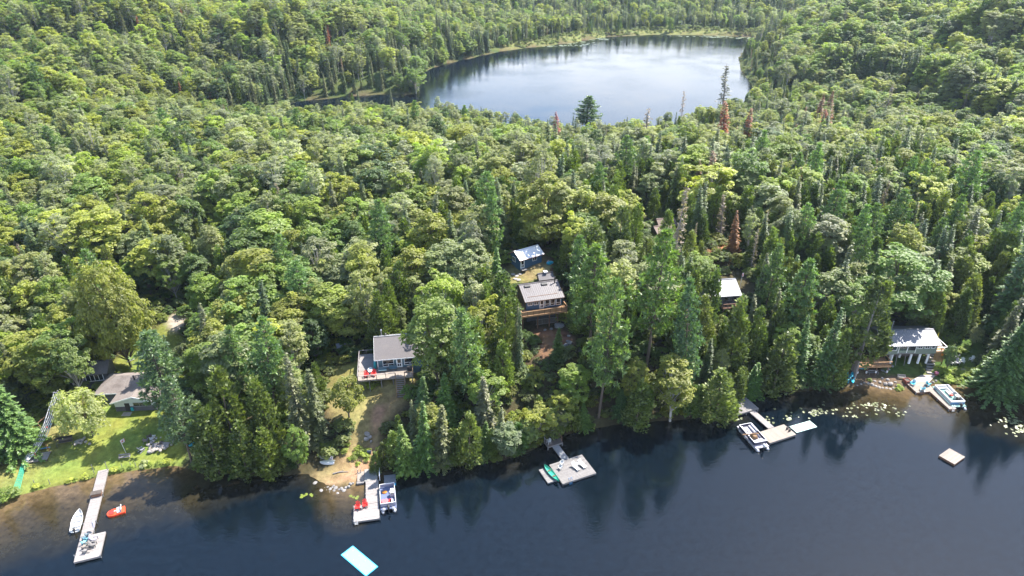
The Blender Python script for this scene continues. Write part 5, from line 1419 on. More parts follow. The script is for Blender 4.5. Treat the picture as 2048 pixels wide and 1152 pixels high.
# main hip roof behind
x0, x1, y0, y1 = -4.8, LK + 0.6, 2.7, 9.5
hx0, hx1, hy, hz_ = x0 + 3.2, x1 - 3.2, 6.1, 3.75
ev = 2.05
pt = [(x0, y0, ev), (x1, y0, ev), (x1, y1, ev), (x0, y1, ev), (hx0, hy, hz_), (hx1, hy, hz_)]
up = lambda p_, d=0.12: (p_[0], p_[1], p_[2] + d)
for nm, ids in (('f', (0, 1, 5, 4)), ('b', (2, 3, 4, 5)), ('l', (3, 0, 4)), ('r', (1, 2, 5))):
    b = MB(); n_ = len(ids)
    b._add([pt[i] for i in ids] + [up(pt[i]) for i in ids], [tuple(range(n_))[::-1], tuple(range(n_, 2 * n_))] + [(i, (i + 1) % n_, (i + 1) % n_ + n_, i + n_) for i in range(n_)])
    b.build('roof', M['shingle_tan'], K)
MB().bb(x0 + .02, y0 - 0.03, ev - 0.12, 0.0, y0 - 0.005, ev + 0.1).build('fascia', M['white'], K)
pipe(K, 2.0, 5.2, 3.3, 4.2, 0.12, M['black'], 'roof_vent'); MB().box((4.6, 6.3, 3.95), (0.35, 0.35, 0.5)).build('blue_vent', M['blue_band'], K); MB().box((5.0, 4.0, 3.05), (0.5, 0.35, 0.1), ry=0.3).build('roof_hatch', M['white'], K)
MB().bb(1.8, -0.09, -0.2, 2.7, -0.04, 1.75).build('door', M['black'], K)
window(K, 5.0, 1.02, 3.1, 0.7, 0.0, bars=(0.33, 0.66), frame=M['galv'])
MB().box((3.1, -0.25, 0.55), (0.45, 0.3, 0.7)).build('planter_box', M['teal'], K)
for x, z_ in ((LK / 2, 2.85),): MB().box((x, -0.02, z_), (0.5, 0.05, 0.3)).build('gable_vent', M['black'], K)
MB().box((2.2, -0.9, -0.12), (1.6, 1.1, 0.14)).build('doorstep', M['concrete'], K)

o = at(168, 768, 3.6)
K2 = thing('cottage', (o.x, o.y, 3.5), R(12), 'dark grey cottage mostly hidden under trees behind the tan-roofed one', 'house')
shell(K2, 4.4, 4.5, 2.3, 1.2, M['grey_wall'], z0=-0.6); gable_roof(K2, 4.4, 4.5, 2.3, 1.2, M['shingle_grey'], 0.4)
window(K2, 2.2, 0.6, 3.0, 1.3, bars=(0.25, 0.5, 0.75)); MB().bb(-0.3, -1.2, -0.7, 4.6, -0.05, -0.1).build('step', M['grey_wall'], K2)

# small brown cabins deep in the wood, lean-to left of the grey roof
o = at(1316, 472, 15.2)
for i, (dx, dy, rz, lab) in enumerate(((0, 0, 20, 'nearer of two small brown cabins deep in the wood'), (1.5, 5.5, 12, 'further of two small brown cabins deep in the wood'))):
    q = thing('cabin', (o.x + dx, o.y + dy, hz(o.x + dx, o.y + dy)), R(rz), lab, 'cabin')
    shell(q, 4.2, 3.6, 2.1, 1.0, M['brown_wall'], z0=-0.8); gable_roof(q, 4.2, 3.6, 2.1, 1.0, simple('brown_shingles', (0.17, 0.125, 0.105), 0.9, var=0.3, scale=5), 0.4, fascia=M['white_wood'] if i == 0 else None)
    window(q, 2.1, 0.9, 0.8, 0.7)
o = at(676, 697, 7.8)
q = thing('lean_to', (o.x, o.y, hz(o.x, o.y)), R(22), 'open lean-to with a flat grey roof left of the deck', 'shed')
MB().box((1.5, 0.8, 2.0), (3.4, 1.5, 0.08), rx=0.12).build('roof', M['galv'], q)
posts(q, [(0.1, 0.2), (2.9, 0.2), (0.1, 1.4), (2.9, 1.4)], -0.5, 1.9, 0.06, M['grey_wood'])
for i in range(5): MB().tube([(0.3, 0.4 + 0.2 * i, 0.2 + 0.12 * (i % 3)), (2.7, 0.45 + 0.2 * i, 0.2 + 0.12 * (i % 3))], 0.1, 7).build('log', M['bark'], q)
# ------------------------------------------------------------------ docks
def frame_at(name, p0, p1, z, label, cat):
    a, b = at(*p0, z), at(*p1, z)
    d = b - a
    return thing(name, a, math.atan2(-d.x, d.y), label, cat)

def ladder(parent, x, y, mat, z=0.0, rz=0.0):
    b = MB()
    for s in (-0.22, 0.22):
        b.tube([(s, -0.35, z + 0.02), (s, -0.3, z + 0.75), (s, 0.12, z + 0.72), (s, 0.16, z - 0.9)], 0.03, 6)
    for k in range(4): b.bar((-0.22, 0.15, z - 0.1 - 0.25 * k), (0.22, 0.15, z - 0.1 - 0.25 * k), 0.04)
    o = b.build('ladder', mat, parent); o.location = (x, y, 0); o.rotation_euler = (0, 0, rz)
    return o

DZ = 0.5
A = frame_at('dock', (195.5, 945), (147, 1125), DZ, 'long pale dock running out from the lawn with a wider end', 'dock')
boards(A, -1.6, 0.0, -0.4, 6.0, 0, M['white_wood'], 0.3); boards(A, -1.62, 0.02, 6.1, 14.7, -0.02, M['white_wood'], 0.3); boards(A, -3.45, 0.0, 14.75, 19.7, -0.02, M['white_wood'], 0.3)
under(A, -1.6, 0, -0.4, 6.0, -0.03, M['grey_wood']); under(A, -1.6, 0, 6.1, 14.7, -0.05, M['white_wood']); under(A, -3.45, 0, 14.75, 19.7, -0.05, M['white_wood'])
posts(A, [(-1.7, 6.0), (0.1, 6.0), (-1.7, 12), (0.1, 12), (0.1, 18.5), (-3.5, 19.6)], -1.6, 0.25, 0.05, M['galv'])
bx = thing('storage_box', A.matrix_basis @ Vector((-0.85, 5.9, 0.03)), A.rotation_euler.z, 'brown wooden box standing across the lawn dock', 'box')
MB().bb(-0.75, -0.4, 0, 0.75, 0.4, 0.55).build('body', M['brown_wood'], bx); MB().box((0, 0, 0.6), (1.62, 0.9, 0.07)).build('lid', M['dark_wood'], bx)

B = frame_at('dock', (756.7, 959.4), (759, 1037.6), DZ, 'pale plank dock with two red chairs below the dry clearing', 'dock')
boards(B, 0, 2.1, 0.0, 5.2, 0, M['white_wood'], 0.3); boards(B, 0, 4.0, 5.25, 8.65, 0, M['white_wood'], 0.3)
under(B, 0, 2.1, 0, 5.2, -0.03, M['grey_wood']); under(B, 0, 4.0, 5.25, 8.65, -0.03, M['grey_wood'])
MB().bb(0.15, -2.9, -0.25, 2.3, 0.05, 0.06).build('concrete_ramp', simple('rough_grey_concrete', (0.2, 0.195, 0.18), 0.95, var=0.3, scale=6), B)
MB().bb(2.35, -2.6, -0.6, 3.5, -0.3, -0.06).build('side_step', M['pale_wood'], B); MB().bb(2.4, -0.32, -0.4, 3.6, 0.15, -0.1).build('side_step', M['grey_wood'], B)
railing(B, [(-0.3, -4.3), (-0.25, 0.1)], -0.1, 0.95, M['white'], M['white'], 1.4, mid=False)
posts(B, [(-0.06, 3), (2.16, 3), (4.05, 8.5), (-0.06, 8.5), (4.05, 5.4)], -1.6, 0.2, 0.05, M['galv'])
ladder(B, 3.6, 8.68, M['white'])
for x in (2.9, 3.4): MB().box((x, -2.4, 0.25), (0.12, 0.12, 0.8)).build('post', M['white_wood'], B)

C2 = frame_at('dock', (1165.7, 911.6), (1193.7, 947.4), DZ, 'grey floating dock with white chairs reached by a gangway', 'dock')
boards(C2, 0, 6.45, -0.35, 4.7, 0, M['grey_wood'], 0.3, across=True); under(C2, 0, 6.45, -0.35, 4.7, -0.03, M['grey_wood'])
boards(C2, 2.6, 3.85, -4.15, -0.4, 0.06, M['galv'], 0.3); under(C2, 2.6, 3.85, -4.15, -0.4, 0.03, M['galv'], 0.15)
boards(C2, 1.75, 4.75, -8.6, -4.2, 0.35, M['dark_wood'], 0.3, across=False); under(C2, 1.75, 4.75, -8.6, -4.2, 0.32, M['grey_wood'])
posts(C2, [(1.8, -4.3), (4.7, -4.3), (1.8, -8.4), (4.7, -8.4)], -2.0, 0.3, 0.07, M['grey_wood'])
railing(C2, [(4.7, -4.3), (4.7, -8.5)], 0.37, 0.9, M['grey_wood'], M['grey_wood'], 1.5); railing(C2, [(1.8, -4.6), (1.8, -8.5)], 0.37, 0.9, M['brown_wood'], M['brown_wood'], 1.5)
lb = ladder(C2, 5.0, 4.75, M['blue_band'])
rf = thing('raft', C2.matrix_basis @ Vector((7.6, 1.6, -0.2)), C2.rotation_euler.z, 'low grey raft carrying the green canoe', 'raft')
boards(rf, -0.95, 0.95, -1.75, 1.75, 0.05, M['grey_wood'], 0.45); under(rf, -0.95, 0.95, -1.75, 1.75, 0.02, M['galv'], 0.2)

D2 = frame_at('dock', (1570.3, 850.5), (1592.8, 869.3), DZ, 'plank dock with shaded landing and gangway beside the covered pontoon boat', 'dock')
boards(D2, 0, 6.1, -0.3, 2.85, 0, M['pale_wood'], 0.3, across=False); under(D2, 0, 6.1, -0.3, 2.85, -0.03, M['grey_wood'], 0.35)
boards(D2, 2.3, 3.6, -5.6, -0.35, 0.05, M['white_wood'], 0.3); under(D2, 2.3, 3.6, -5.6, -0.35, 0.02, M['galv'], 0.15)
boards(D2, 1.4, 7.2, -9.6, -5.65, 0.3, M['grey_wood'], 0.3, across=False); under(D2, 1.4, 7.2, -9.6, -5.65, 0.27, M['grey_wood'])
posts(D2, [(1.5, -5.75), (4.2, -5.75), (7.1, -5.75)], -2.0, 0.2, 0.08, M['white_wood'])
for y in (1.1, 1.7): MB().box((0.55, y, 0.3), (0.5, 0.14, 0.6)).build('mooring_bracket', M['black'], D2)

E2 = frame_at('dock', (1856, 767), (1910, 815), DZ, 'pale dock with turquoise chairs leading to the pontoon boat by the garden', 'dock')
boards(E2, 0, 1.45, 2.6, 8.3, 0, M['pale_wood'], 0.3); boards(E2, 0, 4.3, -0.7, 2.56, 0, M['pale_wood'], 0.3)
under(E2, 0, 1.45, 2.6, 8.3, -0.03, M['brown_wood'], 0.4); under(E2, 0, 4.3, -0.7, 2.56, -0.03, M['brown_wood'], 0.4)
posts(E2, [(-0.05, 5), (1.5, 5), (4.35, 2.5), (1.5, 8.2)], -1.5, 0.12, 0.05, M['galv'])
ladder(E2, 0.7, 8.32, M['white'])
planter = thing('planter', E2.matrix_basis @ Vector((3.9, -1.1, 0.05)), E2.rotation_euler.z, 'wooden corner planter at the shore end of the turquoise-chair dock', 'planter')
for (x0, y0, x1, y1) in ((-0.6, -0.6, 0.6, -0.5), (-0.6, 0.5, 0.6, 0.6), (-0.6, -0.5, -0.5, 0.5), (0.5, -0.5, 0.6, 0.5)): MB().bb(x0, y0, -0.4, x1, y1, 0.5).build('side_board', M['red_wood'], planter)
MB().bb(-0.5, -0.5, -0.4, 0.5, 0.5, 0.35).build('soil', M['dark_wood'], planter)
# concrete path and stone steps
pa = [at(1812, 766, 0.6), at(1856, 767, 0.6), at(1874, 742, 1.5), at(1846, 741, 1.6)]
pathm = MB(); pathm._add([(p.x, p.y, hz(p.x, p.y) - 0.3) for p in pa] + [(p.x, p.y, max(hz(p.x, p.y) + 0.07, 0.5)) for p in pa], [(0, 1, 5, 4), (1, 2, 6, 5), (2, 3, 7, 6), (3, 0, 4, 7), (4, 5, 6, 7), (3, 2, 1, 0)])
tag(pathm.build('path', M['concrete']), 'pale concrete path rising from the dock to the stone steps', kind='structure')
st = thing('stone_steps', at(1866, 738, 1.6), R(-10), 'flight of flat stone steps right of the stilted cottage', 'steps')
st.location.z = hz(st.location.x, st.location.y)
for i in range(7):
    x, y = 0.25 * i - 0.1, 1.0 * i
    wp = st.matrix_basis @ Vector((x, y, 0))
    MB().box((x, y, hz(wp.x, wp.y) - st.location.z + 0.10), (1.7 + 0.2 * math.sin(i * 2), 0.5, 0.22), rz=0.1 * math.sin(i * 3)).build('step', M['pale_rock'], st)

# ------------------------------------------------------------------ boats
def hull(L_, W_, h_, n_=14, pointed_stern=False, deck=False, rock=0.18):
    """open hull along +y (bow at y=0): outer and inner skin"""
    b = MB(); rows_ = []
    for i in range(n_ + 1):
        t = i / n_
        wd = (math.sin(min(t * 1.75, 1) * math.pi / 2) ** 0.75) if not pointed_stern else math.sin(math.pi * t) ** 0.62
        if not pointed_stern and t > 0.6: wd *= 1 - 0.14 * (t - 0.6) / 0.4
        wd = max(wd, 0.02) * W_ / 2
        kz = rock * ((1 - t) ** 3 if not pointed_stern else abs(2 * t - 1) ** 3)
        top = h_ + (0.22 * (1 - t) ** 2 if not pointed_stern else 0.18 * abs(2 * t - 1) ** 2.5)
        y = L_ * t
        rows_.append([(-wd, y, top), (-wd * 0.86, y, kz + 0.12), (-wd * 0.4, y, kz), (wd * 0.4, y, kz), (wd * 0.86, y, kz + 0.12), (wd, y, top),
                      (wd * 0.9, y, top - 0.005), (wd * 0.78, y, kz + 0.17), (0.0, y, kz + 0.08 + (0 if not deck else h_ * 0.6)), (-wd * 0.78, y, kz + 0.17), (-wd * 0.9, y, top - 0.005)])
    vs = [p for r_ in rows_ for p in r_]; k = 11; fs = []
    for i in range(n_):
        for j in range(k):
            fs.append((i * k + j, i * k + (j + 1) % k, (i + 1) * k + (j + 1) % k, (i + 1) * k + j))
    fs.append(tuple(range(k))); fs.append(tuple(range(n_ * k, n_ * k + k))[::-1])
    b._add(vs, fs)
    return b

def outboard(parent, x, y, z, mat, tall=1.0):
    m_ = MB().lathe([(0.12, 0.0), (0.2, 0.08), (0.21, 0.32), (0.15, 0.46), (0.04, 0.52)], (0, 0.16, 0.25), 10, 0.85, 1.3).build('outboard_motor', mat, parent)
    MB().box((0, 0.2, -0.15), (0.12, 0.2, 0.85)).box((0, 0.24, -0.55), (0.16, 0.36, 0.1)).bar((0, 0.05, 0.35), (0.05, -0.5, 0.42), 0.05).build('motor_leg', M['black'], m_)
    m_.location = (x, y, z); m_.scale = (tall, tall, tall)
    return m_

a, b_ = at(161, 1022, 0.1), at(150, 1066, 0.1)
bt = thing('rowboat', a, math.atan2(-(b_ - a).x, (b_ - a).y), 'white open rowboat with outboard moored beside the lawn dock', 'boat')
hull(4.6, 1.65, 0.5).build('hull', M['plastic_white'], bt, smooth=False).location.z = -0.12
for y in (1.1, 2.3, 3.5): MB().box((0, y, 0.30), (1.25 if y > 1.2 else 1.0, 0.32, 0.05)).build('bench', M['white'], bt)
MB().box((0, 4.55, 0.33), (1.3, 0.08, 0.42)).build('transom', M['white'], bt); outboard(bt, 0, 4.6, 0.2, M['black'])
bpy.context.view_layer.update()

a, b_ = at(253, 1019, 0.1), at(215, 1031, 0.1)
pb = thing('pedal_boat', a, math.atan2(-(b_ - a).x, (b_ - a).y), 'red pedal boat with white seats floating by the lawn dock', 'boat')
MB().prism([(-0.72, 0.15), (0.72, 0.15), (0.78, 1.9), (0.55, 2.55), (0.2, 2.75), (-0.2, 2.75), (-0.55, 2.55), (-0.78, 1.9)], (-0.12, 0.32), 'z').build('hull', M['orange_red'], pb, bevel=0.06)
MB().prism([(-0.55, 1.75), (0.55, 1.75), (0.45, 2.35), (0, 2.5), (-0.45, 2.35)], (0.33, 0.40), 'z').build('foredeck', M['red'], pb)
for s in (-0.36, 0.36):
    se = MB().box((s, 1.0, 0.42), (0.5, 0.55, 0.16)).build('seat', M['plastic_white'], pb); MB().box((s, 0.66, 0.66), (0.5, 0.12, 0.5), rx=0.2).build('backrest', M['plastic_white'], se)
MB().box((0, 1.35, 0.4), (0.14, 0.7, 0.14)).build('console', M['plastic_white'], pb)

def pontoon(p0, p1, W_, L_, z, label, floor, fence, bench, top, kind):
    a, b_ = at(*p0, z), at(*p1, z); d = b_ - a
    t = thing('pontoon_boat', a, math.atan2(-d.x, d.y), label, 'boat')
    cx = -W_ / 2
    for s in (cx - W_ / 2 + 0.32, cx + W_ / 2 - 0.32):
        MB().tube([(s, -0.35, 0.12), (s, 0.1, 0.0), (s, 0.6, -0.05), (s, L_ + 0.1, -0.05), (s, L_ + 0.45, 0.0)], [0.04, 0.2, 0.3, 0.3, 0.16], 12).build('pontoon', M['alu'], t, smooth=True)
    MB().bb(cx - W_ / 2, 0, 0.34, cx + W_ / 2, L_, 0.42).build('deck', floor, t)
    MB().bb(cx - W_ / 2 - 0.02, -0.02, 0.30, cx + W_ / 2 + 0.02, L_ + .02, 0.338).build('deck_edge', M['alu'], t)
    y0, y1, h_ = 0.55, L_ - 0.75, 0.68
    if kind == 'dock_b': y0, y1 = 0.08, L_ - 0.55
    x0, x1 = cx - W_ / 2 + 0.06, cx + W_ / 2 - 0.06
    for (ax, ay, bx_, by) in ((x0, y0, x0, y1), (x1, y0, x1, y1), (x0, y0, x1, y0), (x0, y1, x1, y1)):
        MB().bar((ax, ay, 0.46 + h_ / 2), (bx_, by, 0.46 + h_ / 2), 0.03, h_ - 0.06).build('fence_panel', fence, t)
        MB().bar((ax, ay, 0.46 + h_), (bx_, by, 0.46 + h_), 0.06, 0.06).build('rail', top, t)
    if kind == 'dock_e':
        for x in (x0 - 0.02, x1 + 0.02): MB().bar((x, y0, 0.62), (x, y1, 0.62), 0.02, 0.14).build('stripe', M['blue_band'], t)
        MB().bar((x0, y1 + 0.02, 0.62), (x1, y1 + 0.02, 0.62), 0.02, 0.3).build('stripe', M['blue_band'], t)
    def seat(xa, ya, xb, yb, mat, back):
        s = MB().bb(xa, ya, 0.42, xb, yb, 0.80).build('bench', mat, t, bevel=0.03)
        if back == 'x0': MB().bb(xa, ya, 0.80, xa + 0.16, yb, 1.12).build('backrest', mat, s, bevel=0.03)
        if back == 'x1': MB().bb(xb - 0.16, ya, 0.80, xb, yb, 1.12).build('backrest', mat, s, bevel=0.03)
        if back == 'y1': MB().bb(xa, yb - 0.16, 0.80, xb, yb, 1.12).build('backrest', mat, s, bevel=0.03)
        if back == 'y0': MB().bb(xa, ya, 0.80, xb, ya + 0.16, 1.12).build('backrest', mat, s, bevel=0.03)
    if kind == 'dock_b':
        seat(x0 + 0.35, 3.3, x0 + 0.95, 4.15, M['seat_grey'], None); seat(cx - 0.02, y1 - 1.25, x1 - 0.1, y1 - 0.1, M['seat_red'], None); seat(cx - 0.55, y1 - 1.2, cx - 0.1, y1 - 0.1, M['red'], None)
        for x in (cx + 0.25, cx + 0.75): MB().lathe([(0.34, 0), (0.36, 0.06), (0.3, 0.12)], (x, y1 - 0.7, 0.82), 14, 0.8, 1.5).build('sunbed_cushion', M['seat_red'], t)
        MB().box((x0 + 0.5, 2.2, 0.85), (0.6, 0.55, 0.85)).build('console', M['plastic_white'], t); MB().lathe([(0.02, 0), (0.2, 0.02), (0.2, 0.05), (0.02, 0.07)], (x0 + 0.5, 2.62, 1.2), 12).build('steering_wheel', M['black'], t)
        MB().box((x0 + 0.45, 1.35, 0.7), (0.55, 0.5, 0.5)).build('cool_box', M['plastic_white'], t)
        MB().lathe([(0.1, 0), (0.32, 0.02), (0.36, 0.1), (0.3, 0.17), (0.1, 0.14)], (x1 - 0.7, 1.3, 0.43), 12, 1.2, 0.9).build('life_jacket', M['orange'], t)
        for x in (cx - 0.75, cx + 0.75): MB().lathe([(0.3, 0), (0.34, 0.1), (0.2, 0.3)], (x, L_ - 0.05, 0.3), 10, 1.0, 0.8).build('corner_cap', M['alu'], t)
    elif kind == 'dock_d':
        seat(x0 + 0.05, y0 + 0.1, x0 + 0.65, y0 + 2.2, bench, 'x0'); seat(x1 - 0.65, y0 + 0.1, x1 - 0.05, y0 + 1.9, bench, 'x1'); seat(x0 + 0.1, y1 - 1.1, x1 - 0.1, y1 - 0.2, bench, 'y1')
        MB().box((x1 - 1.05, y0 + 1.0, 0.75), (0.55, 0.9, 0.06)).build('table', M['plastic_white'], t)
        cv = MB(); cv.prism([(x0 + 0.9, 0.5), (x0 + 1.2, 1.45), (x1 - 0.5, 1.5), (x1 - 0.1, 0.6)], (y0 + 2.9, y0 + 4.0), 'y'); cv.build('canvas_cover', M['cover_brown'], t, bevel=0.1)
        MB().tube([(x0 + 0.6, y0 + 3.2, 1.3), (cx, y0 + 3.4, 1.62), (x1 + 1.3, y0 + 3.0, 1.55)], 0.11, 8).build('folded_canopy', M['cover_brown'], t)
        me_f = MB().lathe([(0.03, 0), (0.1, 0.06), (0.1, 0.4), (0.03, 0.48)], n=8).mesh('fender', M['plastic_white'])
        for y in (1.2, 3.0, 4.3): objm('fender', me_f, t, (cx + W_ / 2 + 0.12 if False else cx - W_ / 2 - 0.1, y, -0.02)); objm('fender', me_f, t, (cx + W_ / 2 + 0.1, y, -0.02))
    else:
        seat(x0 + 0.05, y0 + 0.1, x0 + 0.6, y0 + 2.3, M['plastic_white'], 'x0'); seat(x0 + 0.6, y0 + 0.1, x1 - 0.1, y0 + 0.65, M['plastic_white'], 'y0')
        seat(cx - 0.5, y0 + 1.2, cx - 0.05, y0 + 2.7, M['plastic_white'], None); MB().lathe([(0.3, 0), (0.32, 0.1), (0.25, 0.2)], (cx - 0.28, y0 + 2.9, 0.72), 10).build('red_cushion', M['red'], t)
        seat(x0 + 0.1, y1 - 0.75, x1 - 0.3, y1 - 0.1, bench, 'y1')
        MB().box((x0 + 0.55, y1 - 1.7, 0.85), (0.7, 0.55, 0.85)).build('console', M['plastic_white'], t); MB().box((x0 + 0.6, y1 - 1.15, 0.8), (0.6, 0.5, 0.8)).build('helm_seat', M['black'], t, bevel=0.05)
    outboard(t, cx, L_ + 0.05, 0.45, M['black'] if kind != 'dock_d' else M['plastic_white'], 1.25)
    return t

pontoon((759.6, 979), (762, 1025), 2.5, 5.0, 0.15, 'pontoon boat with red cushions moored beside the red-chair dock', M['deck_blue'], M['panel_lilac'], M['seat_red'], M['white'], 'dock_b')
pontoon((1473, 856), (1511, 900), 2.6, 6.4, 0.15, 'pontoon boat partly under brown canvas at the plank dock', M['panel_lilac'], M['dark_panel'], M['seat_grey'], M['white'], 'dock_d')
pontoon((1863, 776), (1906, 820), 2.9, 6.7, 0.15, 'pontoon boat with pale green carpet and blue stripes beside the garden dock', M['deck_green'], M['plastic_white'], M['seat_grey'], M['white'], 'dock_e')

def paddle(name, loc, rz, L_, W_, mat, label, flip=False, tilt=0.0, z=0.0, cat='canoe', h_=0.34):
    t = thing(name, loc, rz, label, cat)
    t.rotation_euler = (math.pi if flip else 0, tilt, rz)
    hull(L_, W_, h_, 14, True).build('hull', mat, t)
    if not flip:
        for y in (L_ * 0.33, L_ * 0.66): MB().box((0, y, h_ * 0.75), (W_ * 0.75, 0.18, 0.03)).build('seat', M['brown_wood'], t)
    return t
pl = C2.matrix_basis @ Vector((7.35, -0.45, -0.08))
paddle('canoe', pl, C2.rotation_euler.z + 0.12, 4.5, 0.95, M['canoe_green'], 'green canoe lying on the low raft beside the chair platform')
for i, (u, v, dz, lab) in enumerate(((1694, 746, 0.0, 'left of two turquoise kayaks drawn up under the leaning cedars'), (1704, 746, 0.0, 'right of two turquoise kayaks drawn up under the leaning cedars'))):
    a = at(u, v, 1.0); e = at(u + 1.5, v + 26, 0.3)
    t = thing('kayak', (a.x, a.y, max(hz(a.x, a.y), 0.2) + 0.15), math.atan2(-(e - a).x, (e - a).y), lab, 'kayak')
    t.rotation_euler.x = -math.atan2(max(hz(a.x, a.y), .2) - max(hz(e.x, e.y), .05), (e - a).length)
    hull(3.3, 0.86, 0.30, 14, True, deck=True).build('hull', M['turq'], t)
    MB().lathe([(0.26, 0), (0.28, 0.05), (0.2, 0.06)], (0, 1.75, 0.30), 12, 0.8, 1.5).build('cockpit', M['black'], t)
a = at(1712, 733, 2.0)
t = thing('kayak', (a.x, a.y, hz(a.x, a.y) + 0.35), R(-88), 'turquoise kayak stored under the orange-wood deck', 'kayak'); hull(3.0, 0.8, 0.3, 12, True, deck=True).build('hull', M['turq'], t)
for i, (u, v, lab) in enumerate(((638, 910, 'upper of two white boats lying overturned by the dry path'), (639, 919, 'lower of two white boats lying overturned by the dry path'))):
    a = at(u, v, 1.4)
    t = thing('overturned_boat', (a.x, a.y, hz(a.x, a.y) + 0.5), R(-97 + 4 * i), lab, 'boat')
    t.rotation_euler = (0, math.pi, R(-97 + 4 * i)); hull(2.6, 1.05, 0.36, 10).build('hull', M['panel_lilac'] if i == 0 else M['plastic_white'], t)
a = at(376, 890, 1.5)
t = thing('canoe', (a.x, a.y, hz(a.x, a.y) + 0.1), R(-50), 'blue canoe under the bluish pine at the edge of the lawn', 'canoe'); hull(3.4, 0.9, 0.35, 12, True).build('hull', M['turq'], t)

def floatmat(p0, p1, W_, z, mat, label, edge=None, sgn=-1):
    a, b_ = at(*p0, z), at(*p1, z); d = b_ - a; L_ = d.length
    t = thing('floating_mat', a, math.atan2(-d.x, d.y), label, 'float')
    x0, x1 = (-W_, 0) if sgn < 0 else (0, W_)
    MB().bb(x0, 0, -0.06, x1, L_, 0.05).build('pad', mat, t, bevel=0.02)
    if edge:
        for q in ((x0 - 0.07, -0.07, x1 + 0.07, 0), (x0 - 0.07, L_, x1 + 0.07, L_ + 0.07), (x0 - 0.07, 0, x0, L_), (x1, 0, x1 + 0.07, L_)): MB().bb(q[0], q[1], -0.07, q[2], q[3], 0.06).build('edge', edge, t)
        me_h = MB().box((0, 0, 0.07), (0.22, 0.06, 0.03)).mesh('grommet', M['panel_lilac'])
        for i in range(4):
            for s in (0.25, 0.75): objm('grommet', me_h, t, (x0 + (x1 - x0) * s, L_ * (i + 0.5) / 4, 0), 0.7)
    return t
floatmat((683, 1110), (732, 1152), 2.1, 0.05, M['mat_blue'], 'pale turquoise swim mat floating off the red-chair dock', M['mat_edge'])
floatmat((1578.8, 853), (1619.5, 841.4), 1.95, 0.12, M['mat_mint'], 'pale mint swim mat tied to the end of the plank dock', None, 1)

a, b_ = at(768, 951, 0.25), at(768, 972, 0.25); d = b_ - a
t = thing('raft', a, math.atan2(-d.x, d.y), 'small grey-blue raft between the red-chair dock and the shore cedars', 'raft')
boards(t, -1.95, 0, 0, 2.1, 0.02, M['galv'], 0.3); MB().bb(-1.95, 2.12, -0.2, 0, 2.5, -0.02).build('edge_float', M['mat_edge'], t); under(t, -1.95, 0, 0, 2.1, 0, M['galv'], 0.2)
a, b_ = at(1882, 911, 0.4), at(1905, 929, 0.4)
e = at(1926, 914, 0.4); f_ = at(1897, 899, 0.4)
d = (b_ - a)
t = thing('raft', (a + e) / 2, math.atan2((e - b_).y, (e - b_).x), 'square wooden swim raft floating alone on the lake', 'raft')
w1 = (e - b_).length / 2; w2 = 1.35
boards(t, -w1, w1, -w2, w2, 0, M['pale_wood'], 0.3); under(t, -w1, w1, -w2, w2, -0.03, M['brown_wood'], 0.42)

# ------------------------------------------------------------------ chairs, tables, benches
def adirondack(mat, label, group, loc, rz, src=None):
    if src is None:
        t = thing('garden_chair', loc, rz, label, 'chair', group)
        MB().box((0, 0.02, 0.36), (0.56, 0.56, 0.05), rx=0.16).build('seat', mat, t)
        b = MB()
        for i in range(5):
            x = -0.24 + 0.12 * i; h_ = 0.86 - 0.10 * abs(i - 2)
            b.bar((x * 0.85, -0.24, 0.30), (x * 1.25, -0.58, 0.34 + h_), 0.105, 0.03)
        b.build('backrest', mat, t)
        for s in (-0.36, 0.36):
            MB().box((s, 0.02, 0.60), (0.15, 0.75, 0.035)).build('arm', mat, t)
            MB().box((s * 0.92, 0.32, 0.29), (0.05, 0.10, 0.58)).build('leg', mat, t); MB().bar((s * 0.92, 0.30, 0.30), (s * 0.92, -0.62, 0.04), 0.05, 0.12).build('leg', mat, t)
        return t
    t = copy_tree(src); t.location = loc; t.rotation_euler = (0, 0, rz); t['label'] = label
    if group: t['group'] = group
    return t
def local(f, x, y, z): return f.matrix_basis @ Vector((x, y, z))
rzB = B.rotation_euler.z
red = adirondack(M['red'], 'left of two red chairs on the dock by the pontoon boat', 'red chairs', local(B, 3.35, 6.0, 0.03), rzB + R(-10))
adirondack(M['red'], 'right of two red chairs on the dock by the pontoon boat', 'red chairs', local(B, 2.15, 5.75, 0.03), rzB + R(8), red)
t = thing('side_table', local(B, 2.75, 6.05, 0.03), rzB, 'small white table between the red chairs on the dock', 'table')
MB().box((0, 0, 0.42), (0.45, 0.5, 0.04)).build('top', M['white_wood'], t); posts(t, [(-.18, -.2), (.18, -.2), (-.18, .2), (.18, .2)], 0, 0.4, 0.025, M['white_wood'], 'leg')
fA = bpy.data.objects['cottage']
adirondack(M['red'], 'left of two red chairs on the grey-roofed cottage deck', 'red chairs', local(fA, -2.1, -2.3, 0.02), R(9 + 195), red)
adirondack(M['red'], 'right of two red chairs on the grey-roofed cottage deck', 'red chairs', local(fA, -0.75, -2.15, 0.02), R(9 + 165), red)
t = thing('table', local(fA, -1.4, -1.05, 0.02), R(9), 'white oval table behind the red chairs on the deck', 'table')
MB().lathe([(0.02, 0), (0.5, 0.0), (0.5, 0.05), (0.02, 0.05)], (0, 0, 0.68), 20, 0.85, 1.7).build('top', M['plastic_white'], t); posts(t, [(-.25, -.5), (.25, -.5), (-.25, .5), (.25, .5)], 0, 0.68, 0.03, M['plastic_white'], 'leg')
t = thing('patio_cover', local(fA, -0.5, 0.6, 0.02), R(9), 'teal folded canvas leaning against the deck corner of the blue cottage', 'cover')
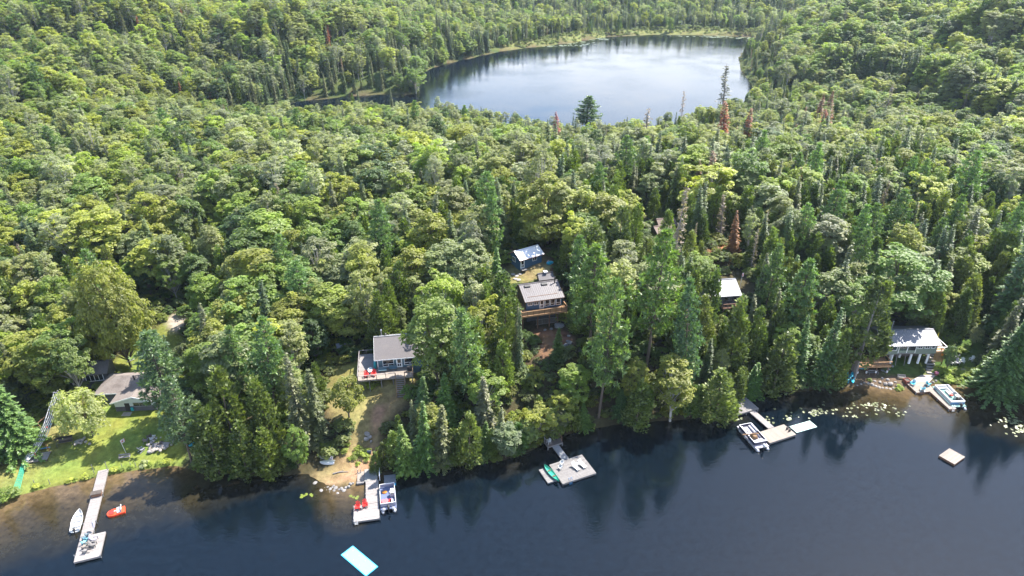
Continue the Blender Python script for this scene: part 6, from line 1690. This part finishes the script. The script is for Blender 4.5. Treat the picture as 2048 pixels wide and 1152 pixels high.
MB().lathe([(0.32, 0), (0.4, 0.3), (0.36, 1.1), (0.12, 1.75)], n=10, sx=0.8, sy=1.5).build('canvas', M['teal'], t); MB().tube([(0, 0, 1.7), (0, 0, 2.0)], 0.03, 6).build('pole', M['alu'], t)
t = thing('barbecue', local(fA, 6.05, -1.6, 0.02), R(9), 'black covered barbecue at the right end of the deck', 'barbecue')
MB().box((0, 0, 0.45), (1.0, 0.55, 0.8)).build('body', M['black'], t, bevel=0.04); MB().tube([(-0.5, 0, 0.88), (0.5, 0, 0.88)], 0.28, 10).build('lid', M['black'], t)
for i, (x, y) in enumerate(((0.9, -1.1), (2.9, -0.8))):
    t = thing('bench', local(fA, x, y, 0.02), R(9), ('dark teal bench under the left front window', 'low dark bench beside the white door')[i], 'bench')
    MB().box((0, 0, 0.42), (1.5, 0.45, 0.06)).build('seat', M['teal_grey'], t); MB().box((0, 0.24, 0.7), (1.5, 0.05, 0.5)).build('backrest', M['teal_grey'], t); posts(t, [(-.65, -.15), (.65, -.15), (-.65, .15), (.65, .15)], 0, 0.4, 0.035, M['dark_wood'], 'leg')
# turquoise chairs on the garden dock
tq = adirondack(M['turq'], 'turquoise chair nearest the planter on the garden dock', 'turquoise chairs', local(E2, 3.55, 0.1, 0.03), E2.rotation_euler.z + R(-60))
adirondack(M['turq'], 'turquoise chair at the water edge of the garden dock', 'turquoise chairs', local(E2, 2.7, 2.0, 0.03), E2.rotation_euler.z + R(150), tq)
adirondack(M['teal'], 'turquoise chair beside the pontoon boat at the path end', 'turquoise chairs', local(E2, 0.5, 0.55, 0.03), E2.rotation_euler.z + R(110), tq)
# white furniture on the floating dock
rzC = C2.rotation_euler.z
def plastic_chair(loc, rz, label, src=None):
    if src is not None:
        t = copy_tree(src); t.location = loc; t.rotation_euler = (0, 0, rz); t['label'] = label; return t
    t = thing('patio_chair', loc, rz, label, 'chair', 'white plastic chairs')
    MB().box((0, 0, 0.43), (0.5, 0.48, 0.05)).build('seat', M['plastic_white'], t)
    b = MB(); b.prism([(-0.27, 0.44), (0.27, 0.44), (0.24, 0.9), (0.1, 0.98), (-0.1, 0.98), (-0.24, 0.9)], (-0.30, -0.24), 'y'); b.build('backrest', M['plastic_white'], t)
    for s in (-0.29, 0.29):
        MB().box((s, 0.0, 0.66), (0.07, 0.5, 0.04)).build('arm', M['plastic_white'], t)
        for y in (-0.24, 0.24): MB().bar((s, y, 0), (s * 0.92, y * 0.9, 0.66), 0.06).build('leg', M['plastic_white'], t)
    return t
pc = plastic_chair(local(C2, 5.25, 1.35, 0.03), rzC + R(-75), 'white armchair on the floating dock nearest the canoe')
plastic_chair(local(C2, 4.45, 0.5, 0.03), rzC + R(-60), 'white armchair on the floating dock nearest the gangway', pc)
def lounger(loc, rz, label, src=None):
    if src is not None:
        t = copy_tree(src); t.location = loc; t.rotation_euler = (0, 0, rz); t['label'] = label; return t
    t = thing('sun_lounger', loc, rz, label, 'lounger', 'white loungers')
    MB().box((0, 0.45, 0.32), (0.62, 1.25, 0.06)).build('seat', M['plastic_white'], t); MB().box((0, -0.42, 0.60), (0.62, 0.08, 0.78), rx=0.55).build('backrest', M['plastic_white'], t)
    for s in (-0.3, 0.3):
        MB().box((s, 0.1, 0.48), (0.06, 0.7, 0.04)).build('arm', M['plastic_white'], t)
        for y in (-0.1, 0.95): MB().box((s, y, 0.15), (0.06, 0.08, 0.3)).build('leg', M['plastic_white'], t)
    return t
lo_ = lounger(local(C2, 2.75, 2.05, 0.03), rzC + R(14), 'left of two white loungers on the floating dock')
lounger(local(C2, 1.45, 2.0, 0.03), rzC + R(14), 'right of two white loungers on the floating dock', lo_)
t = thing('side_table', local(C2, 2.1, 1.75, 0.03), rzC, 'small round white table between the white loungers', 'table')
MB().lathe([(0.02, 0), (0.32, 0), (0.32, 0.05), (0.02, 0.05)], (0, 0, 0.45), 14).build('top', M['plastic_white'], t); MB().lathe([(0.06, 0), (0.05, 0.45)], n=8).build('leg', M['plastic_white'], t)
for i, (x, y, rz, lab) in enumerate(((4.2, -7.0, -80, 'blue-grey chair on the shaded landing at its left rail'), (4.2, -5.0, -80, 'blue-grey chair at the water end of the shaded landing'), (2.4, -7.2, 150, 'pale chair in the middle of the shaded landing'))):
    plastic_chair(local(C2, x, y, 0.40), rzC + R(rz), lab, pc)
for i in range(2):
    t = thing('life_jacket', local(C2, 1.95 - 0.35 * i, -8.5, 0.85), rzC, ('left' if i == 0 else 'right') + ' of two white panels hung at the back of the shaded landing', 'life jacket')
    MB().box((0, 0, 0.25), (0.28, 0.12, 0.55)).build('body', M['plastic_white'], t, bevel=0.04)
# seating on the end of the lawn dock
rzA = A.rotation_euler.z
for i, (x, y, rz, mat, lab) in enumerate(((-0.9, 15.4, 60, 'teal_grey', 'blue-grey chair, first in the cluster on the lawn dock'), (-1.0, 16.3, 70, 'mat_blue', 'pale blue chair in the cluster on the lawn dock'), (-1.15, 17.2, 75, 'pale_wood', 'tan chair in the cluster on the lawn dock'), (-1.4, 18.1, 80, 'grey_wood', 'grey chair nearest the end of the lawn dock'),
                                          (-2.25, 16.2, -100, 'panel_lilac', 'lilac-grey chair with its back to the water on the lawn dock'), (-2.3, 17.3, -95, 'grey_wood', 'grey chair facing the others on the lawn dock'))):
    adirondack(M[mat], lab, 'chairs on the lawn dock', local(A, x, y, 0.01), rzA + R(rz + 180))
t = thing('table', local(A, -1.7, 15.9, 0.01), rzA, 'small folding table among chairs on the lawn dock', 'table'); MB().box((0, 0, 0.5), (0.5, 0.9, 0.05)).build('top', M['panel_lilac'], t); posts(t, [(-.2, -.4), (.2, -.4), (-.2, .4), (.2, .4)], 0, 0.48, 0.02, M['alu'], 'leg')
t = thing('folded_parasol', local(A, -1.95, 14.2, 0.01), rzA, 'folded pale parasol leaning over the chairs on the lawn dock', 'parasol')
MB().tube([(0, 0.5, 0), (0, -0.6, 1.6)], 0.03, 6).build('pole', M['alu'], t); MB().tube([(0, 0.0, 0.8), (0.03, -0.45, 1.4), (0, -0.75, 1.8)], [0.12, 0.22, 0.04], 8).build('canopy', M['panel_lilac'], t)

def bench(loc, rz, label, mat, w_=1.8):
    t = thing('bench', loc, rz, label, 'bench')
    for y in (-0.12, 0.06, 0.22): MB().box((0, y, 0.44), (w_, 0.15, 0.04)).build('seat_slat', mat, t)
    for z in (0.6, 0.78): MB().box((0, -0.26, z), (w_, 0.04, 0.14), rx=0.15).build('back_slat', mat, t)
    for s in (-w_ / 2 + .15, w_ / 2 - .15):
        MB().bb(s - .04, -0.28, 0, s + .04, -0.2, 0.85).build('leg', mat, t); MB().bb(s - .04, 0.2, 0, s + .04, 0.28, 0.62).build('leg', mat, t); MB().bb(s - .035, -0.2, 0.58, s + .035, 0.3, 0.63).build('arm', mat, t)
    return t
def on_ground(u, v, z=2.0):
    for _ in range(10):
        p_ = at(u, v, z); z = 0.5 * z + 0.5 * max(hz(p_.x, p_.y), 0)
    p_ = at(u, v, z); p_.z = hz(p_.x, p_.y); return p_
bench(on_ground(1746, 748), R(182), 'grey slatted bench on the bare earth below the stilted cottage', M['grey_wood'], 2.1)
bench(on_ground(250, 917), R(190), 'grey bench on the lawn beside the flag', M['grey_wood'], 1.9)
bench(on_ground(1802, 757), R(170), 'low grey bench by the rocks left of the garden dock planter', M['grey_wood'], 1.6)
flag(on_ground(252, 906), 3.2, R(100), 'red and white flag on a short pole by the lawn bench', lean=-0.5, size=(1.6, 0.75))
t = thing('swing_bench', on_ground(132, 888), R(18), 'dark covered swing seat on the lawn', 'swing')
MB().box((0, 0, 1.5), (2.7, 1.1, 0.06), rx=-0.25).build('canopy', M['black'], t); MB().box((0, 0.1, 0.5), (2.1, 0.5, 0.1)).build('seat', M['dark_wood'], t); MB().box((0, 0.38, 0.8), (2.1, 0.08, 0.5)).build('backrest', M['dark_wood'], t)
for s in (-1.25, 1.25): MB().bar((s, -0.6, 0), (s, 0, 1.5), 0.07).build('leg', M['black'], t); MB().bar((s, 0.6, 0), (s, 0, 1.5), 0.07).build('leg', M['black'], t)

# lawn: pale platform with posts, play tower, fire pit, stone heap, dish, cables
t = thing('platform', on_ground(79, 916), R(14), 'pale wooden platform on the lawn below the white cables', 'platform')
for i in range(7): MB().box((-1.35 + 0.45 * i, 0, 0.25), (0.42, 2.2, 0.08)).build('plank', M['white_wood'], t)
MB().bb(-1.6, -1.1, 0.02, 1.6, -1.0, 0.2).build('frame', M['dark_wood'], t); MB().bb(-1.6, 1.0, 0.02, 1.6, 1.1, 0.2).build('frame', M['dark_wood'], t)
for x, y in ((-0.1, -0.4), (-0.5, 0.9), (1.3, 1.2)): MB().bar((x, y, 0.2), (x - 0.15, y, 1.9), 0.09).build('post', M['red_wood'], t)
MB().bar((-2.6, 1.0, 1.0), (1.6, 1.3, 1.05), 0.12).build('crossbar', M['blue_band'], t)
t = thing('play_tower', on_ground(124, 838), R(12), 'wooden play tower with grey roof, slide and swing beam', 'play tower')
posts(t, [(-.8, -.8), (.8, -.8), (-.8, .8), (.8, .8)], -0.2, 3.0, 0.07, M['brown_wood'])
boards(t, -0.8, 0.8, -0.8, 0.8, 1.3, M['brown_wood'], 0.32); MB().bb(-0.85, -0.88, 1.35, 0.85, -0.8, 2.1).build('panel', M['red_wood'], t); MB().bb(-0.88, -0.8, 1.35, -0.82, 0.8, 2.1).build('panel', M['red_wood'], t)
for s in (-1, 1): MB().hexa([(-1.1, 0, 3.75), (1.1, 0, 3.75), (1.1, s * 1.15, 2.9), (-1.1, s * 1.15, 2.9), (-1.1, 0, 3.8), (1.1, 0, 3.8), (1.1, s * 1.15, 2.95), (-1.1, s * 1.15, 2.95)]).build('roof', M['galv'], t)
MB().bar((-0.8, -0.8, 2.5), (-2.2, -3.6, 2.3), 0.12).build('swing_beam', M['brown_wood'], t)
for s in (-0.7, 0.7): MB().bar((-2.2, -3.6, 2.3), (-2.2 + s, -4.0, -0.1), 0.1).build('beam_leg', M['brown_wood'], t)
for k, mat in ((0.35, 'turq'), (0.65, 'orange_red')):
    x, y = -0.8 - 1.4 * k, -0.8 - 2.8 * k
    for s in (-0.2, 0.2): MB().bar((x + s, y, 2.4), (x + s, y - 0.1, 0.5), 0.02).build('rope', M['black'], t)
    MB().box((x, y - 0.1, 0.48), (0.5, 0.25, 0.12)).build('swing_seat', M[mat], t)
MB().hexa([(0.85, -0.25, 1.3), (0.85, 0.25, 1.3), (3.0, 0.25, 0.25), (3.0, -0.25, 0.25), (0.85, -0.25, 1.4), (0.85, 0.25, 1.4), (3.0, 0.25, 0.35), (3.0, -0.25, 0.35)]).build('slide', M['panel_lilac'], t)

def rockmesh(seed, mat, sub=2):
    bm = bmesh.new(); bmesh.ops.create_icosphere(bm, subdivisions=sub, radius=1.0)
    r_ = np.random.default_rng(seed); d = r_.normal(size=(7, 3)); d /= np.linalg.norm(d, axis=1, keepdims=True); h_ = r_.uniform(0.55, 0.95, 7)
    for v_ in bm.verts:
        c = np.array(v_.co)
        for k in range(7):
            e_ = c @ d[k]
            if e_ > h_[k]: c = c - d[k] * (e_ - h_[k])
        v_.co = c
    me = bpy.data.meshes.new('rock'); bm.to_mesh(me); bm.free(); me.materials.append(mat); return me
RK = [rockmesh(i, M['rock']) for i in range(5)]; RP = [rockmesh(10 + i, M['pale_rock']) for i in range(4)]
t = thing('fire_pit', on_ground(322, 888), R(10), 'round stone fire pit on the lawn', 'fire pit')
for i in range(18):
    a_ = 6.283 * i / 18; r_ = 1.75 + 0.2 * math.sin(i * 2.3)
    objm('stone', RP[i % 4], t, (r_ * math.cos(a_) * 1.1, r_ * math.sin(a_), 0.16), a_ * 3, scale=(0.36 + 0.12 * math.sin(i), 0.3, 0.24))
MB().lathe([(1.5, 0.0), (1.5, 0.06), (0.02, 0.1)], n=18).build('ash_bed', M['ash'], t)
for i in range(4): MB().tube([(-0.6 + 0.3 * i, -0.3, 0.15), (0.3 - 0.2 * i, 0.5, 0.25)], 0.08, 6).build('log', M['dark_wood'], t)
for i, (u, v, rz, mat, lab) in enumerate(((284, 902, 60, 'panel_lilac', 'pale chair left of the fire pit'), (292, 884, 100, 'grey_wood', 'grey chair above left of the fire pit'), (299, 876, 130, 'dark_wood', 'dark chair behind the fire pit'), (306, 879, 160, 'plastic_white', 'white chair behind the fire pit'))):
    adirondack(M[mat], lab, 'chairs round the fire pit', on_ground(u, v), R(rz - 90))
t = thing('boulder', on_ground(303, 904), 0.4, 'large pale boulder at the near edge of the fire pit', 'rock'); objm('stone', RP[1], t, (0, 0, 0.25), 0.2, scale=(0.75, 0.55, 0.4))
t = thing('stone_heap', on_ground(165, 884), 0.0, 'heap of white stones under the willow', 'stones')
for i in range(12): objm('stone', RP[i % 4], t, (RNG.normal() * 0.55, RNG.normal() * 0.5, 0.15 + 0.45 * math.exp(-i / 4)), i, scale=(0.32, 0.27, 0.24))
g0 = on_ground(265, 735, 5); t = thing('satellite_dish', g0, R(200), 'white oval dish on a post behind the tan roof', 'dish')
MB().tube([(0, 0, 0), (0, 0, 1.5)], 0.05, 8).build('post', M['galv'], t); d_ = MB().lathe([(0.05, 0.0), (0.5, 0.06), (0.85, 0.2), (0.86, 0.22), (0.5, 0.09), (0.05, 0.03)], n=18).build('reflector', M['plastic_white'], t); d_.location = (0, 0, 1.5); d_.rotation_euler = (0.35, 0.2, 0)
pt_ = at(112, 782, 9.5)
pole = thing('utility_pole', (pt_.x + 0.3, pt_.y, hz(pt_.x, pt_.y)), 0.2, 'wooden utility pole standing in the trees above the play tower', 'pole')
ph = 9.6 - pole.location.z
MB().tube([(0, 0, -0.3), (0, 0, ph)], [0.16, 0.11], 10).build('shaft', M['grey_wood'], pole); MB().bar((-0.9, 0, ph - 0.4), (0.9, 0, ph - 0.4), 0.12).build('cross_arm', M['grey_wood'], pole)
MB().lathe([(0.22, 0), (0.25, 0.05), (0.25, 0.6), (0.1, 0.72)], (0.35, -0.1, ph - 1.8), 12).build('transformer', M['plastic_white'], pole)
an = on_ground(50, 930, 1.5)
for i in range(5):
    off = Vector(((i - 2) * 0.17, 0.05 * (i % 2), 0))
    a = Vector(pole.location) + Vector(((i - 2) * 0.35, 0, ph - 0.3)); b_ = an + off + Vector((0, 0, 0.5))
    pts = []
    for k in range(11):
        s_ = k / 10; p_ = a.lerp(b_, s_); p_.z -= 1.1 * math.sin(math.pi * s_) * (1 + 0.12 * i); p_.x += 0.06 * math.sin(k * 2 + i); pts.append(p_)
    tag(MB().tube(pts, 0.075, 6).build('overhead_cable', M['rope_white']), ('leftmost', 'second from left', 'middle', 'fourth from left', 'rightmost')[i] + ' of the five white cables slanting down to the lawn', 'cable', 'white cables')
b = MB(); e = on_ground(32, 984, 0.6)
for i in range(6):
    a = an + Vector(((i - 2.5) * 0.13, 0, 0.55)); c = e + Vector(((i - 2.5) * 0.22, 0, 0.15)); b.tube([a, a.lerp(c, 0.5) - Vector((0, 0, 0.1)), c], 0.03, 5)
for k in range(12):
    s_ = (k + 0.5) / 12; a = an.lerp(e, s_) + Vector((0, 0, 0.5 - 0.35 * s_)); w_ = 0.36 + 0.22 * s_
    b.bar(a - Vector((w_, 0, 0)), a + Vector((w_, 0, 0)), 0.03)
tag(b.build('green_net', M['green_net']), 'green plastic net stretched from the cables down to the shore', 'net')
for i, (u, v, tp, wpx, tn) in enumerate(((72, 975, 0, 15, 0), (85, 972, 0, 9, 1), (140, 964, 0, 15, 0), (150, 962, 0, 12, 1), (172, 956, 0, 17, 0), (182, 955, 0, 12, 1), (228, 942, 0, 17, 0), (243, 940, 0, 14, 1), (262, 936, 0, 12, 1), (288, 932, 0, 22, 2), (300, 930, 0, 12, 1), (318, 928, 0, 13, 1), (335, 926, 0, 18, 0), (20, 992, 0, 46, 3), (5, 1000, 0, 30, 3))):
    p_ = on_ground(u, v, 0.6); pr = PROTO['bush'][i % 2]; s = wpx / 2 / (F / 118) / pr['R']
    put_tree('bush', i % 2, p_.x, p_.y, p_.z - 0.05, s * 0.95, 1.1, i, ((0.20, 0.22, 0.05), (0.12, 0.17, 0.035), (0.22, 0.24, 0.13), (0.10, 0.15, 0.035))[tn],
             ('pale yellow-green rounded shrub on the lawn bank', 'small green shrub on the lawn bank', 'whitish flowering shrub on the lawn bank', 'dark green shrub at the left end of the lawn bank')[tn] , ('yellow bank shrubs', 'green bank shrubs', None, 'bank shrubs at the lawn end')[tn], False)
for i, (u, v) in enumerate(((189, 948), (216, 942), (245, 937), (262, 934), (272, 934), (296, 930), (70, 970), (100, 968))):
    p_ = on_ground(u, v, 0.6); t = thing('shore_post', p_, 0, ('tall thin grey post left of the lawn dock head', 'tall thin grey post right of the lawn dock head')[i] if i < 2 else 'thin dark stake on the lawn bank', 'post', None if i < 2 else 'bank stakes')
    MB().tube([(0, 0, -0.3), (0.04, 0, 2.1 if i < 2 else 1.1)], 0.05, 7).build('shaft', M['grey_wood'], t)

# rocks and stones along the shores, singly
def rocks(lst, label, group, pale=False, zoff=0.1):
    for i, (u, v, s) in enumerate(lst):
        p_ = at(u, v, 0.2); z = max(hz(p_.x, p_.y), -0.15)
        o = objm('rock', (RP if pale else RK)[i % (4 if pale else 5)], None, (p_.x, p_.y, z + zoff * s), RNG.uniform(0, 6.28), scale=(s * RNG.uniform(.85, 1.2), s * RNG.uniform(.7, 1.0), s * RNG.uniform(.5, .8)))
        tag(o, label if isinstance(label, str) else label[i], 'rock', group)
rocks([(630, 964, 0.42)], 'single round boulder in the water left of the rock pile', None)
rocks([(642, 979, 0.48)], 'boulder at the water end of the rock pile near the lily pads', None)
rocks([(648, 973, .3), (655, 972, .32), (660, 976, .38), (664, 973, .3), (668, 979, .34), (671, 974, .4), (675, 984, .36), (678, 977, .33), (683, 976, .42), (688, 979, .45), (692, 974, .3), (697, 973, .36), (701, 968, .3), (659, 982, .22), (667, 970, .25), (690, 985, .22), (706, 966, .26), (653, 978, .2)], 'grey rock in the pile left of the red-chair dock', 'rocks of the pile left of the red-chair dock')
rocks([(737, 889, .6), (741, 892, .5), (735, 895, .55), (744, 897, .35)], 'pale boulder at the lower end of the dry path', 'boulders at the lower end of the dry path', True, 0.3)
t = thing('chair', on_ground(739, 908), R(10), 'dark blue chair among shrubs at the lower end of the dry path', 'chair'); MB().box((0, 0, 0.4), (0.7, 0.7, 0.08)).build('seat', M['deck_blue'], t); MB().box((0, -0.36, 0.75), (0.7, 0.06, 0.75), rx=0.2).build('backrest', M['deck_blue'], t); posts(t, [(-.3, -.3), (.3, -.3), (-.3, .3), (.3, .3)], 0, 0.38, 0.03, M['black'], 'leg')
t = thing('driftwood', on_ground(680, 946), R(12), 'dead branch lying on the bare shore above the rock pile', 'branch'); MB().tube([(-1.2, 0, 0.1), (0, 0.15, 0.14), (1.4, -0.1, 0.1)], [0.09, 0.12, 0.04], 7).tube([(0.1, 0.1, 0.12), (0.7, 0.5, 0.2)], [0.06, 0.02], 6).build('stem', M['dead_bark'], t)
rocks([(1722, 768, .3), (1728, 766, .28), (1737, 767, .38), (1745, 769, .45), (1752, 771, .4), (1758, 773, .5), (1766, 774, .42), (1773, 775, .45), (1781, 776, .4), (1788, 775, .45), (1794, 771, .3), (1748, 763, .35), (1760, 765, .4), (1770, 768, .5), (1780, 768, .6), (1775, 761, .4), (1764, 759, .3), (1790, 765, .3), (1715, 770, .22), (1742, 762, .25), (1800, 774, .3), (1860, 766, .3), (1866, 764, .28), (1872, 762, .3)], 'pale flat rock edging the shore below the stilted cottage', 'shore rocks below the stilted cottage', True, 0.15)
rocks([(1764, 745, .35), (1775, 743, .4), (1783, 738, .4), (1770, 748, .3)], 'flat stepping stone in the shaded grass under the stilted cottage', 'stepping stones under the stilted cottage', False, -0.1)
for i, (u, v, s) in enumerate(((1118, 652, .9), (1102, 658, .35), (1112, 655, .3), (1136, 683, .4), (1132, 690, .45), (1140, 686, .5), (1137, 672, .35), (1090, 660, .3), (1128, 694, .5))):
    p_ = on_ground(u, v, 9); o = objm('rock', RK[i % 5], None, (p_.x, p_.y, p_.z + 0.1 * s), i, scale=(s * 1.3, s, s * .7)); tag(o, 'largest grey boulder beside the right post under the navy deck' if i == 0 else 'small grey boulder on the bare slope below the navy deck', 'rock', None if i == 0 else 'boulders below the navy deck')
for i, (u, v) in enumerate(((1026, 549), (1033, 552), (1040, 548), (1030, 558), (1037, 560))):
    p_ = on_ground(u, v, 14); o = objm('paving_stone', RP[i % 4], None, (p_.x, p_.y, p_.z + 0.05), i, scale=(0.6, 0.5, 0.16)); tag(o, 'flat pale paving stone in the grass left of the low shed', 'stone', 'paving stones between the navy buildings')
p_ = on_ground(1100, 528, 14.5); t = thing('tarp_pile', p_, 0.3, 'blue tarpaulin over a pile right of the bunkhouse', 'tarpaulin'); objm('tarp', rockmesh(33, M['turq']), t, (0, 0, 0.3), 0, scale=(0.9, 0.7, 0.5)); objm('bundle', rockmesh(34, M['panel_lilac']), t, (-.4, .2, .55), 0, scale=(0.4, 0.35, 0.4))
p_ = on_ground(1103, 541, 14); t = thing('stump', p_, 0, 'brown stump on the grass below the blue tarpaulin', 'stump'); MB().lathe([(0.35, -0.1), (0.27, 0.2), (0.25, 0.7)], n=9).build('wood', M['brown_wood'], t)
for i, (u, v, rz, ln) in enumerate(((1452, 487, 40, 5), (1446, 478, 70, 6), (1462, 470, 15, 5), (1458, 500, 110, 4), (1470, 520, -35, 4))):
    p_ = on_ground(u, v, 14); t = thing('fallen_log', p_, R(rz), 'fallen bare log among the dry red brush', 'log', 'fallen logs in the red brush'); MB().tube([(-ln / 2, 0, 0.3), (0, 0, 0.45), (ln / 2, 0, 0.3)], [0.16, 0.13, 0.07], 7).build('trunk', simple('peeled_log', (0.36, 0.22, 0.14), 0.85, var=.25) if i == 0 else bpy.data.materials['peeled_log'], t)
p_ = at(680, 70, 20)
for i, (dx, dy, s) in enumerate(((0, 0, 4.5), (6, 1, 3.6), (-5, 0, 3.2), (11, 3, 3.0))):
    x, y = -112 + dx, 482 + dy; o = objm('rock_outcrop', RK[i], None, (x, y, hz(x, y) + 2.5 + s * .4), i, scale=(s * 1.3, s, s)); tag(o, 'grey rock outcrop showing through trees on the left hillside', 'rock', 'hillside outcrops')
# garden at the right: chairs, slab, cushions
for i, (u, v, rz, lab) in enumerate(((1904, 728, 200, 'white-grey garden chair left of the others beyond the stone steps'), (1914, 728, 170, 'white-grey garden chair in the middle beyond the stone steps'), (1924, 726, 150, 'white-grey garden chair right of the middle one beyond the stone steps'), (1911, 716, 20, 'white-grey garden chair set back behind the others'), (1942, 722, 120, 'white-grey garden chair on its own near the wide fir'))):
    adirondack(M['panel_lilac'] if i % 2 else M['plastic_white'], lab, 'garden chairs', on_ground(u, v, 2), R(rz))
t = thing('stone_slab', on_ground(1932, 742, 1.8), R(-8), 'pale rectangular slab on the ground beside the garden shrubs', 'slab'); MB().bb(-1.1, -0.5, -0.3, 1.1, 0.5, 0.35).build('block', M['concrete'], t)
t = thing('flower_pot', on_ground(1872, 750, 1.2), 0, 'pink flower tub at the bend of the concrete path', 'flower pot'); MB().lathe([(0.3, 0), (0.42, 0.45), (0.36, 0.45)], n=12).build('tub', M['red_wood'], t); objm('blooms', rockmesh(41, M['pink']), t, (0, 0, 0.55), 0, scale=(0.45, 0.45, 0.3))
gs = []
for i in range(46):
    u, v = RNG.uniform(1868, 1945), RNG.uniform(738, 768)
    if v > 742 + 30 * (1 - abs(u - 1905) / 60): continue
    gs.append((u, v, RNG.uniform(9, 17)))
gs += [(1918, 705, 22), (1930, 702, 16), (1934, 698, 14), (1852, 775, 10), (1800, 776, 16), (1795, 780, 12), (1884, 712, 14), (1896, 706, 10), (1739, 762, 10), (720, 905, 22), (712, 915, 18), (728, 912, 20), (695, 890, 12), (690, 905, 16), (733, 920, 18), (765, 908, 26), (772, 925, 24), (780, 900, 26), (700, 918, 12), (735, 905, 16), (715, 930, 12), (690, 766, 12), (752, 772, 20), (742, 776, 18), (735, 768, 16)]
for i, (u, v, wpx) in enumerate(gs):
    p_ = on_ground(u, v, 1.0); pr = PROTO['bush'][i % 2]; dp_ = proj(p_.x, p_.y, p_.z)[2]; s = wpx / 2 * dp_ / F / pr['R']
    lft = u < 1200
    put_tree('bush', i % 2, p_.x, p_.y, p_.z - 0.05, s, 1.15, i, tuple(np.array((0.135, 0.185, 0.035)) * RNG.uniform(0.75, 1.15)), 'leafy green shrub beside the dry clearing' if lft else 'bright green shrub of the lakeside garden', 'shrubs by the dry clearing' if lft else 'shrubs of the lakeside garden', False)
# lily pads
def pads(name, spots, z, col, label, rr):
    b = MB()
    for u, v, su, sv, n_ in spots:
        for _ in range(max(4, int(n_ * 0.62))):
            p_ = at(u + RNG.normal() * su, v + RNG.normal() * sv, 0.0); r_ = RNG.uniform(*rr); a0 = RNG.uniform(0, 6.28); tl = RNG.normal(size=2) * 0.06
            vs = [(p_.x, p_.y, z)] + [(p_.x + r_ * math.cos(a0 + k * 0.93), p_.y + r_ * math.sin(a0 + k * 0.93), z + r_ * (tl[0] * math.cos(k) + tl[1] * math.sin(k)) + .005) for k in range(7)]
            b._add(vs, [(0, k + 1, k + 2) for k in range(6)])
    o = b.build(name, col); tag(o, label, kind='stuff')
M['pad'] = simple('lily_pad', (0.115, 0.135, 0.06), 0.35, var=0.35, scale=0.6, spec=0.6); M['pad_y'] = simple('yellow_lily_pad', (0.12, 0.15, 0.025), 0.4, var=0.25, scale=0.6)
pads('lily_pads', [(1625, 824, 16, 4, 34), (1632, 829, 10, 3, 14), (1742, 812, 16, 4, 36), (1770, 818, 18, 4, 24), (1710, 832, 12, 2, 10), (1578, 838, 4, 3, 12), (1545, 842, 6, 3, 8), (1480, 839, 7, 2, 9), (1690, 822, 40, 6, 18), (1560, 830, 14, 6, 8), (1790, 828, 16, 4, 8), (1660, 815, 25, 6, 14), (2030, 848, 16, 7, 60), (2010, 835, 14, 6, 26), (2042, 862, 8, 5, 30)], 0.02, M['pad'], 'pale lily pads floating off the right-hand shore', (0.13, 0.34))
pads('yellow_lily_pads', [(612, 991, 6, 2, 16), (600, 994, 4, 1, 6), (708, 994, 4, 1.5, 7)], 0.02, M['pad_y'], 'yellow-green lily pads beside the rock pile', (0.16, 0.34))
pads('distant_lily_pads', [(1150, 86, 30, 2, 70), (1110, 92, 30, 1.2, 60), (1430, 73, 40, 1.5, 130), (1500, 76, 25, 1, 70), (1200, 78, 25, 1.5, 50)], 0.03, M['pad'], 'pale water-lily beds along the far lake margin', (0.7, 2.2))

# ------------------------------------------------------------------ thin summer haze: closed box round camera and scene
hm_, hn, ho = nodes('haze_air')
pv = hn.nodes.new('ShaderNodeVolumePrincipled')
pv.inputs['Color'].default_value = (0.66, 0.82, 1.0, 1)
pv.inputs['Density'].default_value = 0.00006
pv.inputs['Anisotropy'].default_value = 0.2
hn.links.new(pv.outputs[0], ho.inputs['Volume'])
hb = MB().bb(-1700, -900, -6, 1700, 1900, 140).build('haze', hm_)
tag(hb, 'thin pale summer haze over the lakes and forest', kind='stuff')
